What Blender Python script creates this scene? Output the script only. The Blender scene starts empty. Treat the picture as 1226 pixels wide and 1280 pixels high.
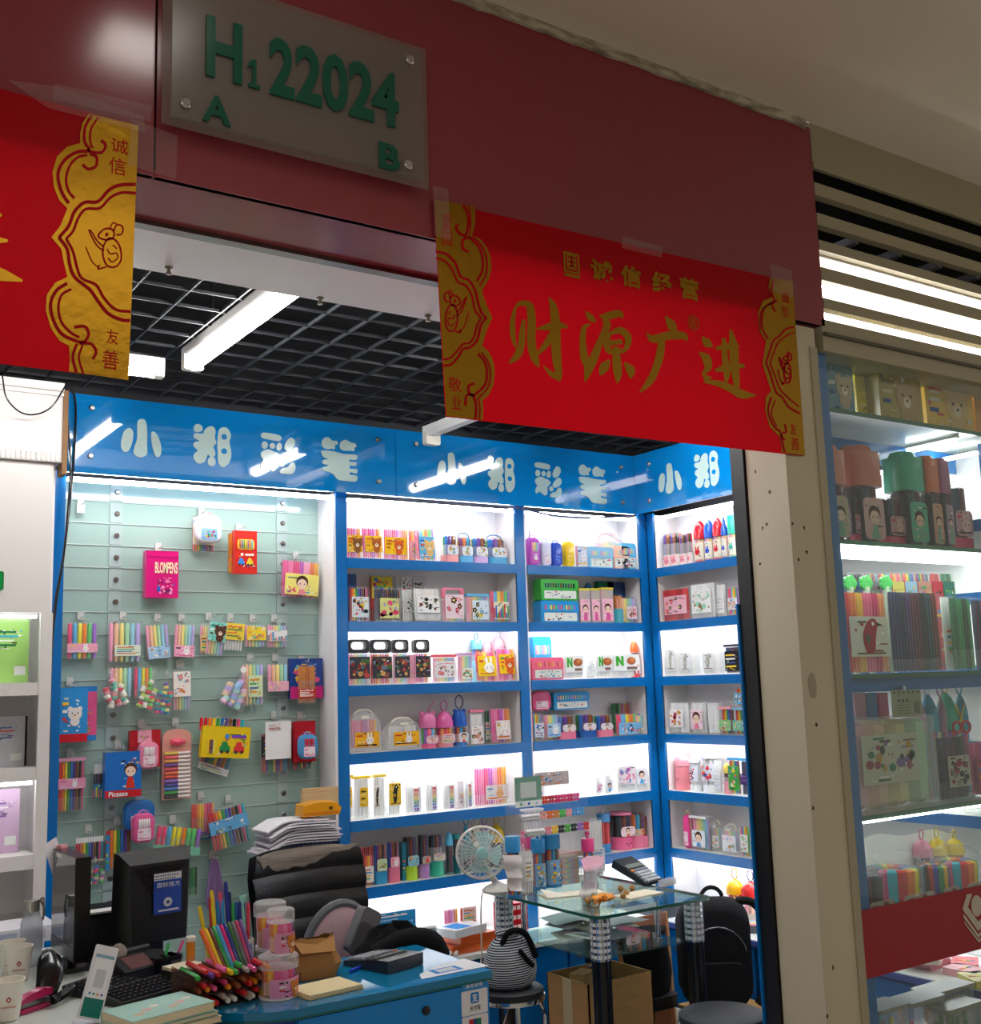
import bpy,math,random
import numpy as np
from mathutils import Vector,Matrix
# ------------------------------------------------------------------ camera
SC = bpy.context.scene
COL = SC.collection
FPX = 1411.2                       # focal length in pixels of the 1226 x 1280 frame
YAW,PITCH,ROLL = 0.59403,0.152857,-0.032161
EYE = Vector((0.0,0.0,1.6))
_f = Vector((math.sin(YAW) * math.cos(PITCH),math.cos(YAW) * math.cos(PITCH),math.sin(PITCH)))
_r = Vector((math.cos(YAW),-math.sin(YAW),0.0))
_u = _r.cross(_f)
RGT = _r * math.cos(ROLL) + _u * math.sin(ROLL)
UPV = -_r * math.sin(ROLL) + _u * math.cos(ROLL)
cam_d = bpy.data.cameras.new('camera')
cam = bpy.data.objects.new('camera',cam_d)
COL.objects.link(cam)
cam.matrix_world = Matrix(((RGT.x,UPV.x,-_f.x,EYE.x),(RGT.y,UPV.y,-_f.y,EYE.y),(RGT.z,UPV.z,-_f.z,EYE.z),(0,0,0,1)))
cam_d.sensor_fit = 'VERTICAL'
cam_d.sensor_height = 24.0
cam_d.lens = 24.0 * FPX / 1280.0
cam_d.clip_start = 0.05
cam_d.clip_end = 60
SC.camera = cam
# ------------------------------------------------------------------ world, exposure, corridor light
world = bpy.data.worlds.new('mall_ambience')
SC.world = world
world.use_nodes = True
_bg = world.node_tree.nodes['Background']
_bg.inputs[0].default_value = (1.0,0.93,0.84,1)
_bg.inputs[1].default_value = 0.36
SC.view_settings.view_transform = 'Standard'
SC.view_settings.look = 'None'
SC.view_settings.exposure = 0.18
SC.view_settings.gamma = 1.0
SC.view_settings.use_curve_mapping = False
SC.cycles.transparent_max_bounces = 40
SC.cycles.max_bounces = 10
SC.cycles.sample_clamp_indirect = 6.0
E_TUBE = 52.0      # shop ceiling tubes
E_LED = 20.0        # strips under the shelves
E_WIN = 9.0        # strips in the display window
E_SLAT = 14.0       # tubes behind the corridor slats
E_CORR = 40.0      # far corridor luminaire (watts)
def area(name,loc,rot,sx,sy,power,col=(1,0.95,0.88)):
 l = bpy.data.lights.new(name, 'AREA')
 l.shape = 'RECTANGLE'
 l.size,l.size_y,l.energy,l.color = sx,sy,power,col
 o = bpy.data.objects.new(name,l)
 COL.objects.link(o)
 o.location = loc
 o.rotation_euler = rot
 return o
# long dim corridor luminaire far behind the photographer
area('corridor_light',(1.2,-3.2,4.85),(math.radians(35),0,0),5.0,0.5,E_CORR)
# recessed downlight in the corridor ceiling just above the frame: it glints on the glossy fascia
area('ceiling_downlight',(0.93,1.78,3.56),(0,0,0),0.22,0.22,1.5)
# ------------------------------------------------------------------ geometry of the place (metres)
YF, YB, XR, ZC = 2.5, 4.6, 4.13, 3.575        # shop front, back shelf fronts, right shelf fronts, corridor ceiling
YP, XP = 4.775, 4.305                         # white back panels of the shelves
ROW = {1: 2.198,2: 1.909,3: 1.621,4: 1.322,5: 1.031,6: 0.740,7: 0.48}
ZS = 2.81                                     # shop soffit
def at(x,y,ax,v):
 """pixel of the photograph -> point on the plane axis = v"""
 d = _f + RGT * ((x - 613) / FPX) - UPV * ((y - 640) / FPX)
 t = (v - EYE[ax]) / d[ax]
 return EYE + d * t
def topx(p):
 d = Vector(p) - EYE
 z = d.dot(_f)
 return 613 + FPX * d.dot(RGT) / z,640 - FPX * d.dot(UPV) / z
# ------------------------------------------------------------------ colours and materials
def hx(s,k=1.0):
 s = s.lstrip('#')
 if len(s) == 3:
  s = ''.join(c * 2 for c in s)
 v = [int(s[i:i + 2],16) / 255 for i in (0,2,4)]
 return tuple(min(1,k * (c / 12.92 if c <= 0.04045 else ((c + 0.055) / 1.055) ** 2.4)) for c in v)
MATS = {}
def pmat(name,col=None,rough=0.5,metal=0.0,spec=0.5,var=0.0,vscale=8.0,bump=0.0,bscale=60.0,coat=0.0,alpha=1.0,stretch=None,col2=None,detail=4.0):
 """procedural material; col None -> the mesh's own colour attribute"""
 m = bpy.data.materials.new(name)
 m.use_nodes = True
 nt = m.node_tree
 b = nt.nodes['Principled BSDF']
 b.inputs['Roughness'].default_value = rough
 b.inputs['Metallic'].default_value = metal
 b.inputs['Specular IOR Level'].default_value = spec
 b.inputs['Coat Weight'].default_value = coat
 b.inputs['Coat Roughness'].default_value = 0.05
 if col is None:
  a = nt.nodes.new('ShaderNodeAttribute')
  a.attribute_name = 'Col'
  src = a.outputs['Color']
 else:
  rgb = nt.nodes.new('ShaderNodeRGB')
  rgb.outputs[0].default_value = (*col,1)
  src = rgb.outputs[0]
 if var > 0 or bump > 0:
  tc = nt.nodes.new('ShaderNodeTexCoord')
  mp = nt.nodes.new('ShaderNodeMapping')
  nt.links.new(tc.outputs['Object'],mp.inputs[0])
  if stretch:
   mp.inputs['Scale'].default_value = stretch
 if var > 0:
  n = nt.nodes.new('ShaderNodeTexNoise')
  n.inputs['Scale'].default_value = vscale
  n.inputs['Detail'].default_value = detail
  nt.links.new(mp.outputs[0],n.inputs['Vector'])
  mx = nt.nodes.new('ShaderNodeMix')
  mx.data_type = 'RGBA'
  r = nt.nodes.new('ShaderNodeMapRange')
  r.inputs[1].default_value,r.inputs[2].default_value = 0.35,0.7
  r.inputs[4].default_value = var
  nt.links.new(n.outputs[0],r.inputs[0])
  nt.links.new(r.outputs[0],mx.inputs[0])
  nt.links.new(src,mx.inputs[6])
  if col2:
   mx.inputs[7].default_value = (*col2,1)
  else:
   mul = nt.nodes.new('ShaderNodeMix')
   mul.data_type = 'RGBA'
   mul.blend_type = 'MULTIPLY'
   mul.inputs[0].default_value = 1
   nt.links.new(src,mul.inputs[6])
   mul.inputs[7].default_value = (0.45,0.43,0.4,1)
   nt.links.new(mul.outputs[2],mx.inputs[7])
  src = mx.outputs[2]
 if bump > 0:
  n2 = nt.nodes.new('ShaderNodeTexNoise')
  n2.inputs['Scale'].default_value = bscale
  n2.inputs['Detail'].default_value = 3
  nt.links.new(mp.outputs[0],n2.inputs['Vector'])
  bp = nt.nodes.new('ShaderNodeBump')
  bp.inputs['Strength'].default_value = bump
  bp.inputs['Distance'].default_value = 0.01
  nt.links.new(n2.outputs[0],bp.inputs['Height'])
  nt.links.new(bp.outputs[0],b.inputs['Normal'])
 nt.links.new(src,b.inputs['Base Color'])
 MATS[name] = m
 return m
def clearmat(name,tint=(1,1,1),op=0.12,rough=0.08,body=(0.9,0.93,0.95),gloss=0.1):
 """thin clear plastic or pane: tinted transparency under a clear-coat reflection"""
 m = bpy.data.materials.new(name)
 m.use_nodes = True
 nt = m.node_tree
 nt.nodes.remove(nt.nodes['Principled BSDF'])
 out = nt.nodes['Material Output']
 tr = nt.nodes.new('ShaderNodeBsdfTransparent')
 tr.inputs[0].default_value = (*tint,1)
 df = nt.nodes.new('ShaderNodeBsdfDiffuse')
 df.inputs[0].default_value = (*body,1)
 m1 = nt.nodes.new('ShaderNodeMixShader')
 m1.inputs[0].default_value = op
 nt.links.new(tr.outputs[0],m1.inputs[1])
 nt.links.new(df.outputs[0],m1.inputs[2])
 gl = nt.nodes.new('ShaderNodeBsdfGlossy')
 gl.inputs['Roughness'].default_value = rough
 lw = nt.nodes.new('ShaderNodeLayerWeight')      # same on both sides of a thin pane
 lw.inputs[0].default_value = 0.5
 pw = nt.nodes.new('ShaderNodeMath')
 pw.operation = 'POWER'
 pw.inputs[1].default_value = 5.0
 nt.links.new(lw.outputs['Facing'],pw.inputs[0])
 sc = nt.nodes.new('ShaderNodeMath')
 sc.operation = 'MULTIPLY_ADD'
 sc.inputs[1].default_value = gloss * 9
 sc.inputs[2].default_value = gloss * 0.4
 sc.use_clamp = True
 nt.links.new(pw.outputs[0],sc.inputs[0])
 m2 = nt.nodes.new('ShaderNodeMixShader')
 nt.links.new(sc.outputs[0],m2.inputs[0])
 nt.links.new(m1.outputs[0],m2.inputs[1])
 nt.links.new(gl.outputs[0],m2.inputs[2])
 nt.links.new(m2.outputs[0],out.inputs[0])
 MATS[name] = m
 return m
def emit(name,col,strength):
 m = bpy.data.materials.new(name)
 m.use_nodes = True
 nt = m.node_tree
 nt.nodes.remove(nt.nodes['Principled BSDF'])
 e = nt.nodes.new('ShaderNodeEmission')
 e.inputs[0].default_value = (*col,1)
 e.inputs[1].default_value = strength
 nt.links.new(e.outputs[0],nt.nodes['Material Output'].inputs[0])
 MATS[name] = m
 return m
pmat('paint',None,0.5)
pmat('gloss',None,0.18)
pmat('paper',None,0.85,spec=0.2)
pmat('cloth',None,0.95,spec=0.1,bump=0.3,bscale=300)
pmat('rubber',None,0.45,spec=0.35,bump=0.12,bscale=200)
pmat('metal',None,0.28,metal=1.0)
pmat('chrome',None,0.1,metal=1.0)
pmat('worn',None,0.5,var=0.25,vscale=5,bump=0.05,bscale=40)
pmat('card_board',None,0.9,spec=0.15,var=0.18,vscale=6,bump=0.1,bscale=90,stretch=(1,1,6))
pmat('foil',hx('a47820'),0.3,metal=1.0,var=0.25,vscale=7,col2=hx('a8801c'),bump=0.12,bscale=25)
pmat('red_paper',hx('c80014'),0.5,spec=0.15,bump=0.06,bscale=9)
_nt = MATS['red_paper'].node_tree            # thin paper: the shop's light shines through it
_tl,_mx = _nt.nodes.new('ShaderNodeBsdfTranslucent'),_nt.nodes.new('ShaderNodeMixShader')
_tl.inputs[0].default_value = (*hx('dc0016'),1)
_mx.inputs[0].default_value = 0.30
_nt.links.new(_nt.nodes['Principled BSDF'].outputs[0],_mx.inputs[1])
_nt.links.new(_tl.outputs[0],_mx.inputs[2])
_nt.links.new(_mx.outputs[0],_nt.nodes['Material Output'].inputs[0])
clearmat('clear',op=0.04,gloss=0.045)
clearmat('tape',op=0.03,gloss=0.05,rough=0.12)
clearmat('clear_dark',tint=(0.5,0.45,0.42),op=0.05)
clearmat('milky',op=0.24,rough=0.3,body=(0.95,0.95,0.93),gloss=0.05)
clearmat('glass_pane',tint=(0.93,0.97,0.95),op=0.02,rough=0.02,gloss=0.1)
clearmat('table_glass',tint=(0.76,0.89,0.84),op=0.06,rough=0.02,body=(0.3,0.5,0.45),gloss=0.1)
clearmat('tint_film',op=0.35,body=(0.95,0.9,0.92))
emit('tube_light',(1,0.99,0.97),E_TUBE)
emit('led_strip',(1,1,1),E_LED)
emit('window_led',(0.96,1,1),E_WIN)
emit('slat_tube',(1,0.96,0.92),E_SLAT)
pmat('smooth_wrap',hx('6e6266'),0.1)
# ------------------------------------------------------------------ mesh builder
class MB:
 def __init__(s):
  s.v,s.f,s.c,s.m,s.mats = [],[],[],[],[]
 def _mi(s,mat):
  if mat not in s.mats:
   s.mats.append(mat)
  return s.mats.index(mat)
 def add(s,vs,fs,col=(0.8,0.8,0.8),mat='paint'):
  o = len(s.v)
  s.v.extend([tuple(p) for p in vs])
  k = s._mi(mat)
  for f in fs:
   s.f.append([i + o for i in f])
   s.c.append(col)
   s.m.append(k)
  return s
 def box(s,x0,y0,z0,x1,y1,z1,col=(0.8,0.8,0.8),mat='paint'):
  v = [(x0,y0,z0),(x1,y0,z0),(x1,y1,z0),(x0,y1,z0),(x0,y0,z1),(x1,y0,z1),(x1,y1,z1),(x0,y1,z1)]
  return s.add(v,[(0,3,2,1),(4,5,6,7),(0,1,5,4),(1,2,6,5),(2,3,7,6),(3,0,4,7)],col,mat)
 def prism(s,poly,y0,y1,col=(0.8,0.8,0.8),mat='paint',ax=1,back=True):
  """polygon in the plane across axis ax (1: x,z; 2: x,y; 0: y,z) extruded from y0 to y1"""
  n = len(poly)
  a = sum(poly[i][0] * poly[(i + 1) % n][1] - poly[(i + 1) % n][0] * poly[i][1] for i in range(n))
  if a < 0:
   poly = poly[::-1]
  if ax == 1:
   P = lambda p,t: (p[0],t,p[1])
  elif ax == 2:
   P = lambda p,t: (p[0],p[1],t)
  else:
   P = lambda p,t: (t,p[0],p[1])
  v = [P(p,y0) for p in poly] + [P(p,y1) for p in poly]
  fr,bk = list(range(n)),list(range(2 * n - 1,n - 1,-1))
  sd = [(i,i + n,(i + 1) % n + n,(i + 1) % n) for i in range(n)]
  if ax == 2:
   fr,bk,sd = fr[::-1],bk[::-1],[q[::-1] for q in sd]
  elif ax == 0:
   fr,bk,sd = fr[::-1],bk[::-1],[q[::-1] for q in sd]
  return s.add(v,[fr] + ([bk] if back else []) + sd,col,mat)
 def lathe(s,prof,c=(0,0,0),n=16,col=(0.8,0.8,0.8),mat='paint',ax=2,sx=1.0,sy=1.0):
  """profile [(r, h), ...] turned about the axis through c"""
  v,f = [],[]
  for r,h in prof:
   for i in range(n):
    a = 2 * math.pi * i / n
    p = (r * math.cos(a) * sx,r * math.sin(a) * sy,h)
    if ax == 0:
     p = (p[2],p[0],p[1])
    elif ax == 1:
     p = (p[1],p[2],p[0])
    v.append((p[0] + c[0],p[1] + c[1],p[2] + c[2]))
  for k in range(len(prof) - 1):
   for i in range(n):
    j = (i + 1) % n
    f.append((k * n + i,k * n + j,(k + 1) * n + j,(k + 1) * n + i))
  if prof[0][0] > 1e-6:
   f.append(list(range(n))[::-1])
  if prof[-1][0] > 1e-6:
   f.append([(len(prof) - 1) * n + i for i in range(n)])
  return s.add(v,f,col,mat)
 def cyl(s,c,r,h,n=12,col=(0.8,0.8,0.8),mat='paint',ax=2,r2=None):
  return s.lathe([(r,0),(r if r2 is None else r2,h)],c,n,col,mat,ax)
 def tube(s,pts,r,n=6,col=(0.8,0.8,0.8),mat='paint',closed=False,r2=None):
  pts = [Vector(p) for p in pts]
  m = len(pts)
  v,f = [],[]
  up = Vector((0.13,0.21,1)).normalized()
  for i,p in enumerate(pts):
   if closed:
    d = pts[(i + 1) % m] - pts[i - 1]
   else:
    d = pts[min(i + 1,m - 1)] - pts[max(i - 1,0)]
   d.normalize()
   a = d.cross(up)
   if a.length < 1e-4:
    a = d.cross(Vector((1,0,0)))
   a.normalize()
   b = d.cross(a)
   rr = r if r2 is None else r + (r2 - r) * i / (m - 1)
   for k in range(n):
    t = 2 * math.pi * k / n
    v.append(p + a * (rr * math.cos(t)) + b * (rr * math.sin(t)))
  for i in range(m if closed else m - 1):
   for k in range(n):
    j = (i + 1) % m
    f.append((i * n + k,j * n + k,j * n + (k + 1) % n,i * n + (k + 1) % n))
  if not closed:
   f.append(list(range(n)))
   f.append([(m - 1) * n + k for k in range(n)][::-1])
  return s.add(v,f,col,mat)
 def rbox(s,x0,y0,z0,x1,y1,z1,r=0.005,col=(0.8,0.8,0.8),mat='paint',ax=1,seg=3):
  """box whose outline across axis ax has rounded corners"""
  if ax == 1:
   return s.prism(rrect(x0,z0,x1,z1,r,seg),y0,y1,col,mat,1)
  if ax == 2:
   return s.prism(rrect(x0,y0,x1,y1,r,seg),z0,z1,col,mat,2)
  return s.prism(rrect(y0,z0,y1,z1,r,seg),x0,x1,col,mat,0)
 def disc(s,x,z,r,y,col,mat='paper',n=12,sx=1.0,t=0.0008):
  return s.prism([(x + sx * r * math.cos(2 * math.pi * i / n),z + r * math.sin(2 * math.pi * i / n)) for i in range(n)],y - t,y,col,mat)
 def xf(s,M,start=0):
  for i in range(start,len(s.v)):
   s.v[i] = tuple(M @ Vector(s.v[i]))
  return s
 def build(s,name,parent=None,smooth=True,angle=40):
  me = bpy.data.meshes.new(name)
  me.from_pydata(s.v,[],s.f)
  at_ = me.color_attributes.new('Col', 'FLOAT_COLOR', 'CORNER')
  cols = []
  for c,f in zip(s.c,s.f):
   cols.extend([c[0],c[1],c[2],1.0] * len(f))
  at_.data.foreach_set('color',cols)
  for k in s.mats:
   me.materials.append(MATS[k])
  me.polygons.foreach_set('material_index',s.m)
  if smooth:
   me.shade_smooth()
   me.set_sharp_from_angle(angle=math.radians(angle))
  me.update()
  o = bpy.data.objects.new(name,me)
  COL.objects.link(o)
  if parent is not None:
   o.parent = parent
  return o
def rrect(x0,z0,x1,z1,r,seg=3):
 r = min(r,abs(x1 - x0) / 2 - 1e-5,abs(z1 - z0) / 2 - 1e-5)
 out = []
 for cx,cz,a0 in ((x1 - r,z1 - r,0),(x0 + r,z1 - r,90),(x0 + r,z0 + r,180),(x1 - r,z0 + r,270)):
  for i in range(seg + 1):
   a = math.radians(a0 + 90 * i / seg)
   out.append((cx + r * math.cos(a),cz + r * math.sin(a)))
 return out
def arc(cx,cz,r,a0,a1,n=8,sx=1.0):
 return [(cx + sx * r * math.cos(math.radians(a0 + (a1 - a0) * i / n)),cz + r * math.sin(math.radians(a0 + (a1 - a0) * i / n))) for i in range(n + 1)]
def smooth_closed(pts,n=5):
 """Catmull-Rom through closed 2-D points"""
 out = []
 m = len(pts)
 for i in range(m):
  p0,p1,p2,p3 = (Vector(pts[(i + k) % m]) for k in (-1,0,1,2))
  for j in range(n):
   t = j / n
   q = 0.5 * ((2 * p1) + (p2 - p0) * t + (2 * p0 - 5 * p1 + 4 * p2 - p3) * t * t + (3 * p1 - p0 - 3 * p2 + p3) * t ** 3)
   out.append(tuple(q))
 return out
def smooth_open(pts,n=5):
 P = [Vector(p) for p in pts]
 P = [2 * P[0] - P[1]] + P + [2 * P[-1] - P[-2]]
 out = []
 for i in range(1,len(P) - 2):
  p0,p1,p2,p3 = P[i - 1:i + 3]
  for j in range(n):
   t = j / n
   out.append(0.5 * ((2 * p1) + (p2 - p0) * t + (2 * p0 - 5 * p1 + 4 * p2 - p3) * t * t + (3 * p1 - p0 - 3 * p2 + p3) * t ** 3))
 out.append(P[-2])
 return out
_text_cache = {}
def text_mesh(body,bold=0.0):
 """outline of a word as a flat triangulated mesh, unit height"""
 key = (body,bold)
 if key not in _text_cache:
  c = bpy.data.curves.new('word', 'FONT')
  c.body = body
  c.offset = bold
  c.resolution_u = 3
  o = bpy.data.objects.new('word',c)
  COL.objects.link(o)
  dg = bpy.context.evaluated_depsgraph_get()
  me = bpy.data.meshes.new_from_object(o.evaluated_get(dg))
  vs = [tuple(v.co) for v in me.vertices]
  fs = [tuple(p.vertices) for p in me.polygons]
  bpy.data.objects.remove(o)
  bpy.data.meshes.remove(me)
  xs,ys = [v[0] for v in vs],[v[1] for v in vs]
  x0,y0,w,h = min(xs),min(ys),max(xs) - min(xs),max(ys) - min(ys)
  _text_cache[key] = ([((v[0] - x0) / w,(v[1] - y0) / h) for v in vs],fs)
 return _text_cache[key]
def word(mb,body,x0,z0,x1,z1,y,col,mat='paper',bold=0.0,rot=0,depth=0.0):
 """word filling the rectangle on a face that looks to -Y (rot=90: reading upwards)"""
 vs,fs = text_mesh(body,bold)
 if rot == 0:
  V = [(x0 + a * (x1 - x0),y,z0 + b * (z1 - z0)) for a,b in vs]
 else:
  V = [(x1 - b * (x1 - x0),y,z0 + a * (z1 - z0)) for a,b in vs]
 mb.add(V,fs,col,mat)
 if depth > 0:
  ec = {}
  for f in fs:
   for i in range(len(f)):
    e = (f[i],f[(i + 1) % len(f)])
    ec[tuple(sorted(e))] = ec.get(tuple(sorted(e)),[]) + [e]
  rim = [e[0] for e in ec.values() if len(e) == 1]
  n = len(V)
  mb.add(V + [(p[0],y + depth,p[2]) for p in V],[(b,a,a + n,b + n) for a,b in rim],col,mat)
def thing(name,label,cat,loc=(0,0,0),rz=0.0,group=None,kind=None):
 o = bpy.data.objects.new(name,None)
 o.empty_display_size = 0.05
 COL.objects.link(o)
 o.location = loc
 o.rotation_euler = (0,0,rz)
 tag(o,label,cat,group,kind)
 return o
def tag(o,label=None,cat=None,group=None,kind=None):
 if label:
  o['label'] = label
 if cat:
  o['category'] = cat
 if group:
  o['group'] = group
 if kind:
  o['kind'] = kind
 return o
STRUCT = {'floor': 'pale tiled floor of shop and corridor', 'ceiling': 'plain off white plaster ceiling of the corridor', 'ceiling.001': 'higher corridor ceiling behind the photographer',
   'wall_far': 'plain far wall across the corridor', 'trim_1': 'chipped cream cornice between red fascia and ceiling', 'trim_2': 'black shutter post beside the cream pillar',
   'wall_pillar': 'scuffed cream pillar between shop opening and display window', 'wall_back': 'plain back wall of the shop', 'wall_right': 'plain right wall of the shop', 'wall_left': 'plain left wall of the shop'}
def struct(o):
 o['kind'] = 'structure'
 if o.name in STRUCT:
  tag(o,STRUCT[o.name],o.name.split('_')[0].split('.')[0])
 return o
WHITE,BLACK,BLUE = hx('f2f2f0'),hx('121214'),hx('0f74b8')
# ================================================================== the setting
pmat('fascia_red',hx('90353f'),0.17,spec=0.6,var=0.10,vscale=3,bump=0.02,bscale=4,col2=hx('985052'))
pmat('plaster',hx('eae2d4'),0.9,spec=0.1,var=0.12,vscale=1.5,bump=0.05,bscale=30)
pmat('cream_paint',hx('aaa286'),0.45,var=0.22,vscale=2.2,bump=0.05,bscale=25,col2=hx('91886c'))
pmat('pillar_paint',hx('cabfa6'),0.5,var=0.3,vscale=3.0,bump=0.04,bscale=20,col2=hx('b0a488'),stretch=(1,1,0.5))
pmat('chipped',hx('d3ccb4'),0.7,var=0.9,vscale=26,bump=0.5,bscale=30,col2=hx('6a604c'),stretch=(0.5,1,2))
pmat('white_laminate',hx('f1eef0'),0.35,var=0.03,vscale=2)
pmat('blue_laminate',hx('0468b0'),0.2,spec=0.5,var=0.10,vscale=9,col2=hx('1d7cc0'),bump=0.01,bscale=10)
pmat('blue_acrylic',hx('0578bd'),0.03,spec=0.6,coat=0.4,var=0.02,vscale=3)
pmat('slat_glass',hx('9db8b0'),0.12,spec=0.55,var=0.05,vscale=2,col2=hx('8fada4'))
pmat('floor_tile',hx('bdb6aa'),0.25,var=0.15,vscale=2)
pmat('black_frame',hx('17171a'),0.35)
pmat('grid_black',hx('0c0d10'),0.5)
pmat('cabinet_grey',hx('e4dfdc'),0.45,var=0.05,vscale=3)
flo = MB().box(-4,-6,-0.1,7,6,0,mat='floor_tile').build('floor')
struct(flo)
for i in range(11):          # the floor's own tiles near the shop front
 for j in range(6):
  t = MB().box(-0.296,-0.296,0,0.296,0.296,0.004,mat='floor_tile').build('tile',flo) if (i,j) == (0,0) else t0.copy()
  if (i,j) == (0,0):
   t0 = t
  else:
   COL.objects.link(t)
  t.location = (-0.9 + 0.6 * i,1.4 + 0.6 * j,0)
# corridor ceiling; the unseen lip and riser are added to shade the fascia
cei = MB().box(-4,0.35,ZC,7,YF,ZC + 0.12,mat='plaster').build('ceiling')
struct(cei)
up = MB().box(-4,-6,5.3,7,0.4,5.4,mat='plaster').build('ceiling')
struct(up)
MB().box(-4,0.35,ZC + 0.12,7,0.45,5.3,mat='plaster').build('riser',up)
back = MB().box(-4,-6.1,0,7,-6,5.3,mat='plaster').build('wall_far')
struct(back)
# fascia: the red panels
fas = thing('wall_front', 'dark red fascia over the shop opening', 'wall',(0,0,0))
struct(fas)
SEAM = 0.766
FXR = 3.13
MB().box(-1.0,YF,ZS,SEAM - 0.003,YF + 0.02,ZC - 0.02,mat='fascia_red').build('panel',fas)
MB().box(SEAM + 0.003,YF,ZS,FXR,YF + 0.02,ZC - 0.02,mat='fascia_red').build('panel',fas)
MB().box(-1.0,YF + 0.004,ZS,FXR - 0.002,YF + 0.255,ZS + 0.015,mat='fascia_red').build('soffit_panel',fas)
MB().box(-1.0,YF + 0.02,ZS + 0.02,FXR - 0.02,YF + 0.25,ZC,hx('2a2426')).build('core',fas)
MB().box(-1.0,YF + 0.255,ZS - 0.012,2.86,YF + 0.292,ZS + 0.02,hx('7f807c'), 'metal').build('shutter_rail',fas)
wb = MB().box(-1.0,YF + 0.292,ZS - 0.005,2.86,3.087,ZS + 0.02,mat='white_laminate').build('shutter_box',fas)
MB().box(-1.0,3.07,ZS + 0.02,2.86,3.087,ZS + 0.25,mat='white_laminate').build('shutter_box_back',fas)
for p in ((211,334),(535,394),(400,372)):
 q = at(p[0],p[1],2,ZS - 0.005)
 MB().lathe([(0.012,0),(0.012,-0.004),(0.006,-0.006),(0.006,-0.016),(0.009,-0.017),(0.009,-0.022)][::-1],(q.x,min(q.y,3.07),ZS - 0.005),8,hx('8b8578'), 'metal').build('bolt',fas)
# chipped cornice between fascia and ceiling
tr = MB()
rnd = random.Random(4)
xs = [-1.0 + 0.05 * i for i in range(85)]
top = [(x,ZC) for x in xs if x <= FXR]
bot = [(x,ZC - 0.027 - rnd.uniform(0,0.007)) for x in xs if x <= FXR][::-1]
tr.prism(top + bot,YF - 0.012,YF + 0.0,mat='chipped')
struct(tr.build('trim_1'))
# cream header right of the fascia, with the louvre slats
hd = thing('wall_header', 'cream header with louvre slats right of the red fascia', 'wall')
struct(hd)
XH0,XH1 = FXR + 0.004,6.5
MB().box(XH0,YF,3.414,XH1,YF + 0.03,ZC,mat='cream_paint').build('header_panel',hd)
MB().box(XH0,YF - 0.006,3.40,XH1,YF,3.425,mat='cream_paint').build('header_lip',hd)
for z0,z1 in ((3.301,3.348),(3.189,3.2325),(3.094,3.131),(2.982,3.030),(2.877,2.916)):
 MB().box(XH0,YF,z0,XH1,YF + 0.035,z1,mat='cream_paint').build('slat',hd)
MB().box(XH0 - 0.02,YF,2.72,XH1,YF + 0.16,2.835,mat='cream_paint').build('window_head',hd)
MB().box(XH0 - 0.02,YF - 0.012,2.775,XH1,YF,2.785,hx('5a5444')).build('head_groove',hd)
MB().box(XH0,YF + 0.6,2.83,XH1,YF + 0.62,ZC,hx('131313')).build('void_back',hd)
MB().box(XH0,YF + 0.03,ZC,XH1,YF + 0.6,ZC + 0.02,hx('101010')).build('void_top',hd)
MB().box(XH0,YF + 0.03,3.085,XH1,YF + 0.5,3.095,hx('d8d4ce')).build('light_shelf',hd)
MB().box(XH0,YF + 0.33,2.83,XH1,YF + 0.34,3.085,hx('dcc8c4')).build('reflector',hd)
for i in range(6):       # pale ceiling grid glimpsed between the slats
 x = 3.2 + 0.26 * i
 g = MB().box(x,YF + 0.10,3.22,x + 0.03,YF + 0.5,3.25,hx('8f93a0')).build('grid_bar',hd)
MB().box(XH0,YF + 0.22,3.245,4.6,YF + 0.24,3.26,hx('8f93a0')).build('grid_bar',hd)
for k,(yy,zz) in enumerate(((YF + 0.17,3.035),(YF + 0.10,2.912))):
 t = thing('tube_lamp',('upper' if k == 0 else 'lower') + ' fluorescent tube glowing behind the cream louvre slats', 'lamp',(4.3,yy,zz),group='tubes behind the louvre')
 MB().cyl((-1.13,0,0),0.016,2.2,12,mat='slat_tube',ax=0).build('tube',t)
 for s in (-1.16,1.07):
  MB().cyl((s,0,0),0.02,0.03,12,hx('e8e8e8'),ax=0).build('end_cap',t)
 MB().box(-1.16,0.02,-0.02,1.1,0.05,0.02,hx('e8e8e8')).build('batten',t)
# pillar right of the opening and the black shutter post behind it
pil = MB()
pil.box(2.872,YF - 0.004,0.004,3.064,2.672,ZS - 0.02,mat='pillar_paint')
po = struct(pil.build('wall_pillar'))
g = MB()
g.box(3.03,YF - 0.010,0.004,3.066,YF - 0.004,2.72,mat='cream_paint')
g.build('groove',po)
st = MB()                                  # chips in the paint
for (x,y) in ((990,655),(1005,660),(998,700),(1020,905),(1016,1010),(1008,690),(1034,1270),(1041,1210)):
 q = at(x,y,1,YF - 0.004)
 n = 7
 st.prism([(q.x + 0.006 * rnd.uniform(0.4,1.2) * math.cos(2 * math.pi * i / n),q.z + 0.008 * rnd.uniform(0.4,1.2) * math.sin(2 * math.pi * i / n)) for i in range(n)],YF - 0.0052,YF - 0.0042,hx('4a4136'), 'paper')
q = at(1015,858,1,YF - 0.004)
st.prism(smooth_closed([(q.x - 0.018,q.z + 0.02),(q.x + 0.004,q.z + 0.045),(q.x + 0.02,q.z + 0.01),(q.x + 0.012,q.z - 0.035),(q.x - 0.012,q.z - 0.03)]),YF - 0.0052,YF - 0.0042,hx('a99e8c'), 'paper')
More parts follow.
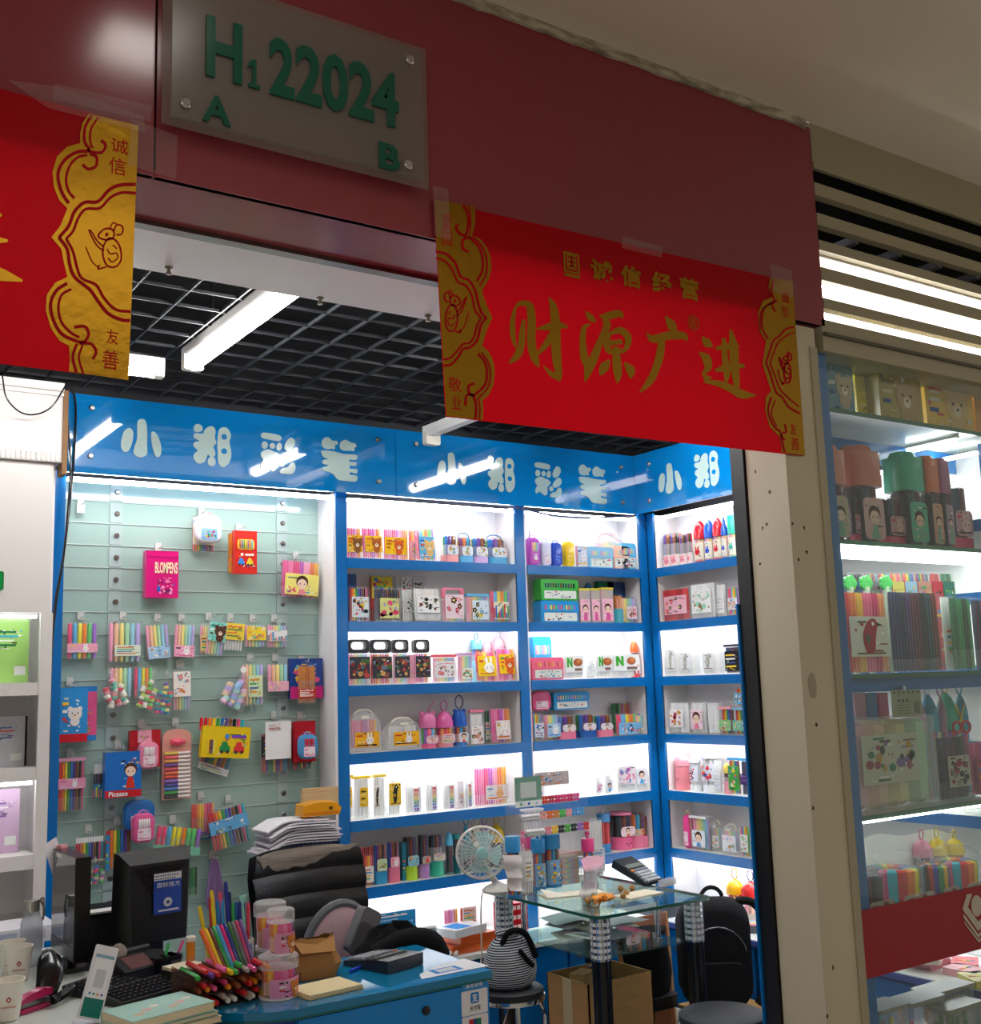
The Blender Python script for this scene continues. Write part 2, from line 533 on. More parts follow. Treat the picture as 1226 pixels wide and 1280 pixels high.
for (x,y) in ((935,655),(953,660),(940,700),(950,705),(958,655),(962,615),(944,590),(951,880)):
 q = at(x,y,0,2.872)
 n = 6
 st.prism([(q.y + 0.006 * rnd.uniform(0.3,1.2) * math.cos(2 * math.pi * i / n),q.z + 0.008 * rnd.uniform(0.3,1.2) * math.sin(2 * math.pi * i / n)) for i in range(n)],2.8708,2.8718,hx('6b5d4e'), 'paper',0)
st.build('paint_chip',po)
bp = MB()
bp.box(2.862,2.676,0.004,3.06,2.735,ZS - 0.03,mat='black_frame')
bp.box(2.868,2.69,0.004,2.87,2.72,ZS - 0.03,hx('2a2a2e'))
struct(bp.build('trim_2'))
# blue strip seen along the bottom of the black post
MB().box(2.853,2.737,0.004,2.93,2.745,1.85,mat='blue_laminate').build('edge_strip',po)
# shop ceiling: black open-cell grid under a dark slab
sc_ = thing('ceiling', 'black open grid ceiling of the shop', 'ceiling')
struct(sc_)
GX0,GX1,GY0,GY1,GZ = 0.2,4.9,3.09,5.0,2.90
MB().box(-1.2,3.09,3.35,6.5,5.2,3.4,hx('060607')).build('slab',sc_)
ya = MB().box(-0.0028,GY0,GZ,0.0028,GY1,GZ + 0.012,hx('202328')).build('grid_bar',sc_)
ya.location.x = GX0
for i in range(1,int((GX1 - GX0) / 0.163) + 1):
 o = ya.copy()
 COL.objects.link(o)
 o.location.x = GX0 + 0.163 * i
xa = MB().box(GX0,-0.0028,GZ + 0.001,GX1,0.0028,GZ + 0.011,hx('202328')).build('grid_bar',sc_)
xa.location.y = GY0 + 0.05
for i in range(1,int((GY1 - GY0) / 0.155)):
 o = xa.copy()
 COL.objects.link(o)
 o.location.y = GY0 + 0.05 + 0.155 * i
# black edge strip beside the grid
MB().box(-1.2,3.09,2.845,0.2,3.13,2.9,mat='grid_black').build('grid_edge',sc_)
# room walls behind the fittings
wk = struct(MB().box(-1.2,4.80,0.004,4.33,4.9,2.5,hx('dcd9d4')).build('wall_back'))
MB().box(-1.2,4.80,2.5,4.33,4.9,3.35,hx('101114')).build('upper_wall',wk)
wk = struct(MB().box(4.33,YF + 0.02,0.004,4.42,4.9,2.5,hx('dcd9d4')).build('wall_right'))
MB().box(4.33,YF + 0.64,2.5,4.42,4.9,3.35,hx('101114')).build('upper_wall',wk)
struct(MB().box(-1.3,2.6,0.004,-1.2,4.9,3.35,hx('dcd9d4')).build('wall_left'))
# shop ceiling luminaires -------------------------------------------------------------
def batten(name,label,x,y0,y1,z,w=0.075,lit=True,r=0.026):
 t = thing(name,label, 'lamp',(x,(y0 + y1) / 2,z),group='ceiling tube lights of the shop')
 L = (y1 - y0) / 2
 MB().prism([(-w / 2,0.02),(-w / 2,0.045),(w / 2,0.045),(w / 2,0.02),(w * 0.3,0.0),(-w * 0.3,0.0)],-L,L,hx('ecece8')).build('housing',t)
 if lit:
  MB().cyl((0,-L + 0.03,-0.018),r,2 * L - 0.06,14,mat='tube_light',ax=1).build('tube',t)
 for s in (-L,L - 0.035):
  MB().rbox(-w / 2,s,-0.018 - r * 0.9,w / 2,s + 0.035,0.03,0.01,hx('e6e2d6')).build('end_cap',t)
 for s in (-L * 0.6,L * 0.6):
  MB().box(-0.004,s - 0.01,0.045,0.004,s + 0.01,0.48,hx('9a9a9a'), 'metal').build('hanger',t)
 return t
batten('tube_lamp', 'lit fluorescent tube lamp running under the black grid, between the two banners',1.40,2.96,4.08,2.86)
_t = batten('tube_lamp', 'short lit tube lamp peeping out beside the gold edge of the cropped banner',0,-.53,.53,2.86,w=0.05,r=0.009)
_t.location = (0.73,3.98,2.775)
_t.rotation_euler[2] = math.pi / 2
batten('tube_lamp', 'lit tube lamp hidden behind the gold edge of the big banner',2.42,3.1,3.82,2.86)
batten('tube_lamp', 'tube lamp hanging behind the big red banner, only its pale end visible',2.62,3.2,4.36,2.74,lit=False)
batten('tube_lamp', 'fluorescent tube lamp hidden behind the right half of the big banner',3.45,3.1,4.1,2.84)
# ================================================================== fixed fittings: shelves, slat wall, sign boards
def shelf_bay(label,origin,rz,width,rows_to=6,first=True,last=True):
 """bay in local axes: front at y=0, back panel at y=0.175, x from 0 to width"""
 t = thing('shelf_unit',label, 'shelves',origin,rz, 'blue edged wall shelves')
 MB().box(0,0.175,0.45,width,0.19,2.49,mat='white_laminate').build('back_panel',t)
 for x0,on in ((0.0,first),(width - 0.012,True)):
  MB().box(x0,0.006,0.45,x0 + 0.012,0.175,2.49,mat='white_laminate').build('side_panel',t)
 if first:
  MB().box(-0.042,0.0,0.45,0.012,0.012,2.5,mat='blue_laminate').build('post',t)
 if last:
  MB().box(width - 0.012,0.0,0.45,width + 0.042,0.012,2.5,mat='blue_laminate').build('post',t)
 for k in range(1,rows_to + 1):
  z = ROW[k]
  s = MB().box(0.012,0.008,z - 0.02,width - 0.012,0.175,z,hx('e9efe6'), 'gloss').build('shelf',t)
  MB().box(0.012,-0.004,z - 0.047,width - 0.012,0.008,z,mat='blue_laminate').build('lip',s)
 for z in (2.478,ROW[2] - 0.022,ROW[4] - 0.022,ROW[6] - 0.022):
  a = MB().box(0.03,0.012,z - 0.014,width - 0.03,0.034,z - 0.001,mat='led_strip')
  a.build('led_strip',t)
 return t
X1a,X1b,X2b = 2.30,3.265,4.085
shelf_bay('wide bay of blue edged shelves next to the slat wall',(X1a,YB,0),0,X1b - X1a)
shelf_bay('narrow bay of blue edged shelves running into the corner',(X1b + 0.042,YB,0),0,X2b - X1b - 0.042,first=False)
Y2a = 4.555
shelf_bay('blue edged shelves on the return wall beside the pillar',(XR,Y2a,0),-math.pi / 2,1.97,last=True)
# the blue post that hides the white side of the first bay, and the left post
lp = MB().box(1.022,YB,0.3,1.075,YB + 0.02,2.5,mat='blue_laminate').build('post')
tag(lp, 'tall blue post between white cabinet and slat wall', 'post')
sp = MB().box(2.245,YB + 0.004,0.46,2.258,YP,2.49,mat='white_laminate').build('upright_board')
tag(sp, 'white upright board closing the slat wall beside the shelves', 'board')
# base cabinets under the shelves ------------------------------------------------------
ZL = 0.45
bc = thing('base_cabinet', 'low blue cabinet with pale ledge under the back shelves', 'cabinet',(0,0,0),group='low cabinets under the shelves')
MB().box(1.08,4.36,0.05,3.86,4.775,ZL - 0.02,mat='blue_laminate').build('body',bc)
MB().box(1.08,4.33,ZL - 0.02,3.86,4.775,ZL,hx('dfe9e2'), 'gloss').build('ledge',bc)
for i in range(5):
 d = MB().box(1.10 + 0.55 * i,4.345,0.07,1.63 + 0.55 * i,4.36,ZL - 0.03,mat='blue_laminate').build('door',bc)
 MB().lathe([(0.012,0),(0.012,-0.008),(0.006,-0.01)][::-1],(1.15 + 0.55 * i,4.345,0.36),10,hx('c9c4b8'), 'metal',1).build('lock',d)
rc = thing('base_cabinet', 'low blue cabinet with white ledge under the return wall shelves', 'cabinet',(0,0,0),group='low cabinets under the shelves')
MB().box(3.875,2.56,0.05,4.30,4.325,ZL - 0.022,mat='blue_laminate').build('body',rc)
MB().box(3.85,2.56,ZL - 0.02,4.30,4.325,ZL,hx('eef2ee'), 'gloss').build('ledge',rc)
MB().box(3.845,2.56,ZL - 0.028,3.852,4.325,ZL - 0.004,hx('3c4f9c')).build('ledge_edge',rc)
for i in range(3):
 d = MB().box(3.862,2.6 + 0.57 * i,0.07,3.875,3.14 + 0.57 * i,ZL - 0.04,mat='blue_laminate').build('door',rc)
 MB().lathe([(0.012,0),(0.012,-0.008),(0.006,-0.01)][::-1],(3.862,3.10 + 0.57 * i,0.33),10,hx('c9c4b8'), 'metal',0).build('lock',d)
# slat wall ------------------------------------------------------------------------------
YG = 4.765
sw = thing('slat_wall', 'pale green glass slat wall hung with packs of markers', 'display wall',(0,0,0))
SX0,SX1,PIT = 1.07,2.244,0.0924
zt = 2.505
i = 0
while zt - PIT > 0.42:
 m = MB()
 # each slat is a pane with a slightly tilted face and an aluminium lip
 m.prism([(YG,zt - 0.001),(YG + 0.012,zt - 0.001),(YG + 0.012,zt - PIT + 0.002),(YG - 0.002,zt - PIT + 0.002)],SX0,SX1,mat='slat_glass',ax=0)
 s = m.build('slat',sw)
 l = MB().box(SX0,YG - 0.004,zt - PIT + 0.0,SX1,YG + 0.004,zt - PIT + 0.0035,hx('c6d6d1'), 'gloss').build('slat_edge',s)
 zt -= PIT
 i += 1
NSL = i
MB().box(SX0,YG + 0.014,0.42,SX1,YG + 0.02,2.51,hx('8ea39d')).build('backing',sw)
for xx in (1.318,2.063):
 zt = 2.505
 for k in range(NSL):
  r = MB().box(xx - 0.026,YG - 0.0065,zt - PIT + 0.006,xx + 0.026,YG - 0.002,zt - 0.006,hx('a9bbb9'), 'gloss').build('clamp_plate',sw)
  if not (xx > 2 and k > 15):
   MB().lathe([(0.011,0),(0.011,-0.006),(0.008,-0.009)][::-1],(xx + 0.003,YG - 0.0065,zt - PIT * 0.52),10,hx('8f8d88'), 'metal',1).build('button',r)
  zt -= PIT
MB().box(SX0 + 0.01,YG - 0.19,2.462,SX1 - 0.02,YG - 0.15,2.475,mat='led_strip').build('led_strip',sw)
def hook(x,z,out=0.075,tagc=False):
 m = MB()
 m.rbox(x - 0.013,YG - 0.014,z - 0.004,x + 0.013,YG - 0.004,z + 0.03,0.003,hx('c9cbc6'), 'gloss')
 m.tube([(x,YG - 0.01,z + 0.006),(x,YG - out,z + 0.004),(x,YG - out - 0.008,z + 0.014)],0.0022,6,hx('d5d7d6'), 'gloss')
 if tagc:
  m.box(x - 0.018,YG - 0.03,z - 0.03,x + 0.012,YG - 0.029,z + 0.01,hx('f4f2ee'), 'paper')
 return m.build('hook',sw)
# sign boards ------------------------------------------------------------------------------
YS = 4.54
XS = at(793,607,1,YS).x
SZ0,SZ1 = 2.486,2.806
SXM = at(495,600,1,YS).x
SIGN_PALE = hx('b9cfc9')
pmat('sign_letter',hx('b4cdc9'),0.12,spec=0.5,coat=0.3,var=0.04,vscale=20)
def capsule(p,q,r0,r1=None,n=7):
 """outline of a fat stroke from p to q"""
 r1 = r0 if r1 is None else r1
 d = math.degrees(math.atan2(q[1] - p[1],q[0] - p[0]))
 return arc(q[0],q[1],r1,d - 90,d + 90,n) + arc(p[0],p[1],r0,d + 90,d + 270,n)
# bubble characters traced on a 100 x 100 field (x right, y up), each a list of blobs
BUB = {
 'xiao': [smooth_closed([(2,30),(8,62),(20,74),(30,66),(29,40),(20,16),(8,14)]),
    smooth_closed([(40,90),(48,100),(60,96),(64,70),(64,40),(64,12),(48,2),(33,10),(34,28),(40,50)]),
    smooth_closed([(74,66),(82,70),(92,56),(99,30),(96,10),(86,8),(78,30)])],
 'zheng': [smooth_closed([(2,92),(10,100),(22,96),(24,86),(14,80),(3,82)]),
    smooth_closed([(26,78),(30,88),(40,96),(52,97),(58,86),(56,70),(60,58),(52,46),(57,36),(56,24),(44,22),(38,26),(30,8),(14,2),(2,14),(4,26),(12,34),(2,44),(4,54),(16,58),(2,66),(4,76),(16,76)]),
    smooth_closed([(38,12),(46,22),(56,18),(58,6),(50,-2),(40,1)])],
 'cai': [smooth_closed([(2,88),(8,96),(36,96),(58,92),(58,82),(50,78),(20,80),(6,82)]),
   smooth_closed([(4,66),(10,74),(20,70),(20,60),(12,54),(5,58)]),
   smooth_closed([(26,66),(34,72),(42,66),(38,58),(30,57)]),
   smooth_closed([(46,66),(52,74),(60,70),(59,58),(52,53),(46,57)]),
   smooth_closed([(2,44),(10,50),(24,54),(36,50),(50,46),(59,38),(52,30),(46,24),(44,4),(34,-2),(24,4),(14,8),(3,2),(1,14),(8,26),(2,34)]),
   smooth_closed([(68,62),(72,76),(84,90),(96,86),(98,74),(88,60),(76,54)]),
   smooth_closed([(66,32),(76,46),(90,56),(99,50),(98,38),(86,28),(72,24)]),
   smooth_closed([(52,22),(58,28),(66,24),(66,15),(58,12),(52,15)]),
   smooth_closed([(54,0),(62,8),(76,12),(86,24),(96,24),(99,10),(90,-4),(70,-6),(56,-5)])],
 'bi': [smooth_closed([(2,86),(8,96),(20,100),(32,92),(44,92),(46,84),(38,80),(38,70),(28,70),(20,68),(8,70),(3,76)]),
   smooth_closed([(52,84),(56,92),(68,98),(82,92),(96,90),(98,82),(92,78),(92,70),(80,70),(66,68),(54,72)]),
   smooth_closed([(2,62),(30,64),(60,60),(96,60),(100,54),(96,47),(80,46),(78,40),(96,40),(98,34),(92,30),(80,30),(79,22),(98,22),(100,14),(96,10),(80,12),(79,6),(98,4),(99,-6),(92,-12),(66,-12),(46,-10),(34,2),(20,8),(6,10),(2,18),(14,22),(20,26),(6,28),(3,35),(10,40),(20,42),(6,46),(2,54)])],
}
ZH_RIGHT = [smooth_closed([(66,88),(76,98),(90,96),(98,80),(94,62),(98,46),(99,26),(92,8),(78,-2),(66,6),(64,30),(64,60)])]
def bub_char(m,key,x0,z0,x1,z1,y,holes=True):
 S = lambda p: (x0 + (x1 - x0) * p[0] / 100,z0 + (z1 - z0) * p[1] / 100)
 n = 0
 for b in BUB[key] + (ZH_RIGHT if key == 'zheng' else []):
  yy = y - 0.0004 * n
  m.prism([S(p) for p in b],yy - 0.003,y,mat='sign_letter')
  n += 1
 if key == 'zheng':
  for c in (74,38):
   q = S((80,c))
   r = (x1 - x0) * 0.075
   m.prism(arc(q[0],q[1],r,0,330,10),y - 0.0065,y - 0.003,mat='blue_acrylic')
def sign_board(label,x0,x1,y,chars,bolts):
 """chars: (key, px0, px1, pytop, pybot) measured on the photograph"""
 t = thing('sign_board',label, 'sign',(0,0,0),group='blue acrylic sign boards')
 MB().box(x0,y,SZ0,x1,y + 0.012,SZ1,mat='blue_acrylic').build('panel',t)
 for k,a,b,c,d in chars:
  m = MB()
  p,q = at(a,(c + d) / 2,1,y),at(b,(c + d) / 2,1,y)
  zt_,zb_ = at((a + b) / 2,c,1,y).z,at((a + b) / 2,d,1,y).z
  bub_char(m,k,p.x,zb_,q.x,zt_,y)
  m.build('letter',t)
 for a,b in bolts:
  p = at(a,b,1,y)
  MB().lathe([(0.012,0),(0.012,-0.006),(0.008,-0.01)][::-1],(p.x,y,p.z),12,hx('8d8f90'), 'metal',1).build('bolt',t)
 return t
sign_board('blue sign board with four bubble characters above the slat wall',1.062,SXM - 0.002,YS,
   [('xiao',150,202,524,573),('zheng',241,289,532,582),('cai',325,369,541,589),('bi',401,446,548,595)],
   [(115,510),(113,570),(472,550),(473,602)])
sign_board('blue sign board with four bubble characters reaching into the corner',SXM + 0.002,XS,YS,
   [('xiao',545,582,566,607),('zheng',609,643,571,614),('cai',668,701,578,619),('bi',723,757,582,624)],
   [(520,555),(520,606),(776,584),(778,628)])
# right return board, built facing -Y and turned to face -X
t = thing('sign_board', 'blue sign board with two bubble characters on the return wall', 'sign',(XS,YS - 0.001,0),-math.pi / 2, 'blue acrylic sign boards')
MB().box(0,0,SZ0,1.3,0.012,SZ1,mat='blue_acrylic').build('panel',t)
for k,a,b,c,d in (('xiao',822,852,579,618),('zheng',868,899,565,609)):
 m = MB()
 p,q = at(a,(c + d) / 2,0,XS),at(b,(c + d) / 2,0,XS)
 zt_,zb_ = at((a + b) / 2,c,0,XS).z,at((a + b) / 2,d,0,XS).z
 bub_char(m,k,YS - p.y,zb_,YS - q.y,zt_,0)
 m.build('letter',t)
for a,b in ((811,580),(812,626)):
 p = at(a,b,0,XS)
 MB().lathe([(0.012,0),(0.012,-0.006),(0.008,-0.01)][::-1],(YS - p.y,0,p.z),12,hx('8d8f90'), 'metal',1).build('bolt',t)
# sagging cable along the lower edge of the boards
pts = [at(x,y,1,YS - 0.01) for x,y in ((470,621),(560,628),(640,634),(690,644),(740,647),(790,645))]
cb = MB().tube(smooth_open(pts),0.005,6,hx('3d4666'), 'gloss').build('cable')
tag(cb, 'thin dark cable sagging below the corner sign board', 'cable')
pts = [at(x,y,1,YS - 0.012) for x,y in ((86,478),(94,500),(94,540),(90,600),(80,690),(68,760),(63,840),(60,960),(55,1040))]
cb = MB().tube(smooth_open(pts),0.0045,6,hx('151518'), 'gloss').build('cable')
tag(cb, 'black cable hanging down beside the blue post, outer of two', 'cable')
pts = [at(x,y,1,YS - 0.02) for x,y in ((83,478),(84,520),(88,590),(80,690),(70,755),(64,830),(61,960),(57,1040))]
cb = MB().tube(smooth_open(pts),0.0045,6,hx('1d1d20'), 'gloss').build('cable')
tag(cb, 'black cable hanging straight down past the sign board end, inner of two', 'cable')
pts = [at(x,y,1,4.38) for x,y in ((3,470),(8,497),(25,515),(45,518),(65,508),(82,482))]
cb = MB().tube(smooth_open(pts),0.003,6,hx('151518'), 'gloss').build('cable')
tag(cb, 'black wire looping in front of the white cabinet top', 'cable')
# left white cabinet ---------------------------------------------------------------------------
YW = 4.45
cab = thing('display_cabinet', 'white cabinet with lit niches at the edge of the picture', 'cabinet',(0,0,0))
CX0,CX1 = 0.0,1.005
zz = lambda y: at(45,y,1,YW).z
MB().box(CX0,YW - 0.02,zz(577),CX1 + 0.012,YW + 0.30,zz(481),mat='cabinet_grey').build('fascia',cab)
MB().box(CX0,YW - 0.035,zz(488),CX1 + 0.012,YW - 0.02,zz(478),mat='cabinet_grey').build('cornice',cab)
MB().box(CX0,YW - 0.030,zz(494),CX1 + 0.012,YW - 0.02,zz(490),mat='cabinet_grey').build('cornice',cab)
m = MB()
for i in range(34):
 x = CX1 - 0.006 - 0.018 * i
 m.lathe([(0.006,zz(576)),(0.006,zz(566))],(x,YW - 0.02,0),8,mat='cabinet_grey')
m.build('fluting',cab)['kind'] = 'stuff'
MB().box(CX1 + 0.012,YW - 0.03,zz(592),CX1 + 0.03,YW + 0.05,zz(486),hx('8a6a4c'), 'card_board').build('raw_edge',cab)
MB().box(CX0,YW,zz(766),CX1 - 0.012,YW + 0.018,zz(578),mat='cabinet_grey').build('door',cab)
MB().box(0.962,YW,0.004,CX1,YW + 0.02,zz(766),mat='cabinet_grey').build('stile',cab)
MB().box(CX0,YW + 0.29,0.004,CX1,YW + 0.31,zz(578),hx('f3f1f2')).build('back_panel',cab)
MB().box(CX1 - 0.015,YW + 0.02,0.004,CX1,YW + 0.29,zz(578),hx('ece9ea')).build('side_panel',cab)
for ya_,yb_ in ((853,869),(959,975),(1068,1086),(1155,1163)):
 MB().box(CX0,YW + 0.004,zz(yb_),CX1 - 0.035,YW + 0.29,zz(ya_),mat='cabinet_grey').build('shelf',cab)
for y in (767,976):
 MB().box(CX0 + 0.1,YW + 0.03,zz(y) - 0.014,CX1 - 0.05,YW + 0.05,zz(y) - 0.002,mat='window_led').build('led_strip',cab)
gs = thing('exit_plate', 'small green plate cropped at the picture edge on the white cabinet door', 'sign',(0,0,0))
p = at(4,726,1,YW)
MB().rbox(p.x - 0.2,YW - 0.012,p.z - 0.036,p.x,YW - 0.002,p.z + 0.034,0.008,hx('0b7a3a'), 'gloss').build('plate',gs)
MB().rbox(p.x - 0.19,YW - 0.013,p.z - 0.028,p.x - 0.008,YW - 0.012,p.z + 0.026,0.006,hx('0a8f45'), 'gloss').build('panel',gs)
# ================================================================== product builders
RN = random.Random(11)
PAL = {
 'pastel': ['f4a3bd', 'f7c6a0', 'f5e58c', 'aee0b4', '9fd3ea', 'c5b2e6'],
 'neon': ['f0527c', '5db7e8', 'f2e23a', 'f58a2a', '62cf73', 'a56fd0'],
 'multi': ['d8262c', 'ee7b1a', 'f4d31c', '2f9e44', '1c6fc4', '5a2d91', '8a4b22', '17181c', 'e5518d', '2ab3c8'],
 'warm': ['e2483a', 'f0853a', 'f6c33c', 'ef6f8e', 'd9376e', 'f29a5c'],
 'pink': ['e85a9b', 'f07ab0', 'e2447f', 'c85ac0', 'f5a2c4', 'e97a3c', 'f2b01e'],
 'dark': ['2a2d5a', '1d2a48', '47275c', '5c1f33', '1c1c24', '20404a', '6a2a24'],
 'white': ['f4f4f2', 'eeeef0', 'f8f6f2', 'ececec'],
 'green': ['1f6b38', '2c8a4a', '17502c', '3b9a58'],
 'red': ['c9222c', 'd8343a', 'b81a28', 'e0484a'],
 'crayon': ['b5332c', '3a3f92', '2d8b4e', 'e0b020', '7a3d86', 'd4682a', '2b90b8', '54361e'],
 'orange': ['d98a3a', 'cf7a2c', 'dd9448'],
}
def pens(m,n,x0,x1,z0,z1,y,pal,cap=0.72,capcol=None,tip=0.0,r=None,shuffle=False,ydir=1):
 """row of n upright pens: barrel, collar, cap"""
 cols = [hx(c) for c in PAL[pal]]
 w = (x1 - x0) / n
 r = r or w * 0.44
 for i in range(n):
  c = cols[int(i * len(cols) / n)] if (not shuffle and n > len(cols)) else cols[(i * 7 + (3 if shuffle else 0)) % len(cols)] if shuffle else cols[i % len(cols)]
  x = x0 + w * (i + 0.5)
  h = z1 - z0
  cc = hx(capcol) if capcol else c
  zb = z0 + h * (1 - cap)
  low = tuple(min(1,0.85 * a + 0.09) for a in c) if not capcol else c
  m.lathe([(r * 0.5,z0),(r * 0.92,z0 + h * 0.05),(r * 0.92,zb)],(x,y,0),6,low, 'gloss')
  m.lathe([(r,zb),(r,z1 - h * 0.05),(r * 0.6,z1)],(x,y,0),6,cc, 'gloss')
def motif(m,kind,x0,z0,x1,z1,y,rn,cols=None):
 """flat print: thin coloured shapes proud of a card that looks to -Y"""
 w,h = x1 - x0,z1 - z0
 X = lambda a: x0 + w * a
 Z = lambda b: z0 + h * b
 u = min(w,h)
 cols = [hx(c) for c in (cols or ['e05a4a', '3a86c8', 'f2c53a', '59b06a'])]
 e = 0.0007
 ink = hx('3a2a26')
 if kind not in ('rainbow', 'fruit') and w > 0.02 and h > 0.02:      # small print around the main picture
  for k in range(9):
   a,b = rn.uniform(0.04,0.8),rn.choice((0.06,0.12,0.84,0.9,0.2,0.7,0.3,0.77))
   m.box(X(a),y - e * 0.5,Z(b),X(min(0.97,a + rn.uniform(0.05,0.24))),y,Z(b + rn.uniform(0.025,0.05)),rn.choice(cols + [ink,WHITE]), 'paper')
  for k in range(9):
   m.disc(X(rn.uniform(0.06,0.94)),Z(rn.uniform(0.08,0.92)),u * rn.uniform(0.018,0.055),y,rn.choice(cols + [WHITE]),n=7,t=e * 0.6)
 if kind == 'bear':
  c = cols[0]
  cx,cz,r = X(0.66),Z(0.52),u * 0.30
  m.disc(cx - r * 0.75,cz + r * 0.8,r * 0.4,y,c,t=e)
  m.disc(cx + r * 0.75,cz + r * 0.8,r * 0.4,y,c,t=e)
  m.disc(cx,cz - r * 1.2,r * 0.75,y,c,t=e)
  m.disc(cx,cz,r,y - e,c,n=14,sx=1.1,t=e)
  m.disc(cx,cz - r * 0.35,r * 0.38,y - 2 * e,hx('f7e3c8'),t=e)
  for s in (-1,1):
   m.disc(cx + s * r * 0.42,cz + r * 0.12,r * 0.12,y - 2 * e,ink,n=6,t=e)
  m.disc(cx,cz - r * 0.22,r * 0.12,y - 3 * e,ink,n=6,t=e)
  for k in range(3):
   m.box(X(0.08),y - e,Z(0.75 - 0.2 * k),X(0.36 - 0.05 * k),y,Z(0.83 - 0.2 * k),cols[(k + 1) % len(cols)], 'paper')
 elif kind == 'rabbit':
  c = cols[0]
  cx,cz,r = X(0.6),Z(0.42),u * 0.26
  for s in (-1,1):
   m.disc(cx + s * r * 0.5,cz + r * 1.4,r * 0.75,y,c,sx=0.38,t=e)
  m.disc(cx,cz,r,y - e,c,n=14,sx=1.15,t=e)
  for s in (-1,1):
   m.disc(cx + s * r * 0.45,cz + r * 0.1,r * 0.13,y - 2 * e,ink,n=6,t=e)
   m.disc(cx + s * r * 0.7,cz - r * 0.3,r * 0.18,y - 2 * e,hx('f2a0b4'),n=6,t=e)
  m.box(X(0.06),y - e,Z(0.7),X(0.3),y,Z(0.8),cols[1], 'paper')
  m.box(X(0.06),y - e,Z(0.1),X(0.9),y,Z(0.17),cols[-1], 'paper')
 elif kind == 'girl':
  cx,cz,r = X(0.5),Z(0.55),u * 0.28
  m.disc(cx,cz + r * 0.25,r * 1.1,y,hx('4a2d22'),n=14,t=e)
  m.disc(cx,cz - r * 0.1,r * 0.85,y - e,hx('f4d3bd'),n=14,sx=1.05,t=e)
  for s in (-1,1):
   m.disc(cx + s * r * 0.4,cz - r * 0.1,r * 0.12,y - 2 * e,ink,n=6,t=e)
  m.prism([(cx - r * 0.8,Z(0.02)),(cx + r * 0.8,Z(0.02)),(cx + r * 0.4,cz - r),(cx - r * 0.4,cz - r)],y - e,y,cols[0], 'paper')
 elif kind == 'flower':
  for k in range(8):
   cx,cz,r = X(rn.uniform(0.12,0.88)),Z(rn.uniform(0.15,0.85)),u * rn.uniform(0.045,0.1)
   c = cols[k % len(cols)]
   for q in range(5):
    a = q * 1.2566
    m.disc(cx + r * math.cos(a),cz + r * math.sin(a),r * 0.6,y,c,n=7,t=e)
   m.disc(cx,cz,r * 0.5,y - e,hx('f7e27a'),n=7,t=e)
 elif kind == 'photo':
  for k in range(18):
   m.disc(X(rn.uniform(0.1,0.9)),Z(rn.uniform(0.14,0.86)),u * rn.uniform(0.04,0.125),y - e * (k % 3) * 0.5,cols[k % len(cols)],n=8,sx=rn.uniform(0.7,1.5),t=e)
 elif kind == 'fruit':
  m.disc(X(0.68),Z(0.6),u * 0.24,y,hx('b5643a'),n=12,sx=1.5,t=e)
  m.disc(X(0.72),Z(0.66),u * 0.13,y - e,hx('d98a54'),n=10,sx=1.3,t=e)
  m.prism([(X(0.08),Z(0.3)),(X(0.18),Z(0.3)),(X(0.18),Z(0.62)),(X(0.3),Z(0.3)),(X(0.38),Z(0.3)),(X(0.38),Z(0.9)),(X(0.29),Z(0.9)),(X(0.29),Z(0.56)),(X(0.18),Z(0.9)),(X(0.08),Z(0.9))],y - e,y,hx('46b03c'), 'paper')
  m.box(X(0.5),y - e,Z(0.08),X(0.9),y,Z(0.24),hx('8a6a60'), 'paper')
 elif kind == 'lines':
  for k in range(4):
   m.box(X(0.08),y - e,Z(0.76 - 0.19 * k),X(0.5 + 0.4 * rn.random()),y,Z(0.84 - 0.19 * k),cols[k % len(cols)], 'paper')
 elif kind == 'city':
  for k in range(9):
   a = k / 9
   m.box(X(a),y - e,Z(0.05),X(a + 0.09),y,Z(rn.uniform(0.25,0.9)),cols[k % len(cols)], 'paper')
 elif kind == 'car':
  for k,cx in enumerate((0.26,0.7)):
   c = cols[k % len(cols)]
   m.prism([(X(cx - 0.16),Z(0.2)),(X(cx + 0.16),Z(0.2)),(X(cx + 0.16),Z(0.42)),(X(cx + 0.1),Z(0.44)),(X(cx + 0.06),Z(0.62)),(X(cx - 0.08),Z(0.62)),(X(cx - 0.12),Z(0.44)),(X(cx - 0.16),Z(0.4))],y - e,y,c, 'paper')
   for s in (-0.09,0.09):
    m.disc(X(cx + s),Z(0.2),u * 0.07,y - e,ink,n=8,t=e)
  m.disc(X(0.3),Z(0.85),u * 0.1,y,cols[2 % len(cols)],n=10,t=e)
  m.box(X(0.45),y - e,Z(0.78),X(0.9),y,Z(0.9),cols[-1], 'paper')
 elif kind == 'bird':
  m.prism(smooth_closed([(X(0.4),Z(0.1)),(X(0.32),Z(0.5)),(X(0.45),Z(0.85)),(X(0.62),Z(0.95)),(X(0.72),Z(0.82)),(X(0.66),Z(0.5)),(X(0.6),Z(0.15))]),y - e,y,cols[0], 'paper')
  m.disc(X(0.6),Z(0.82),u * 0.05,y - e,WHITE,n=8,t=e)
  m.prism([(X(0.7),Z(0.86)),(X(0.86),Z(0.78)),(X(0.7),Z(0.76))],y - 2 * e,y,ink, 'paper')
  m.disc(X(0.45),Z(0.45),u * 0.12,y - e,cols[1],n=8,sx=0.6,t=e)
  m.box(X(0.15),y - e,Z(0.06),X(0.9),y,Z(0.1),hx('7a5a3a'), 'paper')
 elif kind == 'rainbow':
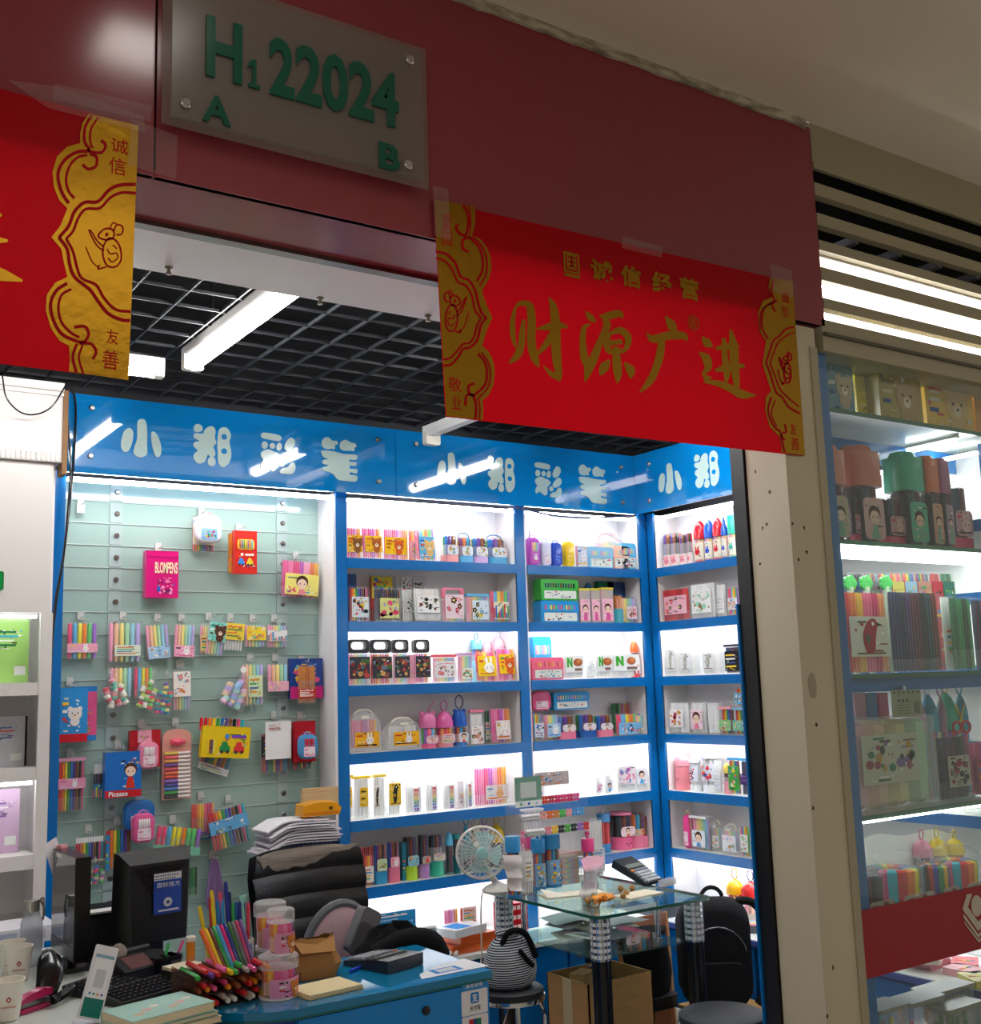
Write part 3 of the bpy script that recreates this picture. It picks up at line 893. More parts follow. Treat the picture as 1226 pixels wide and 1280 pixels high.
  for k,c in enumerate(('d9352f', 'ee8a2a', 'f2d53a', '3f9e4c', '2f6fc0', '6a3a98')):
   m.box(X(0.30),y - e,Z(0.02 + 0.16 * (5 - k)),X(0.80),y,Z(0.165 + 0.16 * (5 - k)),hx(c), 'paper')
  word(m, 'MARKER',X(0.34),Z(0.06),X(0.74),Z(0.94),y - 1.5 * e,WHITE,rot=90)
def make_case(t,w,h,d,o,rn):
 """flat clear box standing on edge: pens, shell, printed card, optional lid, grip, rounded top"""
 n = o.get('n',max(3,int(w / 0.0105)))
 top = o.get('top',0.0)
 inner = h - 0.008 - top
 m = MB()
 pens(m,n,-w / 2 + 0.004,w / 2 - 0.004,0.004,inner,0.0,o.get('pal', 'multi'),o.get('cap',0.72),o.get('capcol'),r=min((w - 0.008) / n * 0.45,d * 0.42),shuffle=o.get('shuffle',False))
 m.build('pens',t)['kind'] = 'stuff'
 s = MB()
 rad = o.get('rad',0.006)
 if o.get('arch'):
  k = o['arch']
  poly = [(w / 2,0),(w / 2,h * (1 - k))] + arc(0,h * (1 - k),h * k,0,180,10,sx=(w / 2) / (h * k))[1:-1] + [(-w / 2,h * (1 - k)),(-w / 2,0)]
  s.prism(poly,-d / 2,d / 2,mat=o.get('shell', 'clear'))
 else:
  s.rbox(-w / 2,-d / 2,0,w / 2,d / 2,h - top,rad,mat=o.get('shell', 'clear'),seg=2)
 s.build('case',t)
 if o.get('card'):
  a,b,c,e_ = o.get('area',(0.08,0.92,0.12,0.62))
  k = MB()
  x0,x1,z0,z1 = -w / 2 + w * a,-w / 2 + w * b,h * c,h * e_
  k.rbox(x0,-d / 2 - 0.0016,z0,x1,-d / 2 - 0.0004,z1,0.003,hx(o['card']), 'paper',seg=2)
  if o.get('head'):
   k.rbox(x0,-d / 2 - 0.0019,z0 + (z1 - z0) * 0.72,x1,-d / 2 - 0.0016,z1,0.003,hx(o['head']), 'paper',seg=2)
  motif(k,o.get('motif', 'bear'),x0,z0,x1,z1,-d / 2 - 0.002,rn,o.get('ink'))
  if o.get('word'):
   wd,ra,rb,rc,rd,wc = o['word']
   word(k,wd,x0 + (x1 - x0) * ra,z0 + (z1 - z0) * rc,x0 + (x1 - x0) * rb,z0 + (z1 - z0) * rd,-d / 2 - 0.0045,hx(wc))
  k.build('card',t)
 if o.get('lid'):
  l = MB()
  l.rbox(-w / 2 - 0.001,-d / 2 - 0.001,h - top - 0.006,w / 2 + 0.001,d / 2 + 0.001,h - top + 0.006,0.003,hx(o['lid']),o.get('lidmat', 'gloss'))
  l.build('lid',t)
 if o.get('grip'):
  g = MB()
  gw,gz = w * 0.38,h - top
  gh = max(top,0.02)
  if o.get('gripkind') == 'slab':
   outer = rrect(-w / 2,gz - 0.004,w / 2,gz + gh,0.014,3)
   hole = rrect(-w * 0.36,gz + gh * 0.22,w * 0.36,gz + gh * 0.82,gh * 0.28,3)
   nn = len(outer)
   V = [(p[0],yy,p[1]) for yy in (-d * 0.3,d * 0.3) for p in outer] + [(p[0],yy,p[1]) for yy in (-d * 0.3,d * 0.3) for p in hole]
   F = []
   for i in range(nn):
    j = (i + 1) % nn
    F += [(i,j,2 * nn + j,2 * nn + i),(nn + j,nn + i,3 * nn + i,3 * nn + j),(j,i,nn + i,nn + j),(2 * nn + i,2 * nn + j,3 * nn + j,3 * nn + i)]
   g.add(V,F,hx(o['grip']), 'gloss')
  else:
   g.tube([(x,0,z) for x,z in [(-gw,gz - 0.002)] + arc(0,gz,gh,170,10,8,sx=gw / gh) + [(gw,gz - 0.002)]],0.0035,6,hx(o['grip']), 'gloss')
  g.build('handle',t)
def make_cup(t,w,h,d,o,rn):
 """clear tumbler of pens on a coloured foot, with a lid or cap"""
 r = w / 2
 bh = o.get('base_h',0.3) * h
 bc = hx(o.get('base', 'e58ab0'))
 caph = o.get('cap_h',0.0) * h
 n = o.get('n',9)
 m = MB()
 cols = [hx(c) for c in PAL[o.get('pal', 'multi')]]
 zt_ = h - caph - 0.006
 for i in range(n):
  a = 2 * math.pi * i / n + 0.3
  rr = r * 0.62
  c = cols[i % len(cols)]
  x,y = rr * math.cos(a),rr * math.sin(a)
  pr = r * 0.26
  zc = zt_ - (zt_ - bh) * 0.45
  m.lathe([(pr * 0.9,0.01),(pr * 0.9,zc)],(x,y,0),6,tuple(min(1,0.6 * q + 0.35) for q in c) if o.get('pale',True) else c, 'gloss')
  m.lathe([(pr,zc),(pr,zt_ - 0.006),(pr * 0.5,zt_)],(x,y,0),6,c, 'gloss')
 m.build('pens',t)['kind'] = 'stuff'
 sq = o.get('square')
 s = MB()
 if sq:
  s.rbox(-r,-r * 0.8,0.002,r,r * 0.8,h - caph,r * 0.35,mat='clear',ax=2)
 else:
  s.lathe([(r * 0.97,0.002),(r,h - caph)],n=18,mat=o.get('shell', 'clear'))
 s.build('tumbler',t)
 if bh > 0:
  b = MB()
  if sq:
   b.rbox(-r * 1.02,-r * 0.82,0,r * 1.02,r * 0.82,bh,r * 0.35,bc, 'gloss',ax=2)
  elif o.get('flare'):
   b.lathe([(r * 1.12,0),(r * 1.12,bh * 0.1),(r * 1.01,bh * 0.9),(r * 1.01,bh)],n=18,col=bc,mat='gloss')
  else:
   b.lathe([(r * 1.02,0),(r * 1.02,bh)],n=18,col=bc,mat='gloss')
  if o.get('face'):
   fz = bh * 0.5
   yy = -r * (0.83 if sq else 1.03)
   for sgn in (-1,1):
    b.disc(sgn * r * 0.22,fz,r * 0.07,yy,hx('33221f'),n=6,t=0.002)
   b.disc(0,fz - r * 0.16,r * 0.08,yy,hx('a5485a'),n=6,t=0.002)
  b.build('foot',t)
 if o.get('wrap'):
  k = MB()
  l0,l1 = o.get('lab',(0.18,0.62))
  z0,z1 = h * l0,h * l1
  if o.get('labshape') == 'wrap':
   R = r * 1.035
   st,sp_ = math.radians(-155),math.radians(-25)
   nn = 10
   V = []
   for i in range(nn + 1):
    a = st + (sp_ - st) * i / nn
    V += [(R * math.cos(a),R * math.sin(a),z0),(R * math.cos(a),R * math.sin(a),z1)]
   k.add(V,[(2 * i,2 * i + 2,2 * i + 3,2 * i + 1) for i in range(nn)],hx(o['wrap']), 'paper')
   st_ = len(k.v)
   motif(k,o.get('motif', 'girl'),-r * 0.8,z0,r * 0.8,z1,-R - 0.001,rn,o.get('ink'))
   for q in range(st_, len(k.v)):           # bend the print round the tumbler
    x,y,z = k.v[q]
    k.v[q] = (-y * math.sin(x / R),y * math.cos(x / R),z)
  else:
   yy = -r * (0.83 if sq else 1.0) - 0.002
   k.rbox(-r * 0.8,yy - 0.001,z0,r * 0.8,yy,z1,r * 0.3,hx(o['wrap']), 'paper')
   motif(k,o.get('motif', 'girl'),-r * 0.75,z0,r * 0.75,z1,yy - 0.0012,rn,o.get('ink'))
  k.build('label_wrap',t)
 ck = o.get('cap')
 z0 = h - caph
 cc = hx(o.get('capc', 'e0407a'))
 c = MB()
 if ck == 'dome':
  c.lathe([(r * 1.04,z0 - 0.004),(r * 1.04,z0 + caph * 0.35),(r * 0.9,z0 + caph * 0.62),(r * 0.58,z0 + caph * 0.86),(r * 0.2,h),(0.0,h)],n=18,col=cc,mat='gloss')
 elif ck == 'point':
  c.lathe([(r * 1.04,z0 - 0.004),(r * 0.9,z0 + caph * 0.35),(r * 0.42,z0 + caph * 0.6),(r * 0.4,z0 + caph * 0.75),(r * 0.1,h),(0.0,h)],n=16,col=cc,mat='gloss')
 elif ck == 'flat':
  c.lathe([(r * 1.05,z0 - 0.004),(r * 1.05,h - 0.004),(r * 0.95,h),(0.0,h)],n=18,col=cc,mat=o.get('capmat', 'gloss'))
 elif ck == 'square':
  c.rbox(-r * 1.05,-r * 0.85,z0 - 0.004,r * 1.05,r * 0.85,h,r * 0.35,cc, 'gloss',ax=2)
  c.lathe([(r * 1.0,h - 0.001),(r * 0.8,h + r * 0.35),(0,h + r * 0.42)],n=16,col=cc,mat='gloss',sy=0.8)
 elif ck == 'clear_dome':
  c.lathe([(r * 1.02,z0),(r * 0.95,z0 + caph * 0.45),(r * 0.6,z0 + caph * 0.85),(0.0,h)],n=18,mat='clear')
 elif ck == 'ears':
  c.lathe([(r * 1.05,z0 - 0.004),(r * 1.05,z0 + caph * 0.55),(r * 0.75,z0 + caph * 0.85),(0.0,h - 0.002)],n=18,col=cc,mat='gloss')
  for sgn in (-1,1):
   c.lathe([(0.0,-r * 0.2),(r * 0.3,-r * 0.12),(r * 0.3,r * 0.12),(0,r * 0.2)],(sgn * r * 0.75,0,h - caph * 0.12),10,cc, 'gloss',1)
 if ck:
  c.build('cap',t)
 if o.get('loop'):
  l = MB()
  lh = o.get('loop_h',0.16) * h
  l.tube([(x,0,z) for x,z in arc(0,h + lh * 0.5,lh * 0.5,-80,260,12,sx=0.7)],0.0028,6,hx(o['loop']), 'gloss')
  l.build('loop',t)
 if o.get('grip'):
  g = MB()
  lh = o.get('loop_h',0.14) * h
  g.tube([(x,0,z) for x,z in [(-r * 0.8,h * 0.9)] + arc(0,h,lh,180,0,10,sx=r * 0.8 / lh) + [(r * 0.8,h * 0.9)]],0.0028,6,hx(o['grip']), 'gloss')
  g.build('handle',t)
 if o.get('strap'):
  g = MB()
  g.tube(smooth_open([(0,0,h - 0.004),(r * 0.3,0,h + 0.02),(r * 0.9,-0.004,h + 0.05)]),0.003,6,hx(o['strap']), 'gloss')
  g.build('strap',t)
def make_carry(t,w,h,d,o,rn):
 """milky carry case with a rounded shoulder and a moulded grip"""
 body = smooth_closed([(-w * 0.46,0.002),(-w * 0.5,h * 0.08),(-w * 0.49,h * 0.45),(-w * 0.42,h * 0.74),(-w * 0.22,h * 0.9),(0,h * 0.93),(w * 0.22,h * 0.9),(w * 0.42,h * 0.74),(w * 0.49,h * 0.45),(w * 0.5,h * 0.08),(w * 0.46,0.002),(0,0.0)],3)
 n = o.get('n',max(5,int(w / 0.014)))
 m = MB()
 pens(m,n,-w * 0.38,w * 0.4,0.02,h * 0.74,0,o.get('pal', 'pink'),0.45)
 m.build('pens',t)['kind'] = 'stuff'
 MB().prism([(p[0],max(0,p[1])) for p in body],-d / 2,d / 2,mat=o.get('shell', 'milky')).build('case',t)
 g = MB()
 g.tube([(x,0,z) for x,z in [(-w * 0.3,h * 0.8)] + arc(0,h * 0.86,h * 0.12,165,15,8,sx=w * 0.27 / (h * 0.12)) + [(w * 0.3,h * 0.8)]],0.006,8,hx(o.get('grip', 'dedbcc')), 'gloss')
 g.build('handle',t)
 k = MB()
 a,b,c,e_ = o.get('area',(0.16,0.9,0.12,0.5))
 x0,x1,z0,z1 = -w / 2 + w * a,-w / 2 + w * b,h * c,h * e_
 k.rbox(x0,-d / 2 - 0.0016,z0,x1,-d / 2 - 0.0004,z1,0.004,hx(o.get('card', 'f2b21c')), 'paper')
 motif(k,o.get('motif', 'rabbit'),x0,z0,x1,z1,-d / 2 - 0.002,rn,o.get('ink'))
 k.build('card',t)
 f = MB()
 f.rbox(-w * 0.12,-d / 2 - 0.004,h * 0.76,w * 0.12,-d / 2,h * 0.84,0.004,hx('e4e0d2'), 'gloss')
 f.build('latch',t)
def make_box(t,w,h,d,o,rn):
 """printed carton"""
 c = hx(o.get('col', '2a7ac0'))
 b = MB()
 b.box(-w / 2,-d / 2,0,w / 2,d / 2,h,c,o.get('mat', 'gloss'))
 b.box(-w / 2 + 0.0005,-d / 2 - 0.0006,h - 0.0025,w / 2 - 0.0005,-d / 2,h - 0.0015,tuple(0.5 * q for q in c), 'paper')
 b.build('carton',t)
 k = MB()
 y = -d / 2 - 0.0006
 if o.get('band'):
  k.box(-w / 2,y - 0.0004,h * o.get('bz',(0.0,0.25))[0],w / 2,y,h * o.get('bz',(0.0,0.25))[1],hx(o['band']), 'paper')
 if o.get('window'):
  a,bb,c0,c1 = o['window']
  k.rbox(-w / 2 + w * a,y - 0.0006,h * c0,-w / 2 + w * bb,y - 0.0002,h * c1,0.012,hx('f3d640'), 'paper')
  pens(k,7,-w / 2 + w * (a + 0.06),-w / 2 + w * (bb - 0.06),h * (c0 + 0.015),h * (c1 - 0.015),y - 0.003,o.get('pal', 'crayon'),r=0.003)
 a,bb,c0,c1 = o.get('area',(0.1,0.9,0.12,0.6))
 motif(k,o.get('motif', 'photo'),-w / 2 + w * a,h * c0,-w / 2 + w * bb,h * c1,y - 0.0006,rn,o.get('ink'))
 if o.get('word'):
  wd,ra,rb,rc,rd,wc = o['word']
  word(k,wd,-w / 2 + w * ra,h * rc,-w / 2 + w * rb,h * rd,y - 0.0030,hx(wc),bold=0.02)
 k.build('print',t)['kind'] = 'stuff'
def make_tray(t,w,h,d,o,rn):
 """slatted plastic pen case lying on its long side, slots in the lid"""
 c = hx(o.get('col', '3aa83a'))
 b = MB()
 b.rbox(-w / 2,-d / 2,0,w / 2,d / 2,h,0.01,c, 'gloss')
 b.build('body',t)
 l = MB()
 l.rbox(-w / 2 - 0.002,-d / 2 - 0.003,h * 0.5,w / 2 + 0.002,-d / 2,h * 0.96,0.008,tuple(min(1,1.15 * q) for q in c), 'gloss')
 n = 12
 for i in range(n):
  x = -w * 0.42 + w * 0.84 * (i + 0.5) / n
  l.rbox(x - w * 0.018,-d / 2 - 0.0045,h * 0.58,x + w * 0.018,-d / 2 - 0.003,h * 0.8,0.002,hx(PAL[o.get('pal', 'dark')][i % len(PAL[o.get('pal', 'dark')])]), 'gloss')
 l.build('lid',t)
 k = MB()
 k.rbox(-w * 0.42,-d / 2 - 0.0025,h * 0.08,w * 0.45,-d / 2 - 0.0005,h * 0.45,0.004,hx('e8efe6'), 'paper')
 motif(k, 'photo',-w * 0.42,h * 0.08,w * 0.45,h * 0.45,-d / 2 - 0.003,rn,['222226', 'f3f3f3',c and 'd8586a', '4a90c0'])
 k.build('card',t)
def make_pouch(t,w,h,d,o,rn):
 """soft zipped pouch shaped like a little satchel"""
 c = hx(o.get('col', 'e86fa4'))
 b = MB()
 ring = rrect(-w / 2,0,w / 2,h,min(w,h) * 0.32,4)
 cx,cz = 0,h / 2
 V,F = [],[]
 lev = ((-d / 2,0.72),(-d * 0.42,0.92),(-d * 0.15,1.0),(d * 0.15,1.0),(d * 0.42,0.92),(d / 2,0.72))
 n = len(ring)
 for y,s in lev:
  V += [(cx + (p[0] - cx) * s,y,cz + (p[1] - cz) * s) for p in ring]
 for k in range(len(lev) - 1):
  for i in range(n):
   j = (i + 1) % n
   F.append((k * n + i,(k + 1) * n + i,(k + 1) * n + j,k * n + j))
 F.append(list(range(n)))
 F.append([(len(lev) - 1) * n + i for i in range(n)][::-1])
 b.add(V,F,c,o.get('mat', 'gloss'))
 b.build('body',t)
 z = MB()
 z.tube([(p[0] * 0.99,-d * 0.1,cz + (p[1] - cz) * 0.97) for p in ring],0.0022,5,hx(o.get('trim', 'f5b8d0')), 'gloss',closed=True)
 z.build('piping',t)
 k = MB()
 k.rbox(-w * 0.3,-d / 2 - 0.0015,h * 0.1,w * 0.3,-d / 2 + 0.0015,h * 0.5,0.006,hx(o.get('pocket', 'f7d9e6')), 'paper')
 motif(k,o.get('motif', 'rabbit'),-w * 0.28,h * 0.12,w * 0.28,h * 0.48,-d / 2 - 0.0018,rn,o.get('ink',['f7f0f2', 'd85a8a', '8a5ac0', 'e0447a']))
 if o.get('pens',True):
  pens(k,5,-w * 0.27,w * 0.27,h * 0.5,h * 0.82,-d / 2 - 0.0005,o.get('pal', 'white'),r=w * 0.045)
 k.build('pocket',t)
 g = MB()
 g.tube([(x,0,zz_) for x,zz_ in arc(0,h,h * 0.1,180,0,8,sx=1.3)],0.002,5,hx(o.get('trim', 'f5b8d0')), 'gloss')
 g.build('loop',t)
def make_minis(t,w,h,d,o,rn):
 """clear gusset bag with little round-capped markers tumbled in it"""
 cols = [hx(c) for c in o.get('cols',['f6f3ea', 'e86a8a', '8fd07a', 'f3b86a', '9ac7e8', 'c79ae0'])]
 k = 0
 m = MB()
 r = min(w,h) * 0.125
 for iz in range(4):
  for ix in range(3):
   if iz == 3 and ix != 1:
    continue
   a = rn.uniform(-0.5,0.5)
   st_ = len(m.v)
   c = cols[k % len(cols)]
   c2 = cols[(k + 2) % len(cols)]
   m.lathe([(r * 0.8,-r * 1.1),(r,-r * 0.9),(r,0)],n=10,col=c,mat='gloss')
   m.lathe([(r,0),(r,r * 0.9),(r * 0.8,r * 1.1),(0,r * 1.15)],n=10,col=c2,mat='gloss')
   m.xf(Matrix.Translation((-w * 0.26 + w * 0.26 * ix + rn.uniform(-.004,.004),rn.uniform(-0.006,0.004),h * (0.16 + 0.2 * iz))) @ Matrix.Rotation(a,4, 'Y'),st_)
   k += 1
 m.build('markers',t)['kind'] = 'stuff'
 b = MB()
 P = [(-w / 2,0.0),(w / 2,0.0),(w * 0.52,h * 0.6),(w * 0.2,h * 0.84),(w * 0.1,h),(-w * 0.1,h),(-w * 0.2,h * 0.84),(-w * 0.52,h * 0.6)]
 b.prism(P,-d / 2,d / 2,mat='clear')
 b.build('bag',t)
 g = MB()
 g.tube([(0,0,h * 0.97),(0.004,0,h + 0.012),(0,0,h + 0.024),(-0.004,0,h + 0.012)],0.0018,5,hx('e8e8e8'), 'gloss',closed=True)
 g.build('tie',t)
def make_fan(t,w,h,d,o,rn):
 """folded plastic wallet with pens fanned in loops behind a printed strip"""
 n = o.get('n',10)
 m = MB()
 pens(m,n,-w / 2 + 0.003,w / 2 - 0.003,0.0,h * 0.97,0,o.get('pal', 'multi'),o.get('cap',0.4),o.get('capcol'),r=(w / n) * 0.42)
 m.build('pens',t)['kind'] = 'stuff'
 s = MB()
 s.box(-w / 2,-d / 2,-0.004,w / 2,d / 2,h,mat='clear')
 s.build('wallet',t)
 k = MB()
 a,b = o.get('strip',(0.3,0.75))
 k.box(-w / 2,-d / 2 - 0.0015,h * a,w / 2,-d / 2 - 0.0005,h * b,hx(o.get('card', '5fb4e4')), 'paper')
 motif(k,o.get('motif', 'photo'),-w / 2,h * a,w / 2,h * b,-d / 2 - 0.0018,rn,o.get('ink'))
 k.build('card',t)
KIND = {'case': make_case, 'cup': make_cup, 'carry': make_carry, 'box': make_box, 'tray': make_tray, 'pouch': make_pouch, 'minis': make_minis, 'fan': make_fan}
NAME = {'case': 'marker_case', 'cup': 'pen_tumbler', 'carry': 'carry_case', 'box': 'carton', 'tray': 'pencil_box', 'pouch': 'pencil_pouch', 'minis': 'marker_bag', 'fan': 'marker_wallet'}
CAT = {'case': 'marker set', 'cup': 'pen cup', 'carry': 'marker case', 'box': 'box', 'tray': 'pencil box', 'pouch': 'pouch', 'minis': 'marker bag', 'fan': 'marker set'}
DEP = {'case': 0.022, 'cup': 0.05, 'carry': 0.04, 'box': 0.03, 'tray': 0.04, 'pouch': 0.045, 'minis': 0.035, 'fan': 0.014}
def put(wall,row,x0,x1,yt,kind,label,group,dy=0.03,d=None,rz=0.0,z=None,plane=None,name=None,cat=None,tilt=0.0,**o):
 """product standing on a shelf: x0, x1, yt measured on the photograph"""
 Zb = z if z is not None else ROW[row]
 if wall == 'R':
  ax,v = 0,XR + dy
 elif wall == 'W':
  ax,v = 1,plane if plane else 2.6
  v += dy
 else:
  ax,v = 1,(plane or YB) + dy
 p = at((x0 + x1) / 2,yt,ax,v)
 bx,by = topx((p.x,p.y,Zb))
 ym = (yt + by) / 2
 a,b = at(x0,ym,ax,v),at(x1,ym,ax,v)
 h = p.z - Zb
 if wall == 'R':
  w = a.y - b.y
  dd = d or min(DEP[kind],0.12) if kind != 'cup' else w
  loc = (v + dd / 2,(a.y + b.y) / 2,Zb)
  r = -math.pi / 2 + rz
 else:
  w = b.x - a.x
  dd = d or DEP[kind] if kind != 'cup' else w
  loc = ((a.x + b.x) / 2,v + dd / 2,Zb)
  r = rz
 w -= 0.002
 Zb += 0.001
 if wall == 'B' and plane is None:            # keep inside the bay
  lo,hi = (2.314,3.252) if (x0 + x1) / 2 < 655 else (3.321,4.072)
  w = min(w,hi - lo - 0.004)
  if kind == 'cup':
   w = min(w,0.13)
   dd = w
  dd = min(dd,YP - 0.004 - v)
  loc = (min(max(loc[0],lo + w / 2 + 0.003),hi - w / 2 - 0.003),min(v + dd / 2,YP - dd / 2 - 0.004),Zb)
  if kind == 'cup':
   loc = (loc[0],min(v + w * 0.56,YP - w * 0.56 - 0.003),Zb)
 elif wall == 'R':
  if kind == 'cup':
   w = min(w,0.13)
   dd = w
  loc = (min(v + dd / 2,XP - dd / 2 - 0.004),min(loc[1],4.54 - w / 2),Zb)
  if kind == 'cup':
   loc = (min(v + w * 0.56,XP - w * 0.56 - 0.003),loc[1],Zb)
 else:
  loc = (loc[0],loc[1],Zb)
 t = thing(name or NAME[kind],label,cat or CAT[kind],loc,r,group)
 rn = random.Random(hash((x0,yt,kind)) & 0xffff if False else int(x0 * 7 + yt * 13))
 KIND[kind](t,w,h,dd,o,rn)
 if tilt:
  t.rotation_euler[0] = tilt if wall != 'R' else 0.0
  t.location.z += abs(math.sin(tilt)) * dd / 2
 return t
def hang(x0,x1,y0,y1,kind,label,group,out=0.0,d=None,roll=0.0,hk=True,name=None,cat=None,zoom=7,hx_=None,**o):
 """product hung on the slat wall; pixel box given in the photograph"""
 dd = d or DEP[kind]
 v = YG - 0.03 - out - dd / 2
 xm = (x0 + x1) / 2
 a,b = at(x0,(y0 + y1) / 2,1,v),at(x1,(y0 + y1) / 2,1,v)
 zt_,zb_ = at(xm,y0,1,v).z,at(xm,y1,1,v).z
 t = thing(name or NAME[kind],label,cat or CAT[kind],((a.x + b.x) / 2,v,zb_),0,group)
 rn = random.Random(int(x0 * 7 + y0 * 13))
 KIND[kind](t,b.x - a.x,zt_ - zb_,dd,o,rn)
 if o.get('tab',True):
  k = MB()
  ww = min(0.03,(b.x - a.x) * 0.4)
  k.prism([(-ww,zt_ - zb_ - 0.004),(ww,zt_ - zb_ - 0.004),(ww * 0.7,zt_ - zb_ + 0.014),(-ww * 0.7,zt_ - zb_ + 0.014)],0,0.001,mat='clear')
  k.build('hang_tab',t)
 if roll:
  t.rotation_euler[1] = roll
 if hk:
  hook((a.x + b.x) / 2 if hx_ is None else at(hx_,y0,1,v).x,zt_ + 0.012,out=0.055 + out)
 return t
# ================================================================== goods on the back shelves, wide bay
G = 'goods on the top shelf of the wide bay'
put('B',1,434,453,658, 'case', 'yellow bear card marker case at the post end of the top shelf',G,pal='pink',card='f4c12a',ink=['8a5a30', 'e0552a', 'd84a20'],area=(0,1,.2,.72))
put('B',1,454,479,658, 'case', 'yellow bear card marker case, second along the top shelf',G,dy=.012,pal='pink',card='f6c62c',ink=['b5642c', 'e0552a', 'f0a02a'],area=(.12,.98,.2,.7),tilt=-.1)
put('B',1,480,512,660, 'case', 'wide yellow bear card marker case in the middle of the row',G,pal='pink',card='f8c820',ink=['d8622c', 'e0552a', 'c84a2a'],area=(.02,.85,.18,.7))
put('B',1,511,522,661, 'case', 'slim pink card case tucked behind the blue bear set',G,dy=.07,pal='warm',card='f5b6c4',motif='flower')
put('B',1,521,546,658, 'case', 'marker case with blue card of a bear in a cap',G,dy=.015,pal='neon',card='5fb6e0',ink=['e8c07a', '2a6ac0', 'd84a3a'],area=(.14,.92,.1,.7),tilt=-.1,rad=.012)
for x0,x1,yt,b,lab,hd_,p in ((559,576,668, 'e89a9a', 'pen tumbler with coral foot beside the bear cases',None, 'multi'),(577,594,670, '5aa9d8', 'pen tumbler with blue foot and slim blue handle, smaller of two', '3a82b4', 'crayon'),
         (595,613,671, 'c8a8d8', 'pen tumbler with lilac foot between the two blue ones',None, 'multi'),(615,638,672, '4aa2d0', 'pen tumbler with blue foot and wide arched blue handle', '3a82b4', 'multi')):
 put('B',1,x0,x1,yt, 'cup',lab,G,base=b,base_h=.28,pal=p,square=True,wrap='e9eef2',lab=(.28,.62),motif='flower',grip=hd_,n=8)
G = 'goods on the second shelf of the wide bay'
put('B',2,435,446,718, 'box', 'narrow navy box behind the goods at the post',G,dy=.13,col='24508c',motif='flower')
put('B',2,463,492,718, 'case', 'yellow and green picture case standing in the back row',G,dy=.13,pal='multi',card='e8d23a',motif='photo',ink=['3a9a4a', 'e0447a', '2a6ac0'],area=(.05,.95,.5,.95))
put('B',2,496,515,719, 'case', 'white pen case in the back row, left of a pair',G,dy=.13,pal='white',card='eceeee',motif='photo',ink=['2c3a34', '5a7a6a', 'c03a3a'],area=(.3,.98,.45,.95))
put('B',2,516,535,720, 'case', 'white pen case in the back row, right of a pair',G,dy=.13,pal='white',card='e6e8ea',motif='lines',ink=['555a60', '888c90'],area=(.05,.8,.5,.9))
put('B',2,437,462,733, 'case', 'white card marker case with rainbow caps on the dim shelf',G,pal='multi',card='dfe8ea',motif='photo',ink=['222226', 'd83a3a', 'e8c03a', '4a90c0'],area=(.1,.95,.12,.7),cap=.3,capcol=None)
put('B',2,468,502,734, 'case', 'marker case with pink and green picture card on the dim shelf',G,pal='dark',card='d8dc8a',motif='photo',ink=['4a9a4a', 'b0a8c8', 'e0507a', 'd8446a'],area=(.2,.9,.1,.68),cap=.3)
put('B',2,503,518,735, 'case', 'white pen case half hidden by the photo card case',G,dy=.06,pal='white',card='e8eaea',motif='photo',ink=['2a3a34', '7a8a7a'],area=(.3,.9,.3,.7))
put('B',2,519,553,734, 'case', 'wide white pen case with dark photo print',G,dy=.015,pal='white',card='f0f0ee',motif='photo',ink=['23302a', '4a5a3a', '7a4a3a', 'd8d8d0'],area=(.1,.92,.25,.72),tilt=-.1)
put('B',2,553,581,735, 'case', 'clear case with pink carrying handle',G,pal='pastel',card='f2dfe4',motif='flower',ink=['e0507a', '2a2226', 'f0a0b4'],top=.05,grip='e88098',gripkind='slab',area=(.12,.95,.1,.8))
put('B',2,583,612,744, 'case', 'clear case with flat sky blue lid',G,pal='pastel',card='dceaf4',motif='flower',ink=['2a2a30', '4a9ad0', 'e8d040'],lid='5ab0dc',area=(.25,.95,.1,.8))
put('B',2,613,639,737, 'case', 'arched case with rainbow caps at the dim shelf end',G,pal='neon',card='efe6c8',motif='city',ink=['d83a3a', '3a6ac0', '4aa04a'],arch=.2,area=(.14,.88,.1,.62))
G = 'goods on the third shelf of the wide bay'
for i,(x0,x1,p,l) in enumerate(((436,463, 'pastel', 'first black handled marker case from the blue post'),(464.5,490.5, 'warm', 'second black handled marker case, pink and red caps'),(492.5,512.5, 'pastel', 'third black handled marker case, narrower'),(519,538.5, 'pink', 'fourth black handled marker case, last of the row'))):
 t = put('B',3,x0,x1,799.6, 'case',l, 'black handled marker cases',d=.045,pal=p,card='3b3a40',motif='photo',ink=['8a3a30', '4a6a3a', 'd0a060', 'b84a4a', '6a7a8a'],area=(.02,.98,.14,.62),top=.058,grip='17171a',gripkind='slab',n=8)
put('B',3,512.5,518.5,819, 'box', 'thin pink carton squeezed between two black handled cases',G,dy=.05,col='f0a8b8',motif='flower')
put('B',3,541.5,571,820, 'case', 'pale pen case with thin red lid',G,pal='pastel',card='f2ecea',motif='flower',ink=['e0507a', '2c2226', 'c8b0b8'],lid='d8505a',area=(.04,.96,.2,.8))
put('B',3,572.5,592,818, 'case', 'small pale case with a green sprig print',G,pal='pastel',card='f0f0ea',motif='photo',ink=['3a8a3a', '6aa85a', 'e87a5a'],area=(.25,.95,.12,.5),lid='c890c0')
put('B',3,594,606,800, 'cup', 'blue ring topped bottle behind the yellow cards',G,dy=.11,base='8ac4e0',base_h=.5,cap='flat',capc='6ab8dc',cap_h=.2,loop='58a8d4')
put('B',3,607,617,801, 'cup', 'pink bottle behind the yellow cards, thinner of two',G,dy=.11,base='f2c0cc',base_h=.5,cap='dome',capc='f5b4c4',cap_h=.3)
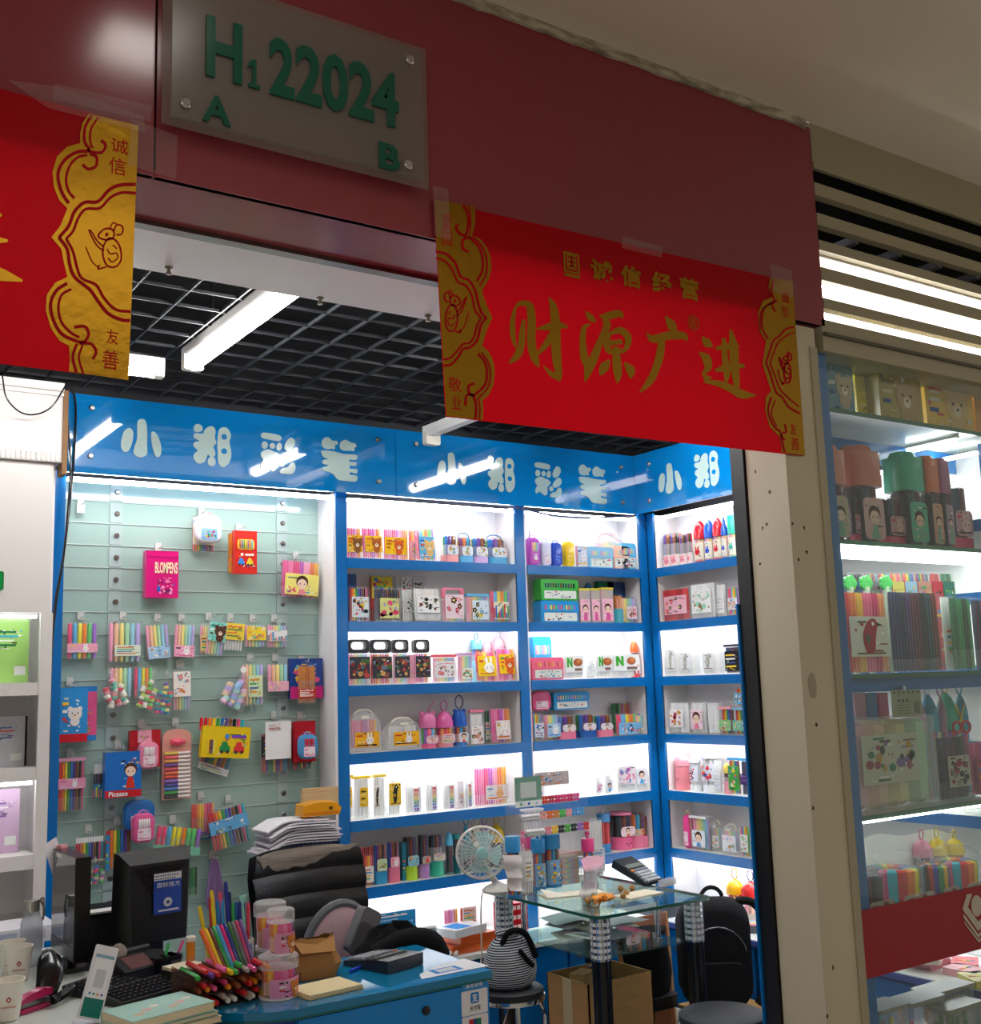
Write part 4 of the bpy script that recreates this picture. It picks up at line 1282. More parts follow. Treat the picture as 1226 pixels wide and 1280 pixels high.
put('B',3,619,633,796, 'cup', 'pink bottle behind the dinosaur card',G,dy=.11,base='f2b8c8',base_h=.5,cap='dome',capc='f3aabb',cap_h=.3)
put('B',3,596,623,813, 'case', 'marker case with yellow card of a white rabbit',G,pal='warm',card='f6cf1e',motif='rabbit',ink=['fbfaf2', 'e04a2a', 'e0862a'],area=(.08,.92,.16,.8),tilt=-.08)
put('B',3,625,648,809, 'case', 'marker case with yellow card of an orange animal',G,dy=.02,pal='pink',card='f5c51a',motif='bear',ink=['e0622a', '2a8a4a', 'd84a20'],area=(.08,.92,.2,.78),tilt=-.1)
G = 'goods on the fourth shelf of the wide bay'
put('B',4,436,477,886, 'carry', 'tall milky carry case with yellow rabbit card',G,pal='pink',card='f0b020',ink=['fbf7ea', 'c83a2a', '3a3a3a', '2a2a2a'],area=(.18,.92,.12,.46))
put('B',4,483,527,897, 'carry', 'squat milky carry case with yellow rabbit card',G,pal='white',card='f0b020',ink=['fbf7ea', 'c83a2a', '3a3a3a', '2a2a2a'],area=(.2,.92,.14,.56))
put('B',4,531,550,890, 'cup', 'pink bear eared bottle with leaning pink strap',G,base='e86a9a',base_h=.12,cap='ears',capc='e47ab0',cap_h=.42,strap='ea86b8',wrap='f3c8d4',lab=(.12,.34),motif='flower',pal='neon',pale=False)
put('B',4,552,571,889, 'cup', 'pink dome bottle with upright strap next to the blue one',G,base='e89aa8',base_h=.1,cap='dome',capc='e06aa8',cap_h=.44,loop='e87ab0',loop_h=.3,wrap='f0ccd4',lab=(.1,.36),motif='lines',pal='warm')
put('B',4,572,587,886, 'cup', 'royal blue eared bottle with dark blue loop',G,base='3a7ac8',base_h=.1,cap='ears',capc='1f5fc0',cap_h=.46,loop='1b3f86',loop_h=.36,wrap='dfe8f2',lab=(.1,.36),motif='girl',pal='crayon')
put('B',4,588,605,889, 'case', 'clear case with pink arched lid beside the blue bottle',G,pal='white',card='f2ece6',motif='flower',ink=['2c2226', 'e08a9a', 'c85a4a'],lid='e87a98',area=(.05,.95,.04,.55))
put('B',4,606,614,886, 'case', 'narrow pen case standing askew in the dim row',G,dy=.07,pal='green',card='d8d8d0',motif='lines')
put('B',4,615,641,884, 'case', 'rounded marker case with pale card at the dim row end',G,pal='pink',card='efe6e0',motif='rabbit',ink=['fdf6f0', 'e0a02a', 'd8602a'],arch=.14,area=(.22,.9,.1,.62),tilt=-.08)
G = 'goods on the fifth shelf of the wide bay'
put('B',5,435,442,971, 'case', 'narrow white pen case cut by the blue post',G,pal='white',card='f2c21a',motif='lines',area=(.1,.7,.3,.75),lid='e8c030')
put('B',5,443,463,972, 'case', 'white pen case with solid yellow card',G,pal='white',card='f2c21a',motif='lines',ink=['3a3020', 'f8e08a'],area=(.35,.85,.3,.75),lid='e8c030')
put('B',5,467,483,970, 'case', 'white pen case with dark bird card',G,pal='white',card='f0ece2',motif='bird',ink=['2a2622', 'd8a02a'],area=(.02,.5,.25,.75),lid='e8c84a')
put('B',5,486,502,972, 'case', 'white pen case with yellow card and dark bird',G,pal='white',card='f2c83a',motif='bird',ink=['26302c', 'f0a81a'],area=(.02,.95,.28,.85))
for x0,x1,yt,l in ((508,529.5,980, 'white marker case with rainbow lettering, nearest the birds'),(533,550,978, 'white marker case with rainbow lettering, second'),(555,571.5,977, 'white marker case with rainbow lettering, third'),(580.5,592.5,975, 'white marker case with rainbow lettering, narrowest')):
 put('B',5,x0,x1,yt, 'case',l, 'white cases with rainbow lettering',d=.03,pal='white',card='fafafa',motif='rainbow',area=(.28,.8,.06,.86))
put('B',5,572,580,977, 'box', 'small printed carton between rainbow lettered cases',G,dy=.05,col='e8dfe4',motif='photo')
put('B',5,597,636,958, 'case', 'large rounded case of pink markers at the shelf end',G,pal='pink',card='f6ecea',motif='rabbit',ink=['f2c080', '4a9ad8', 'e0507a', 'e8903a'],arch=.22,d=.05,area=(.28,.98,.15,.52),rz=-.12,n=14)
G = 'goods on the sixth shelf of the wide bay'
put('B',6,440,470,1057, 'case', 'long case of red pens behind the chair back',G,dy=.06,pal='red',d=.03)
put('B',6,455,468,1068, 'case', 'rounded white case with orange pens near the chair',G,pal='warm',card='f0ece8',motif='lines',arch=.25)
put('B',6,470.5,486.5,1055, 'cup', 'square pen pack with blue foot and green caps',G,base='3a9ac8',base_h=.32,square=True,wrap='bfd8a8',lab=(.32,.62),motif='flower',ink=['4a8a4a', 'f2f2f2', 'e8c83a'],pal='multi',pale=False)
put('B',6,487.5,502,1052, 'cup', 'square pen pack with pink foot and yellow caps',G,base='e87a94',base_h=.36,square=True,wrap='f0a0b0',lab=(.36,.62),motif='rabbit',ink=['fdf4f0', 'e05a7a', 'f8d0d8'],pal='multi',pale=False)
put('B',6,502.5,508,1053, 'box', 'thin teal carton behind the pink footed pack',G,dy=.05,col='2a7a8a',motif='lines')
put('B',6,508.5,526,1046, 'cup', 'round pen tumbler with lime green foot',G,base='b4dc3a',base_h=.32,wrap='8fd0e0',lab=(.32,.56),motif='flower',pal='dark',pale=False)
put('B',6,526.5,540,1043, 'cup', 'dark pen tumbler with lilac foot',G,base='b98ac8',base_h=.32,wrap='c8b0a8',lab=(.32,.5),motif='rabbit',pal='dark',pale=False)
put('B',6,541,559,1044, 'cup', 'pen tumbler with flared teal green foot',G,base='3ab894',base_h=.36,flare=True,wrap='e6e2d8',lab=(.38,.56),motif='lines',pal='dark',pale=True)
put('B',6,560,568.5,1040, 'cup', 'slim bottle with sky blue dome cap',G,base='6a8a94',base_h=.05,cap='dome',capc='5cb8dc',cap_h=.3,pal='dark',pale=False)
put('B',6,569,577,1043, 'cup', 'slim dark teal bottle half behind the fan',G,base='1f6a70',base_h=.45,cap='flat',capc='2a8a90',cap_h=.1,pal='dark',pale=False)
for x0,x1,c,l,lp_ in ((582,590, '3aa0b8', 'teal dome bottle above the fan',None),(593,602, 'cfc4b0', 'cream dome bottle above the fan',None),(605,613, '8a6aa8', 'violet dome bottle behind the fan cage',None),(619,635, 'e8c020', 'yellow dome bottle with ring loop beside the fan', 'd8b020')):
 put('B',6,x0,x1,1032, 'cup',l, 'dome bottles behind the fan',dy=.04,base='6a6a70',base_h=.3,cap='dome',capc=c,cap_h=.4,loop=lp_ or c,loop_h=.2,pal='dark',pale=False)
# ================================================================== narrow bay
G = 'goods on the top shelf of the narrow bay'
put('B',1,661,676,672, 'pouch', 'purple pouch in crinkled film beside the post',G,col='b04ab8',trim='c86ac8',pocket='c070c8',pal='pastel')
put('B',1,663,682,664, 'box', 'tall clear header card behind the purple pouch',G,dy=.12,col='dcd4d8',motif='photo',d=.01)
put('B',1,678,690,676, 'pouch', 'white and violet figure pouch between purple and blue',G,col='cfd0e4',trim='8a8ac8',pocket='e8e8f2',pens=False)
put('B',1,691,703.5,678, 'pouch', 'royal blue pouch in shiny film',G,col='2a4ab8',trim='4a6ad0',pocket='3a5ac4',pens=False,motif='lines',ink=['8aa0e8', '5a7ad8'])
put('B',1,707,719,677, 'pouch', 'yellow pouch in shiny film',G,col='ecc41e',trim='f4d850',pocket='f0d040',pens=False,motif='lines',ink=['f8e88a', 'd8a81a'])
put('B',1,720,735,680, 'case', 'clear pack with blue dog print next to the yellow pouch',G,pal='pastel',card='cfd8ec',motif='rabbit',ink=['f6f6fa', '5a78b8', 'e8c040'],area=(.1,.95,.05,.9))
put('B',1,736,766,684, 'tray', 'light blue box with a rounded clear lid, first of three',G,col='8ac8e4',pal='pastel')
put('B',1,767,786,682, 'tray', 'peach coloured rounded box, middle of three',G,col='f0c0a8',pal='pastel')
put('B',1,787,804,680, 'tray', 'light blue rounded box against the corner post',G,col='58b0dc',pal='pastel')
put('B',1,763,803,667, 'carry', 'pink clear carry case behind the rounded boxes',G,dy=.1,pal='pastel',card='f4d0d4',motif='flower',grip='e8a0a8',ink=['f2a0b0', 'e8c8d0', 'd87a8a'])
G = 'goods on the second shelf of the narrow bay'
b_ = put('B',2,676,723,751, 'tray', 'blue slotted pencil box under the green one',G,col='1f8ac8',pal='neon',d=.07)
zg = at(700,751,1,YB + .03).z
put('B',2,676,722,724, 'tray', 'green slotted pencil box on top of the blue one',G,col='36a836',pal='dark',d=.07,z=zg + .001)
for x0,x1,yt,l,dy_ in ((724.5,738,737, 'yellow edged picture case, first of three fanned',.03),(739,750.5,737, 'yellow edged picture case, middle of three fanned',.03),(751.5,767,736, 'yellow edged picture case, front of three fanned',.02)):
 put('B',2,x0,x1,yt, 'case',l, 'yellow edged picture cases',dy=dy_,pal='neon',card='f2c0d0',motif='girl',ink=['e05a9a', 'f0a0c0', '4a9a5a'],area=(.06,.94,.06,.7),shell='tint_film',lid='d8cc4a')
put('B',2,735,744,728, 'cup', 'blue capped bottle behind the fanned cases',G,dy=.12,base='4a9ad0',base_h=.5,cap='dome',capc='3a8ac8',cap_h=.3)
put('B',2,748,768,727, 'box', 'dark green carton at the back of the dim shelf',G,dy=.13,col='1d6a3a',motif='flower')
put('B',2,777,799,728, 'box', 'dark navy carton at the back of the dim shelf',G,dy=.13,col='1a3a6a',motif='photo',ink=['2a5aa0', '8a2a4a', '3a7ac0'])
put('B',2,770,783,743, 'cup', 'teal footed tumbler of gold pens',G,base='3aa8b8',base_h=.5,pal='orange',pale=False,n=7)
put('B',2,784,808.5,746, 'case', 'rounded clear case with pink window card at the corner post',G,pal='pastel',card='f0d8de',motif='flower',ink=['d8467a', '3a2a30'],arch=.12,area=(.42,.92,.15,.62),d=.04)
G = 'goods on the third shelf of the narrow bay'
put('B',3,667,689,796, 'tray', 'upright bright blue pencil box at the back',G,dy=.1,col='2a9ad8',pal='pastel')
put('B',3,665,704,822, 'tray', 'pink slotted pencil box with open lid look',G,dy=.01,col='e85a80',pal='warm',d=.05)
for x0,x1,yt,l in ((705,731,819, 'white pen case with green letter card, beside the pink box'),(745.5,766,818, 'white pen case with green letter card, narrow middle one'),(767.5,804,817, 'white pen case with green letter card, widest')):
 put('B',3,x0,x1,yt, 'case',l, 'white cases with green letter',d=.03,pal='white',card='fafaf8',motif='fruit',area=(.06,.94,.28,.96))
put('B',3,733,744.5,820, 'case', 'plain white pen case between the green letter cases',G,dy=.06,pal='white',card='f4f4f4',motif='lines',ink=['e0e0e0', 'd0d4d8'])
put('B',3,805,813,801, 'cup', 'orange dome bottle squeezed against the corner post',G,base='d8343a',base_h=.5,cap='dome',capc='e8622a',cap_h=.3,wrap='f0e8e8',lab=(.1,.5))
G = 'goods on the fourth shelf of the narrow bay'
p1 = put('B',4,667,681,891, 'case', 'small marker pack under the pink heart box',G,pal='neon',card='dfe8f4',motif='photo',ink=['2a2a30', '4a8ad0', 'e05a7a'],d=.05)
p2 = put('B',4,682.5,702,892, 'case', 'blue backed marker pack under the blue box',G,pal='pastel',card='a8cce8',motif='rabbit',ink=['f8f8fa', '2a2a30', '4a8ad0'],d=.05)
zq = at(690,889,1,YB + .03).z
put('B',4,665,690,864, 'pouch', 'pink rounded pouch lying over the marker pack',G,z=zq + .002,dy=.06,col='e85a8a',trim='f080a8',pens=False,d=.04)
put('B',4,692,736,865, 'tray', 'blue hinged pencil box lying above the tumblers',G,z=zq + .002,dy=.06,col='3a9ad4',pal='pastel',d=.05)
for x0,x1,yt,b,l in ((703,724,894, 'ea7a98', 'pen tumbler with pink heart foot, first of two'),(729,749.5,892, '1f5aa8', 'pen tumbler with navy blue foot'),(751,770,893, 'ea8098', 'pen tumbler with pink heart foot, second of two')):
 put('B',4,x0,x1,yt, 'cup',l, 'square pen tumblers on the dim shelf',dy=.008,base=b,base_h=.3,square=True,pal='multi',pale=False,wrap='f0e4ea',lab=(.3,.6),motif='girl',face=False,n=8)
put('B',4,771.5,804,891, 'case', 'wide clear bag of highlighters with blue print',G,pal='neon',card='7ab8e0',motif='photo',ink=['f4f4f8', '2a4a8a', 'e8845a', 'd8404a'],area=(.05,.9,.03,.55),d=.03)
put('B',4,805,815,892, 'case', 'crinkled clear bag of pens at the corner',G,pal='pastel',card='e8e8ea',motif='lines',area=(.3,.9,.05,.3))
for i,(x0,x1,p) in enumerate(((766,778, 'green'),(779,791, 'neon'),(792,803, 'red'),(804,814, 'red'))):
 put('B',4,x0,x1,877, 'case',['green capped pen bundle at the back of the dim shelf', 'bright capped pen bundle at the back beside the green one', 'red capped pen bundle at the back, nearer the middle', 'red capped pen bundle at the back, at the corner'][i], 'pen bundles at the back',dy=.125,pal=p,d=.03)
G = 'goods on the fifth shelf of the narrow bay'
put('B',5,661,676,966, 'case', 'pale pen case behind the card stand',G,pal='pastel',card='f4e8ee',motif='flower')
put('B',5,745,753,971, 'case', 'thin white pen pack with pink bow print',G,pal='white',card='fbf6f8',motif='flower',ink=['e05aa0', 'e88ab8'])
put('B',5,757,766,967, 'case', 'thin white pen pack with blue figure print',G,pal='white',card='f4f8fc',motif='girl',ink=['4a90d0', '8ac0e8'])
put('B',5,772,796,958, 'case', 'white pen pack with pink horse print',G,pal='white',card='fbeef2',motif='photo',ink=['e87aa8', 'f0a0c0', 'b05aa8', '6aa8d8'],area=(.05,.95,.3,.98))
put('B',5,797.5,811,960, 'case', 'white pen pack with blue haired figure print',G,pal='white',card='f6f8fc',motif='girl',ink=['5ab0e0', 'f0a0b8'],area=(.05,.95,.3,.98))
G = 'goods on the sixth shelf of the narrow bay'
put('B',6,754,767,1017, 'cup', 'bottle with blue flat cap and white strap',G,base='3a8ac0',base_h=.22,cap='flat',capc='4a90c8',cap_h=.2,strap='f4f4f4',pal='red',pale=False)
put('B',6,774.5,797,1016, 'cup', 'pink footed tumbler with a winking face',G,base='f06a98',base_h=.34,face=True,wrap='f4d8e2',lab=(.36,.62),motif='girl',pal='dark',cap='flat',capc='f08ab0',cap_h=.05,pale=False)
put('B',6,798,817,1016, 'cup', 'pink footed tumbler with bear print',G,base='ee82a4',base_h=.36,wrap='d8b8a8',lab=(.36,.55),motif='bear',pal='crayon',pale=False,labshape='wrap')
put('B',6,818.5,826,1018, 'cup', 'pink footed tumbler cut off by the corner post',G,base='ee82a4',base_h=.36,pal='multi',pale=False)
# ================================================================== return wall
G = 'goods on the top shelf of the return wall'
for x0,x1,yt,l in ((818,832,668, 'white pen tumbler at the corner, first of four'),(833,845,666, 'white pen tumbler, second of four'),(846,855,667, 'white pen tumbler, third of four'),(856,862,665, 'white pen tumbler half behind the red dome')):
 put('R',1,x0,x1,yt, 'cup',l, 'white pen tumblers on the return wall',base='f2f0ee',base_h=.36,wrap='f2d8d8',lab=(.05,.34),motif='rabbit',ink=['e88a98', 'd84a5a', 'f0b0b8'],pal='multi',n=8,labshape='wrap')
for x0,x1,yt,c,k,l in ((863,875,651, 'd8202c', 'dome', 'bottle with red dome cap, nearer the corner'),(876.5,886.5,650, '1f5cc8', 'dome', 'bottle with blue dome cap between two red ones'),(887.5,897.5,647, 'd8202c', 'dome', 'bottle with red dome cap, nearer the pillar'),(898.5,905.5,646, '1f5cc8', 'point', 'slim bottle with pointed blue cap'),(906.5,916,644, '3ac0a8', 'flat', 'bottle with mint green cap beside the pillar')):
 put('R',1,x0,x1,yt, 'cup',l, 'dome capped bottles on the return wall',base=c,base_h=.04,cap=k,capc=c,cap_h=.42,wrap='f0ead8',lab=(.08,.48),motif='rabbit',ink=[c, 'f2c04a',c],pal='pastel',labshape='wrap')
G = 'goods on the second shelf of the return wall'
put('R',2,824,857,735, 'case', 'marker case with pink card and coral pens',G,pal='red',card='f2b8c4',motif='flower',ink=['d83a5a', '2a2226', 'f4d0d8'],area=(.1,.95,.2,.75))
put('R',2,861,892,728, 'case', 'big white pen case with mint circle print',G,pal='white',card='f2f2ee',motif='photo',ink=['9ad8b8', 'b08a5a', 'f0f0ea', 'c8c8c0'],area=(.1,.9,.15,.8),d=.03)
put('R',2,893,906,729, 'case', 'white pen case behind the mint circle one',G,dy=.06,pal='white',card='ececea',motif='lines',ink=['d8d8d8', 'c0c4c8'])
put('R',2,908,922,733, 'case', 'small case with orange and blue print by the pillar',G,pal='neon',card='eef0f4',motif='photo',ink=['e88a3a', '4a90d0', 'f0c8a0'],area=(.1,.95,.2,.6))
G = 'goods on the third shelf of the return wall'
for x0,x1,yt,l in ((826,846,809, 'white pen case with oval picture, beside the corner'),(848,872,813, 'white pen case with oval picture, middle'),(875,903,813, 'white pen case with oval picture, beside the black case')):
 put('R',3,x0,x1,yt, 'case',l, 'white cases with oval picture',d=.04,pal='white',card='f4f4f2',motif='bird',ink=['b8b4a8', 'd8d4c8', 'e8e4da'],area=(.1,.6,.2,.9))
put('R',3,905,925,807, 'case', 'black marker case with yellow stripe by the pillar',G,pal='dark',card='23252c',motif='lines',ink=['f0c83a', 'e8e8e8', '4a5a8a'],area=(.05,.95,.1,.8),lid='3a3a3e')
G = 'goods on the fourth shelf of the return wall'
put('R',4,825,846,877, 'case', 'white pen case with red fox print',G,pal='white',card='f6f2f0',motif='photo',ink=['e0506a', 'f0c0c8', 'e8a84a'],area=(.1,.9,.2,.75),d=.04)
put('R',4,847,859,877, 'case', 'plain white pen case beside the fox one',G,pal='white',d=.04)
put('R',4,861,880,877, 'case', 'white pen case with pink girl print',G,pal='white',card='f2d8de',motif='girl',ink=['e07a90', 'f2c0c8'],area=(.1,.9,.15,.75),d=.04)
put('R',4,881,897,877, 'case', 'plain white pen case beside the girl one',G,dy=.04,pal='white',d=.04)
pa = put('R',4,898,914,885, 'case', 'pink and green printed pen pack near the pillar',G,pal='multi',card='8ac48a',motif='flower',ink=['f2c83a', 'f4f4f0', 'e07a98'],area=(.02,.98,.15,.55),lid='f0a0b0',d=.05)
pb = put('R',4,915,932,886, 'case', 'blue topped printed pen pack near the pillar',G,pal='multi',card='7ac0a8',motif='flower',ink=['f2d83a', 'f4f4f0', '4a90d0'],area=(.02,.98,.15,.55),lid='8ac4e4',d=.05)
put('R',4,917,929,859, 'case', 'small printed pen pack stacked on the blue topped one',G,z=at(923,885,0,XR + .03).z + .008,pal='multi',card='6ab0d8',motif='flower',ink=['f2f2f2', '2a6ab0', 'e8b83a'],area=(.02,.98,.1,.7),d=.04)
G = 'goods on the fifth shelf of the return wall'
put('R',5,836,850,942, 'cup', 'pink animal shaped bottle beside the corner post',G,base='f2909c',base_h=.62,cap='dome',capc='f5a0ac',cap_h=.34,face=True)
put('R',5,858,869,949, 'cup', 'slim white tumbler with red and blue label',G,base='f2f2f4',base_h=.2,cap='flat',capc='f6f6f8',cap_h=.1,wrap='e8ecf4',lab=(.3,.75),motif='photo',ink=['2a4a9a', 'e0622a', 'd83a4a'],pal='white',labshape='wrap')
put('R',5,871,890,944, 'cup', 'large white tumbler with red and blue label',G,base='f2f2f4',base_h=.2,cap='flat',capc='f6f6f8',cap_h=.08,wrap='e8ecf4',lab=(.3,.75),motif='photo',ink=['2a4a9a', 'e0622a', 'd83a4a'],pal='white',labshape='wrap')
put('R',5,892,901,950, 'case', 'white crumpled film pack between tumbler and markers',G,pal='white',card='f4f4f6',motif='lines',ink=['e0e0e4', 'd0d4e0'])
put('R',5,902,909,954, 'cup', 'small pink bottle with yellow chick',G,base='f0a0b0',base_h=.4,cap='dome',capc='f2d060',cap_h=.3)
put('R',5,910,924,949, 'case', 'green printed pencil pack with blue header',G,pal='multi',card='4aa84a',motif='flower',ink=['e8d83a', 'e05a4a', 'f4f4f0', '3a6ac0'],area=(.02,.98,.12,.8),lid='3aa0d8')
put('R',5,925,939,950, 'case', 'dark violet pencil pack with blue header',G,pal='dark',card='4a3a6a',motif='lines',ink=['8a6ac0', '6a3a8a'],area=(.02,.98,.3,.6),lid='3aa0d8')
G = 'goods on the sixth shelf of the return wall'
put('R',6,853,861,1019, 'pouch', 'pink deer pouch on the dim corner shelf',G,col='e84a90',trim='e8e0a0',pens=False)
put('R',6,862,883,1022, 'case', 'tall white pen case with blue girl card',G,pal='pastel',card='e8eef4',motif='girl',ink=['5a90c8', 'c87a5a', 'e8b0c0'],area=(.15,.9,.1,.6),lid='f4f4f2',d=.05)
put('R',6,888,899,1026, 'carry', 'small milky arched case behind its twin',G,dy=.07,pal='pastel',card='f2f0f4',motif='flower')
put('R',6,900,921.5,1030, 'carry', 'milky arched case with flower card, in front',G,pal='pastel',card='f4f2f6',motif='flower',ink=['e8a0c0', 'f2d86a', '9ac8e8'],area=(.12,.9,.1,.62))
put('R',6,924,936,1032, 'case', 'rounded marker case with white fruit card',G,pal='neon',card='f2f4ee',motif='photo',ink=['e0503a', '7ac05a', 'f2f2f2'],arch=.15,area=(.1,.9,.15,.7))
put('R',6,937,944.5,1034, 'case', 'small blue marker case half behind the post',G,pal='pastel',card='8ab0e0',motif='lines',area=(.1,.9,.1,.7))
# ================================================================== packs hung on the slat wall
A7 = lambda x,y: (60 + x / 3.314,600 + y / 3.314)
A8 = lambda x,y: (60 + x / 3.314,840 + y / 3.314)
def h7(x0,x1,y0,y1,*a,**k):
 (p,q),(r,s) = A7(x0,y0),A7(x1,y1)
 return hang(p,r,q,s,*a,**k)
def h8(x0,x1,y0,y1,*a,**k):
 (p,q),(r,s) = A8(x0,y0),A8(x1,y1)
 return hang(p,r,q,s,*a,**k)
p = at(102,632,1,YG - .03)
hook(p.x,p.z,tagc=True)
G = 'packs high on the slat wall'
h7(595,690,150,300, 'case', 'printed marker pack behind the top round pouch',G,out=.0,pal='multi',card='e8dcc8',motif='photo',area=(.02,.98,.2,.95),ink=['e86a4a', '4a90d0', 'f2c83a'])
h7(606,716,145,262, 'pouch', 'round zipped pouch with coloured print, highest on the wall',G,out=.03,hk=False,col='efe6ea',trim='e8a8b0',pocket='8ab8e0',motif='photo',ink=['e0405a', '2a2a30', 'f2c83a', '4ab07a'],pens=False)
h7(750,772,222,385, 'box', 'orange carton peeping out behind the red crayon box',G,out=0,col='e8842a',motif='lines',hk=False)
h7(768,860,212,390, 'box', 'red crayon carton with oval window and cars',G,out=.035,col='d8322a',window=(.12,.88,.56,.8),motif='car',ink=['3a8ad8', 'e8c83a', 'f2e8d8', 'f8f0e0'],area=(.06,.94,.14,.5))
h7(400,533,296,490, 'box', 'magenta blow pen carton',G,out=.0,col='d81b78',word=('BLOMPENS',.26,.96,.52,.76, 'f6e8c0'),motif='photo',ink=['7a1a5a', 'f07ab0', '2a5ab8', 'f2a0c8'],area=(.3,.95,.05,.45),band='b01062',bz=(.86,.88),d=.045)
h7(960,1117,330,490, 'case', 'clear case of twenty four markers with a yellow picture card',G,out=.0,pal='pink',card='ece07a',motif='girl',ink=['e88a9a', '4a90d0', 'd83a6a'],area=(.08,.96,.08,.62),word=('24',.08,.3,.08,.36, 'd8286a'),roll=.06,d=.03)
G = 'packs in the long middle row of the slat wall'
h7(75,205,585,745, 'case', 'six neon highlighters with pink strip, beside the blue post',G,pal='neon',n=6,card='f2a8c0',motif='rabbit',ink=['fbfaf4', 'f2d83a', 'e8e0f0'],area=(.02,.98,.18,.42),cap=.9)
h7(245,387,585,757, 'case', 'large pack of pastel highlighters with white feet',G,pal='pastel',n=6,card='dfe8d8',motif='lines',ink=['e8843a', '5ab86a', '4a90d0'],area=(.2,.95,.16,.42),cap=.7)
h7(410,510,592,742, 'case', 'pastel pen pack with blue pocket, slightly turned',G,pal='pastel',n=6,card='a8cce8',motif='flower',ink=['f4f4f8', 'e88a5a', '5a90c8'],area=(.05,.95,.02,.35),roll=-.09)
h7(515,606,592,736, 'case', 'pastel pen pack with pink pocket',G,pal='pastel',n=6,card='f0a8c4',motif='rabbit',ink=['fdf6f8', '2a2a30', 'e05a8a'],area=(.05,.95,.02,.35),roll=.05)
h7(625,672,595,725, 'case', 'yellow edged pen pack behind the mint bear card',G,out=0,pal='pastel',card='e8e08a',motif='lines',hk=False)
h7(645,722,585,728, 'case', 'pen pack with mint card of a dark bear',G,out=.03,pal='pastel',n=6,card='8ad8c8',motif='bear',ink=['5a3a2c', '2a8a7a', 'f4f4f0'],area=(.04,.98,.42,.98),roll=.14,cap=.3)
h7(722,806,592,710, 'case', 'white pen pack with yellow card top',G,pal='white',n=7,card='f2d84a',motif='lines',ink=['e8843a', '6a8a5a'],area=(.04,.96,.4,.98),roll=.08)
h7(812,900,594,695, 'case', 'pastel marker pack with yellow wave card',G,pal='pastel',n=6,card='f2d03a',motif='flower',ink=['e86a4a', 'f8f0d0', '4ab0a0'],area=(.1,.98,.3,.85))
h7(904,988,594,697, 'case', 'pastel marker pack with white fringe card',G,pal='pastel',n=7,card='e6e6e2',motif='city',ink=['8a8a90', 'e8a08a', '6a9ac0'],area=(.02,.98,.28,.72))
G = 'packs in the second row of the slat wall'
h7(250,350,770,905, 'case', 'pale pen pack behind the first bag of mini markers',G,pal='pastel',n=5,hk=False)
h7(238,348,800,945, 'minis', 'first clear bag of mini markers, cream and pink',G,out=.03,hk=False,cols=['f4efdc', 'e8a0a8', 'f2f0e6', 'e05a6a', '6ac8b0'],roll=-.25)
h7(352,436,770,905, 'case', 'bright pen pack behind the second bag of mini markers',G,pal='neon',n=5,hk=False)
h7(350,440,800,958, 'minis', 'second clear bag of mini markers, lime and red',G,out=.03,hk=False,cols=['b8dc6a', 'f2efdc', 'e8506a', 'f0ece0', '7ac86a'],roll=.25)
h7(428,512,810,985, 'minis', 'bag of chubby markers, teal and yellow',G,out=.02,cols=['e8607a', '7a5ab0', '2a8ab0', '3ac0b0', 'f0e07a'],roll=.12,hk=False)
h7(515,592,785,957, 'case', 'tall pen pack with orange flower card',G,pal='pastel',n=6,card='f4ece2',motif='flower',ink=['e8743a', '4ab0d0', 'e05a8a'],area=(.04,.96,.35,.95),roll=-.02,cap=.3)
t = h7(688,806,800,942, 'minis', 'bag of pearly mini markers with a round white tag',G,out=.02,hk=False,cols=['e8c0d8', 'c0b0e8', 'a8d8d0', 'f0d0a8', '9ac0e8'],roll=.45)
MB().prism(arc(-.012,.17,.014,0,340,12),-.012,-.011,hx('f0efec'), 'paper').build('round_tag',t)
h7(797,894,757,935, 'case', 'rounded flat case of pastel markers with green barcode card',G,pal='pastel',n=6,card='d8e8b8',motif='lines',ink=['e8a03a', '4aa06a', '4a6ab0'],area=(.3,.9,.2,.7),rad=.012)
h7(905,996,757,880, 'case', 'pen pack with pink cloud pocket',G,pal='pastel',n=5,card='f0b0c8',motif='flower',ink=['8ad0a0', 'f2e08a', 'e85a9a'],area=(.04,.96,.04,.38))
h7(998,1132,740,905, 'box', 'navy and magenta carton behind the orange pencils',G,out=0,col='23408a',band='c8287a',bz=(0,.3),motif='photo',ink=['f2c83a', '4ab0e0', 'e05a8a'],area=(.05,.95,.3,.9),hk=False)
h7(1034,1108,765,922, 'fan', 'orange barrelled pencils with red label',G,out=.035,pal='orange',card='c83a30',strip=(.12,.36),motif='lines',ink=['f4efe6', 'f8f4ea'],n=10)
G = 'packs low on the slat wall'
h8(100,197,60,285, 'box', 'blue carton with pink rail behind the red capped one',G,out=0,col='2a80c8',band='e05a8a',bz=(.1,.9),motif='lines',hk=False)
h8(46,160,64,290, 'box', 'blue marker carton with red foot beside the post',G,out=.035,col='2f8fd4',band='c8202c',bz=(0,.15),motif='bear',ink=['e8e2dc', 'f2c83a', 'f4f4f4', 'c83a3a'],area=(.02,.8,.15,.85))
h8(40,152,362,580, 'case', 'pink framed wallet of rainbow pens',G,pal='multi',n=9,card='f0a0c0',motif='rabbit',ink=['fbf4f6', 'e05a8a', 'f6d0e0'],area=(.0,1,.44,.64),head=None,lid='f0a8c8',d=.02)
h8(184,232,372,522, 'case', 'white capped markers behind the blue boy carton',G,pal='dark',capcol='f2f2f2',n=5,cap=.3,card='3a7a9a',motif='city',area=(0,1,0,.4),hk=False)
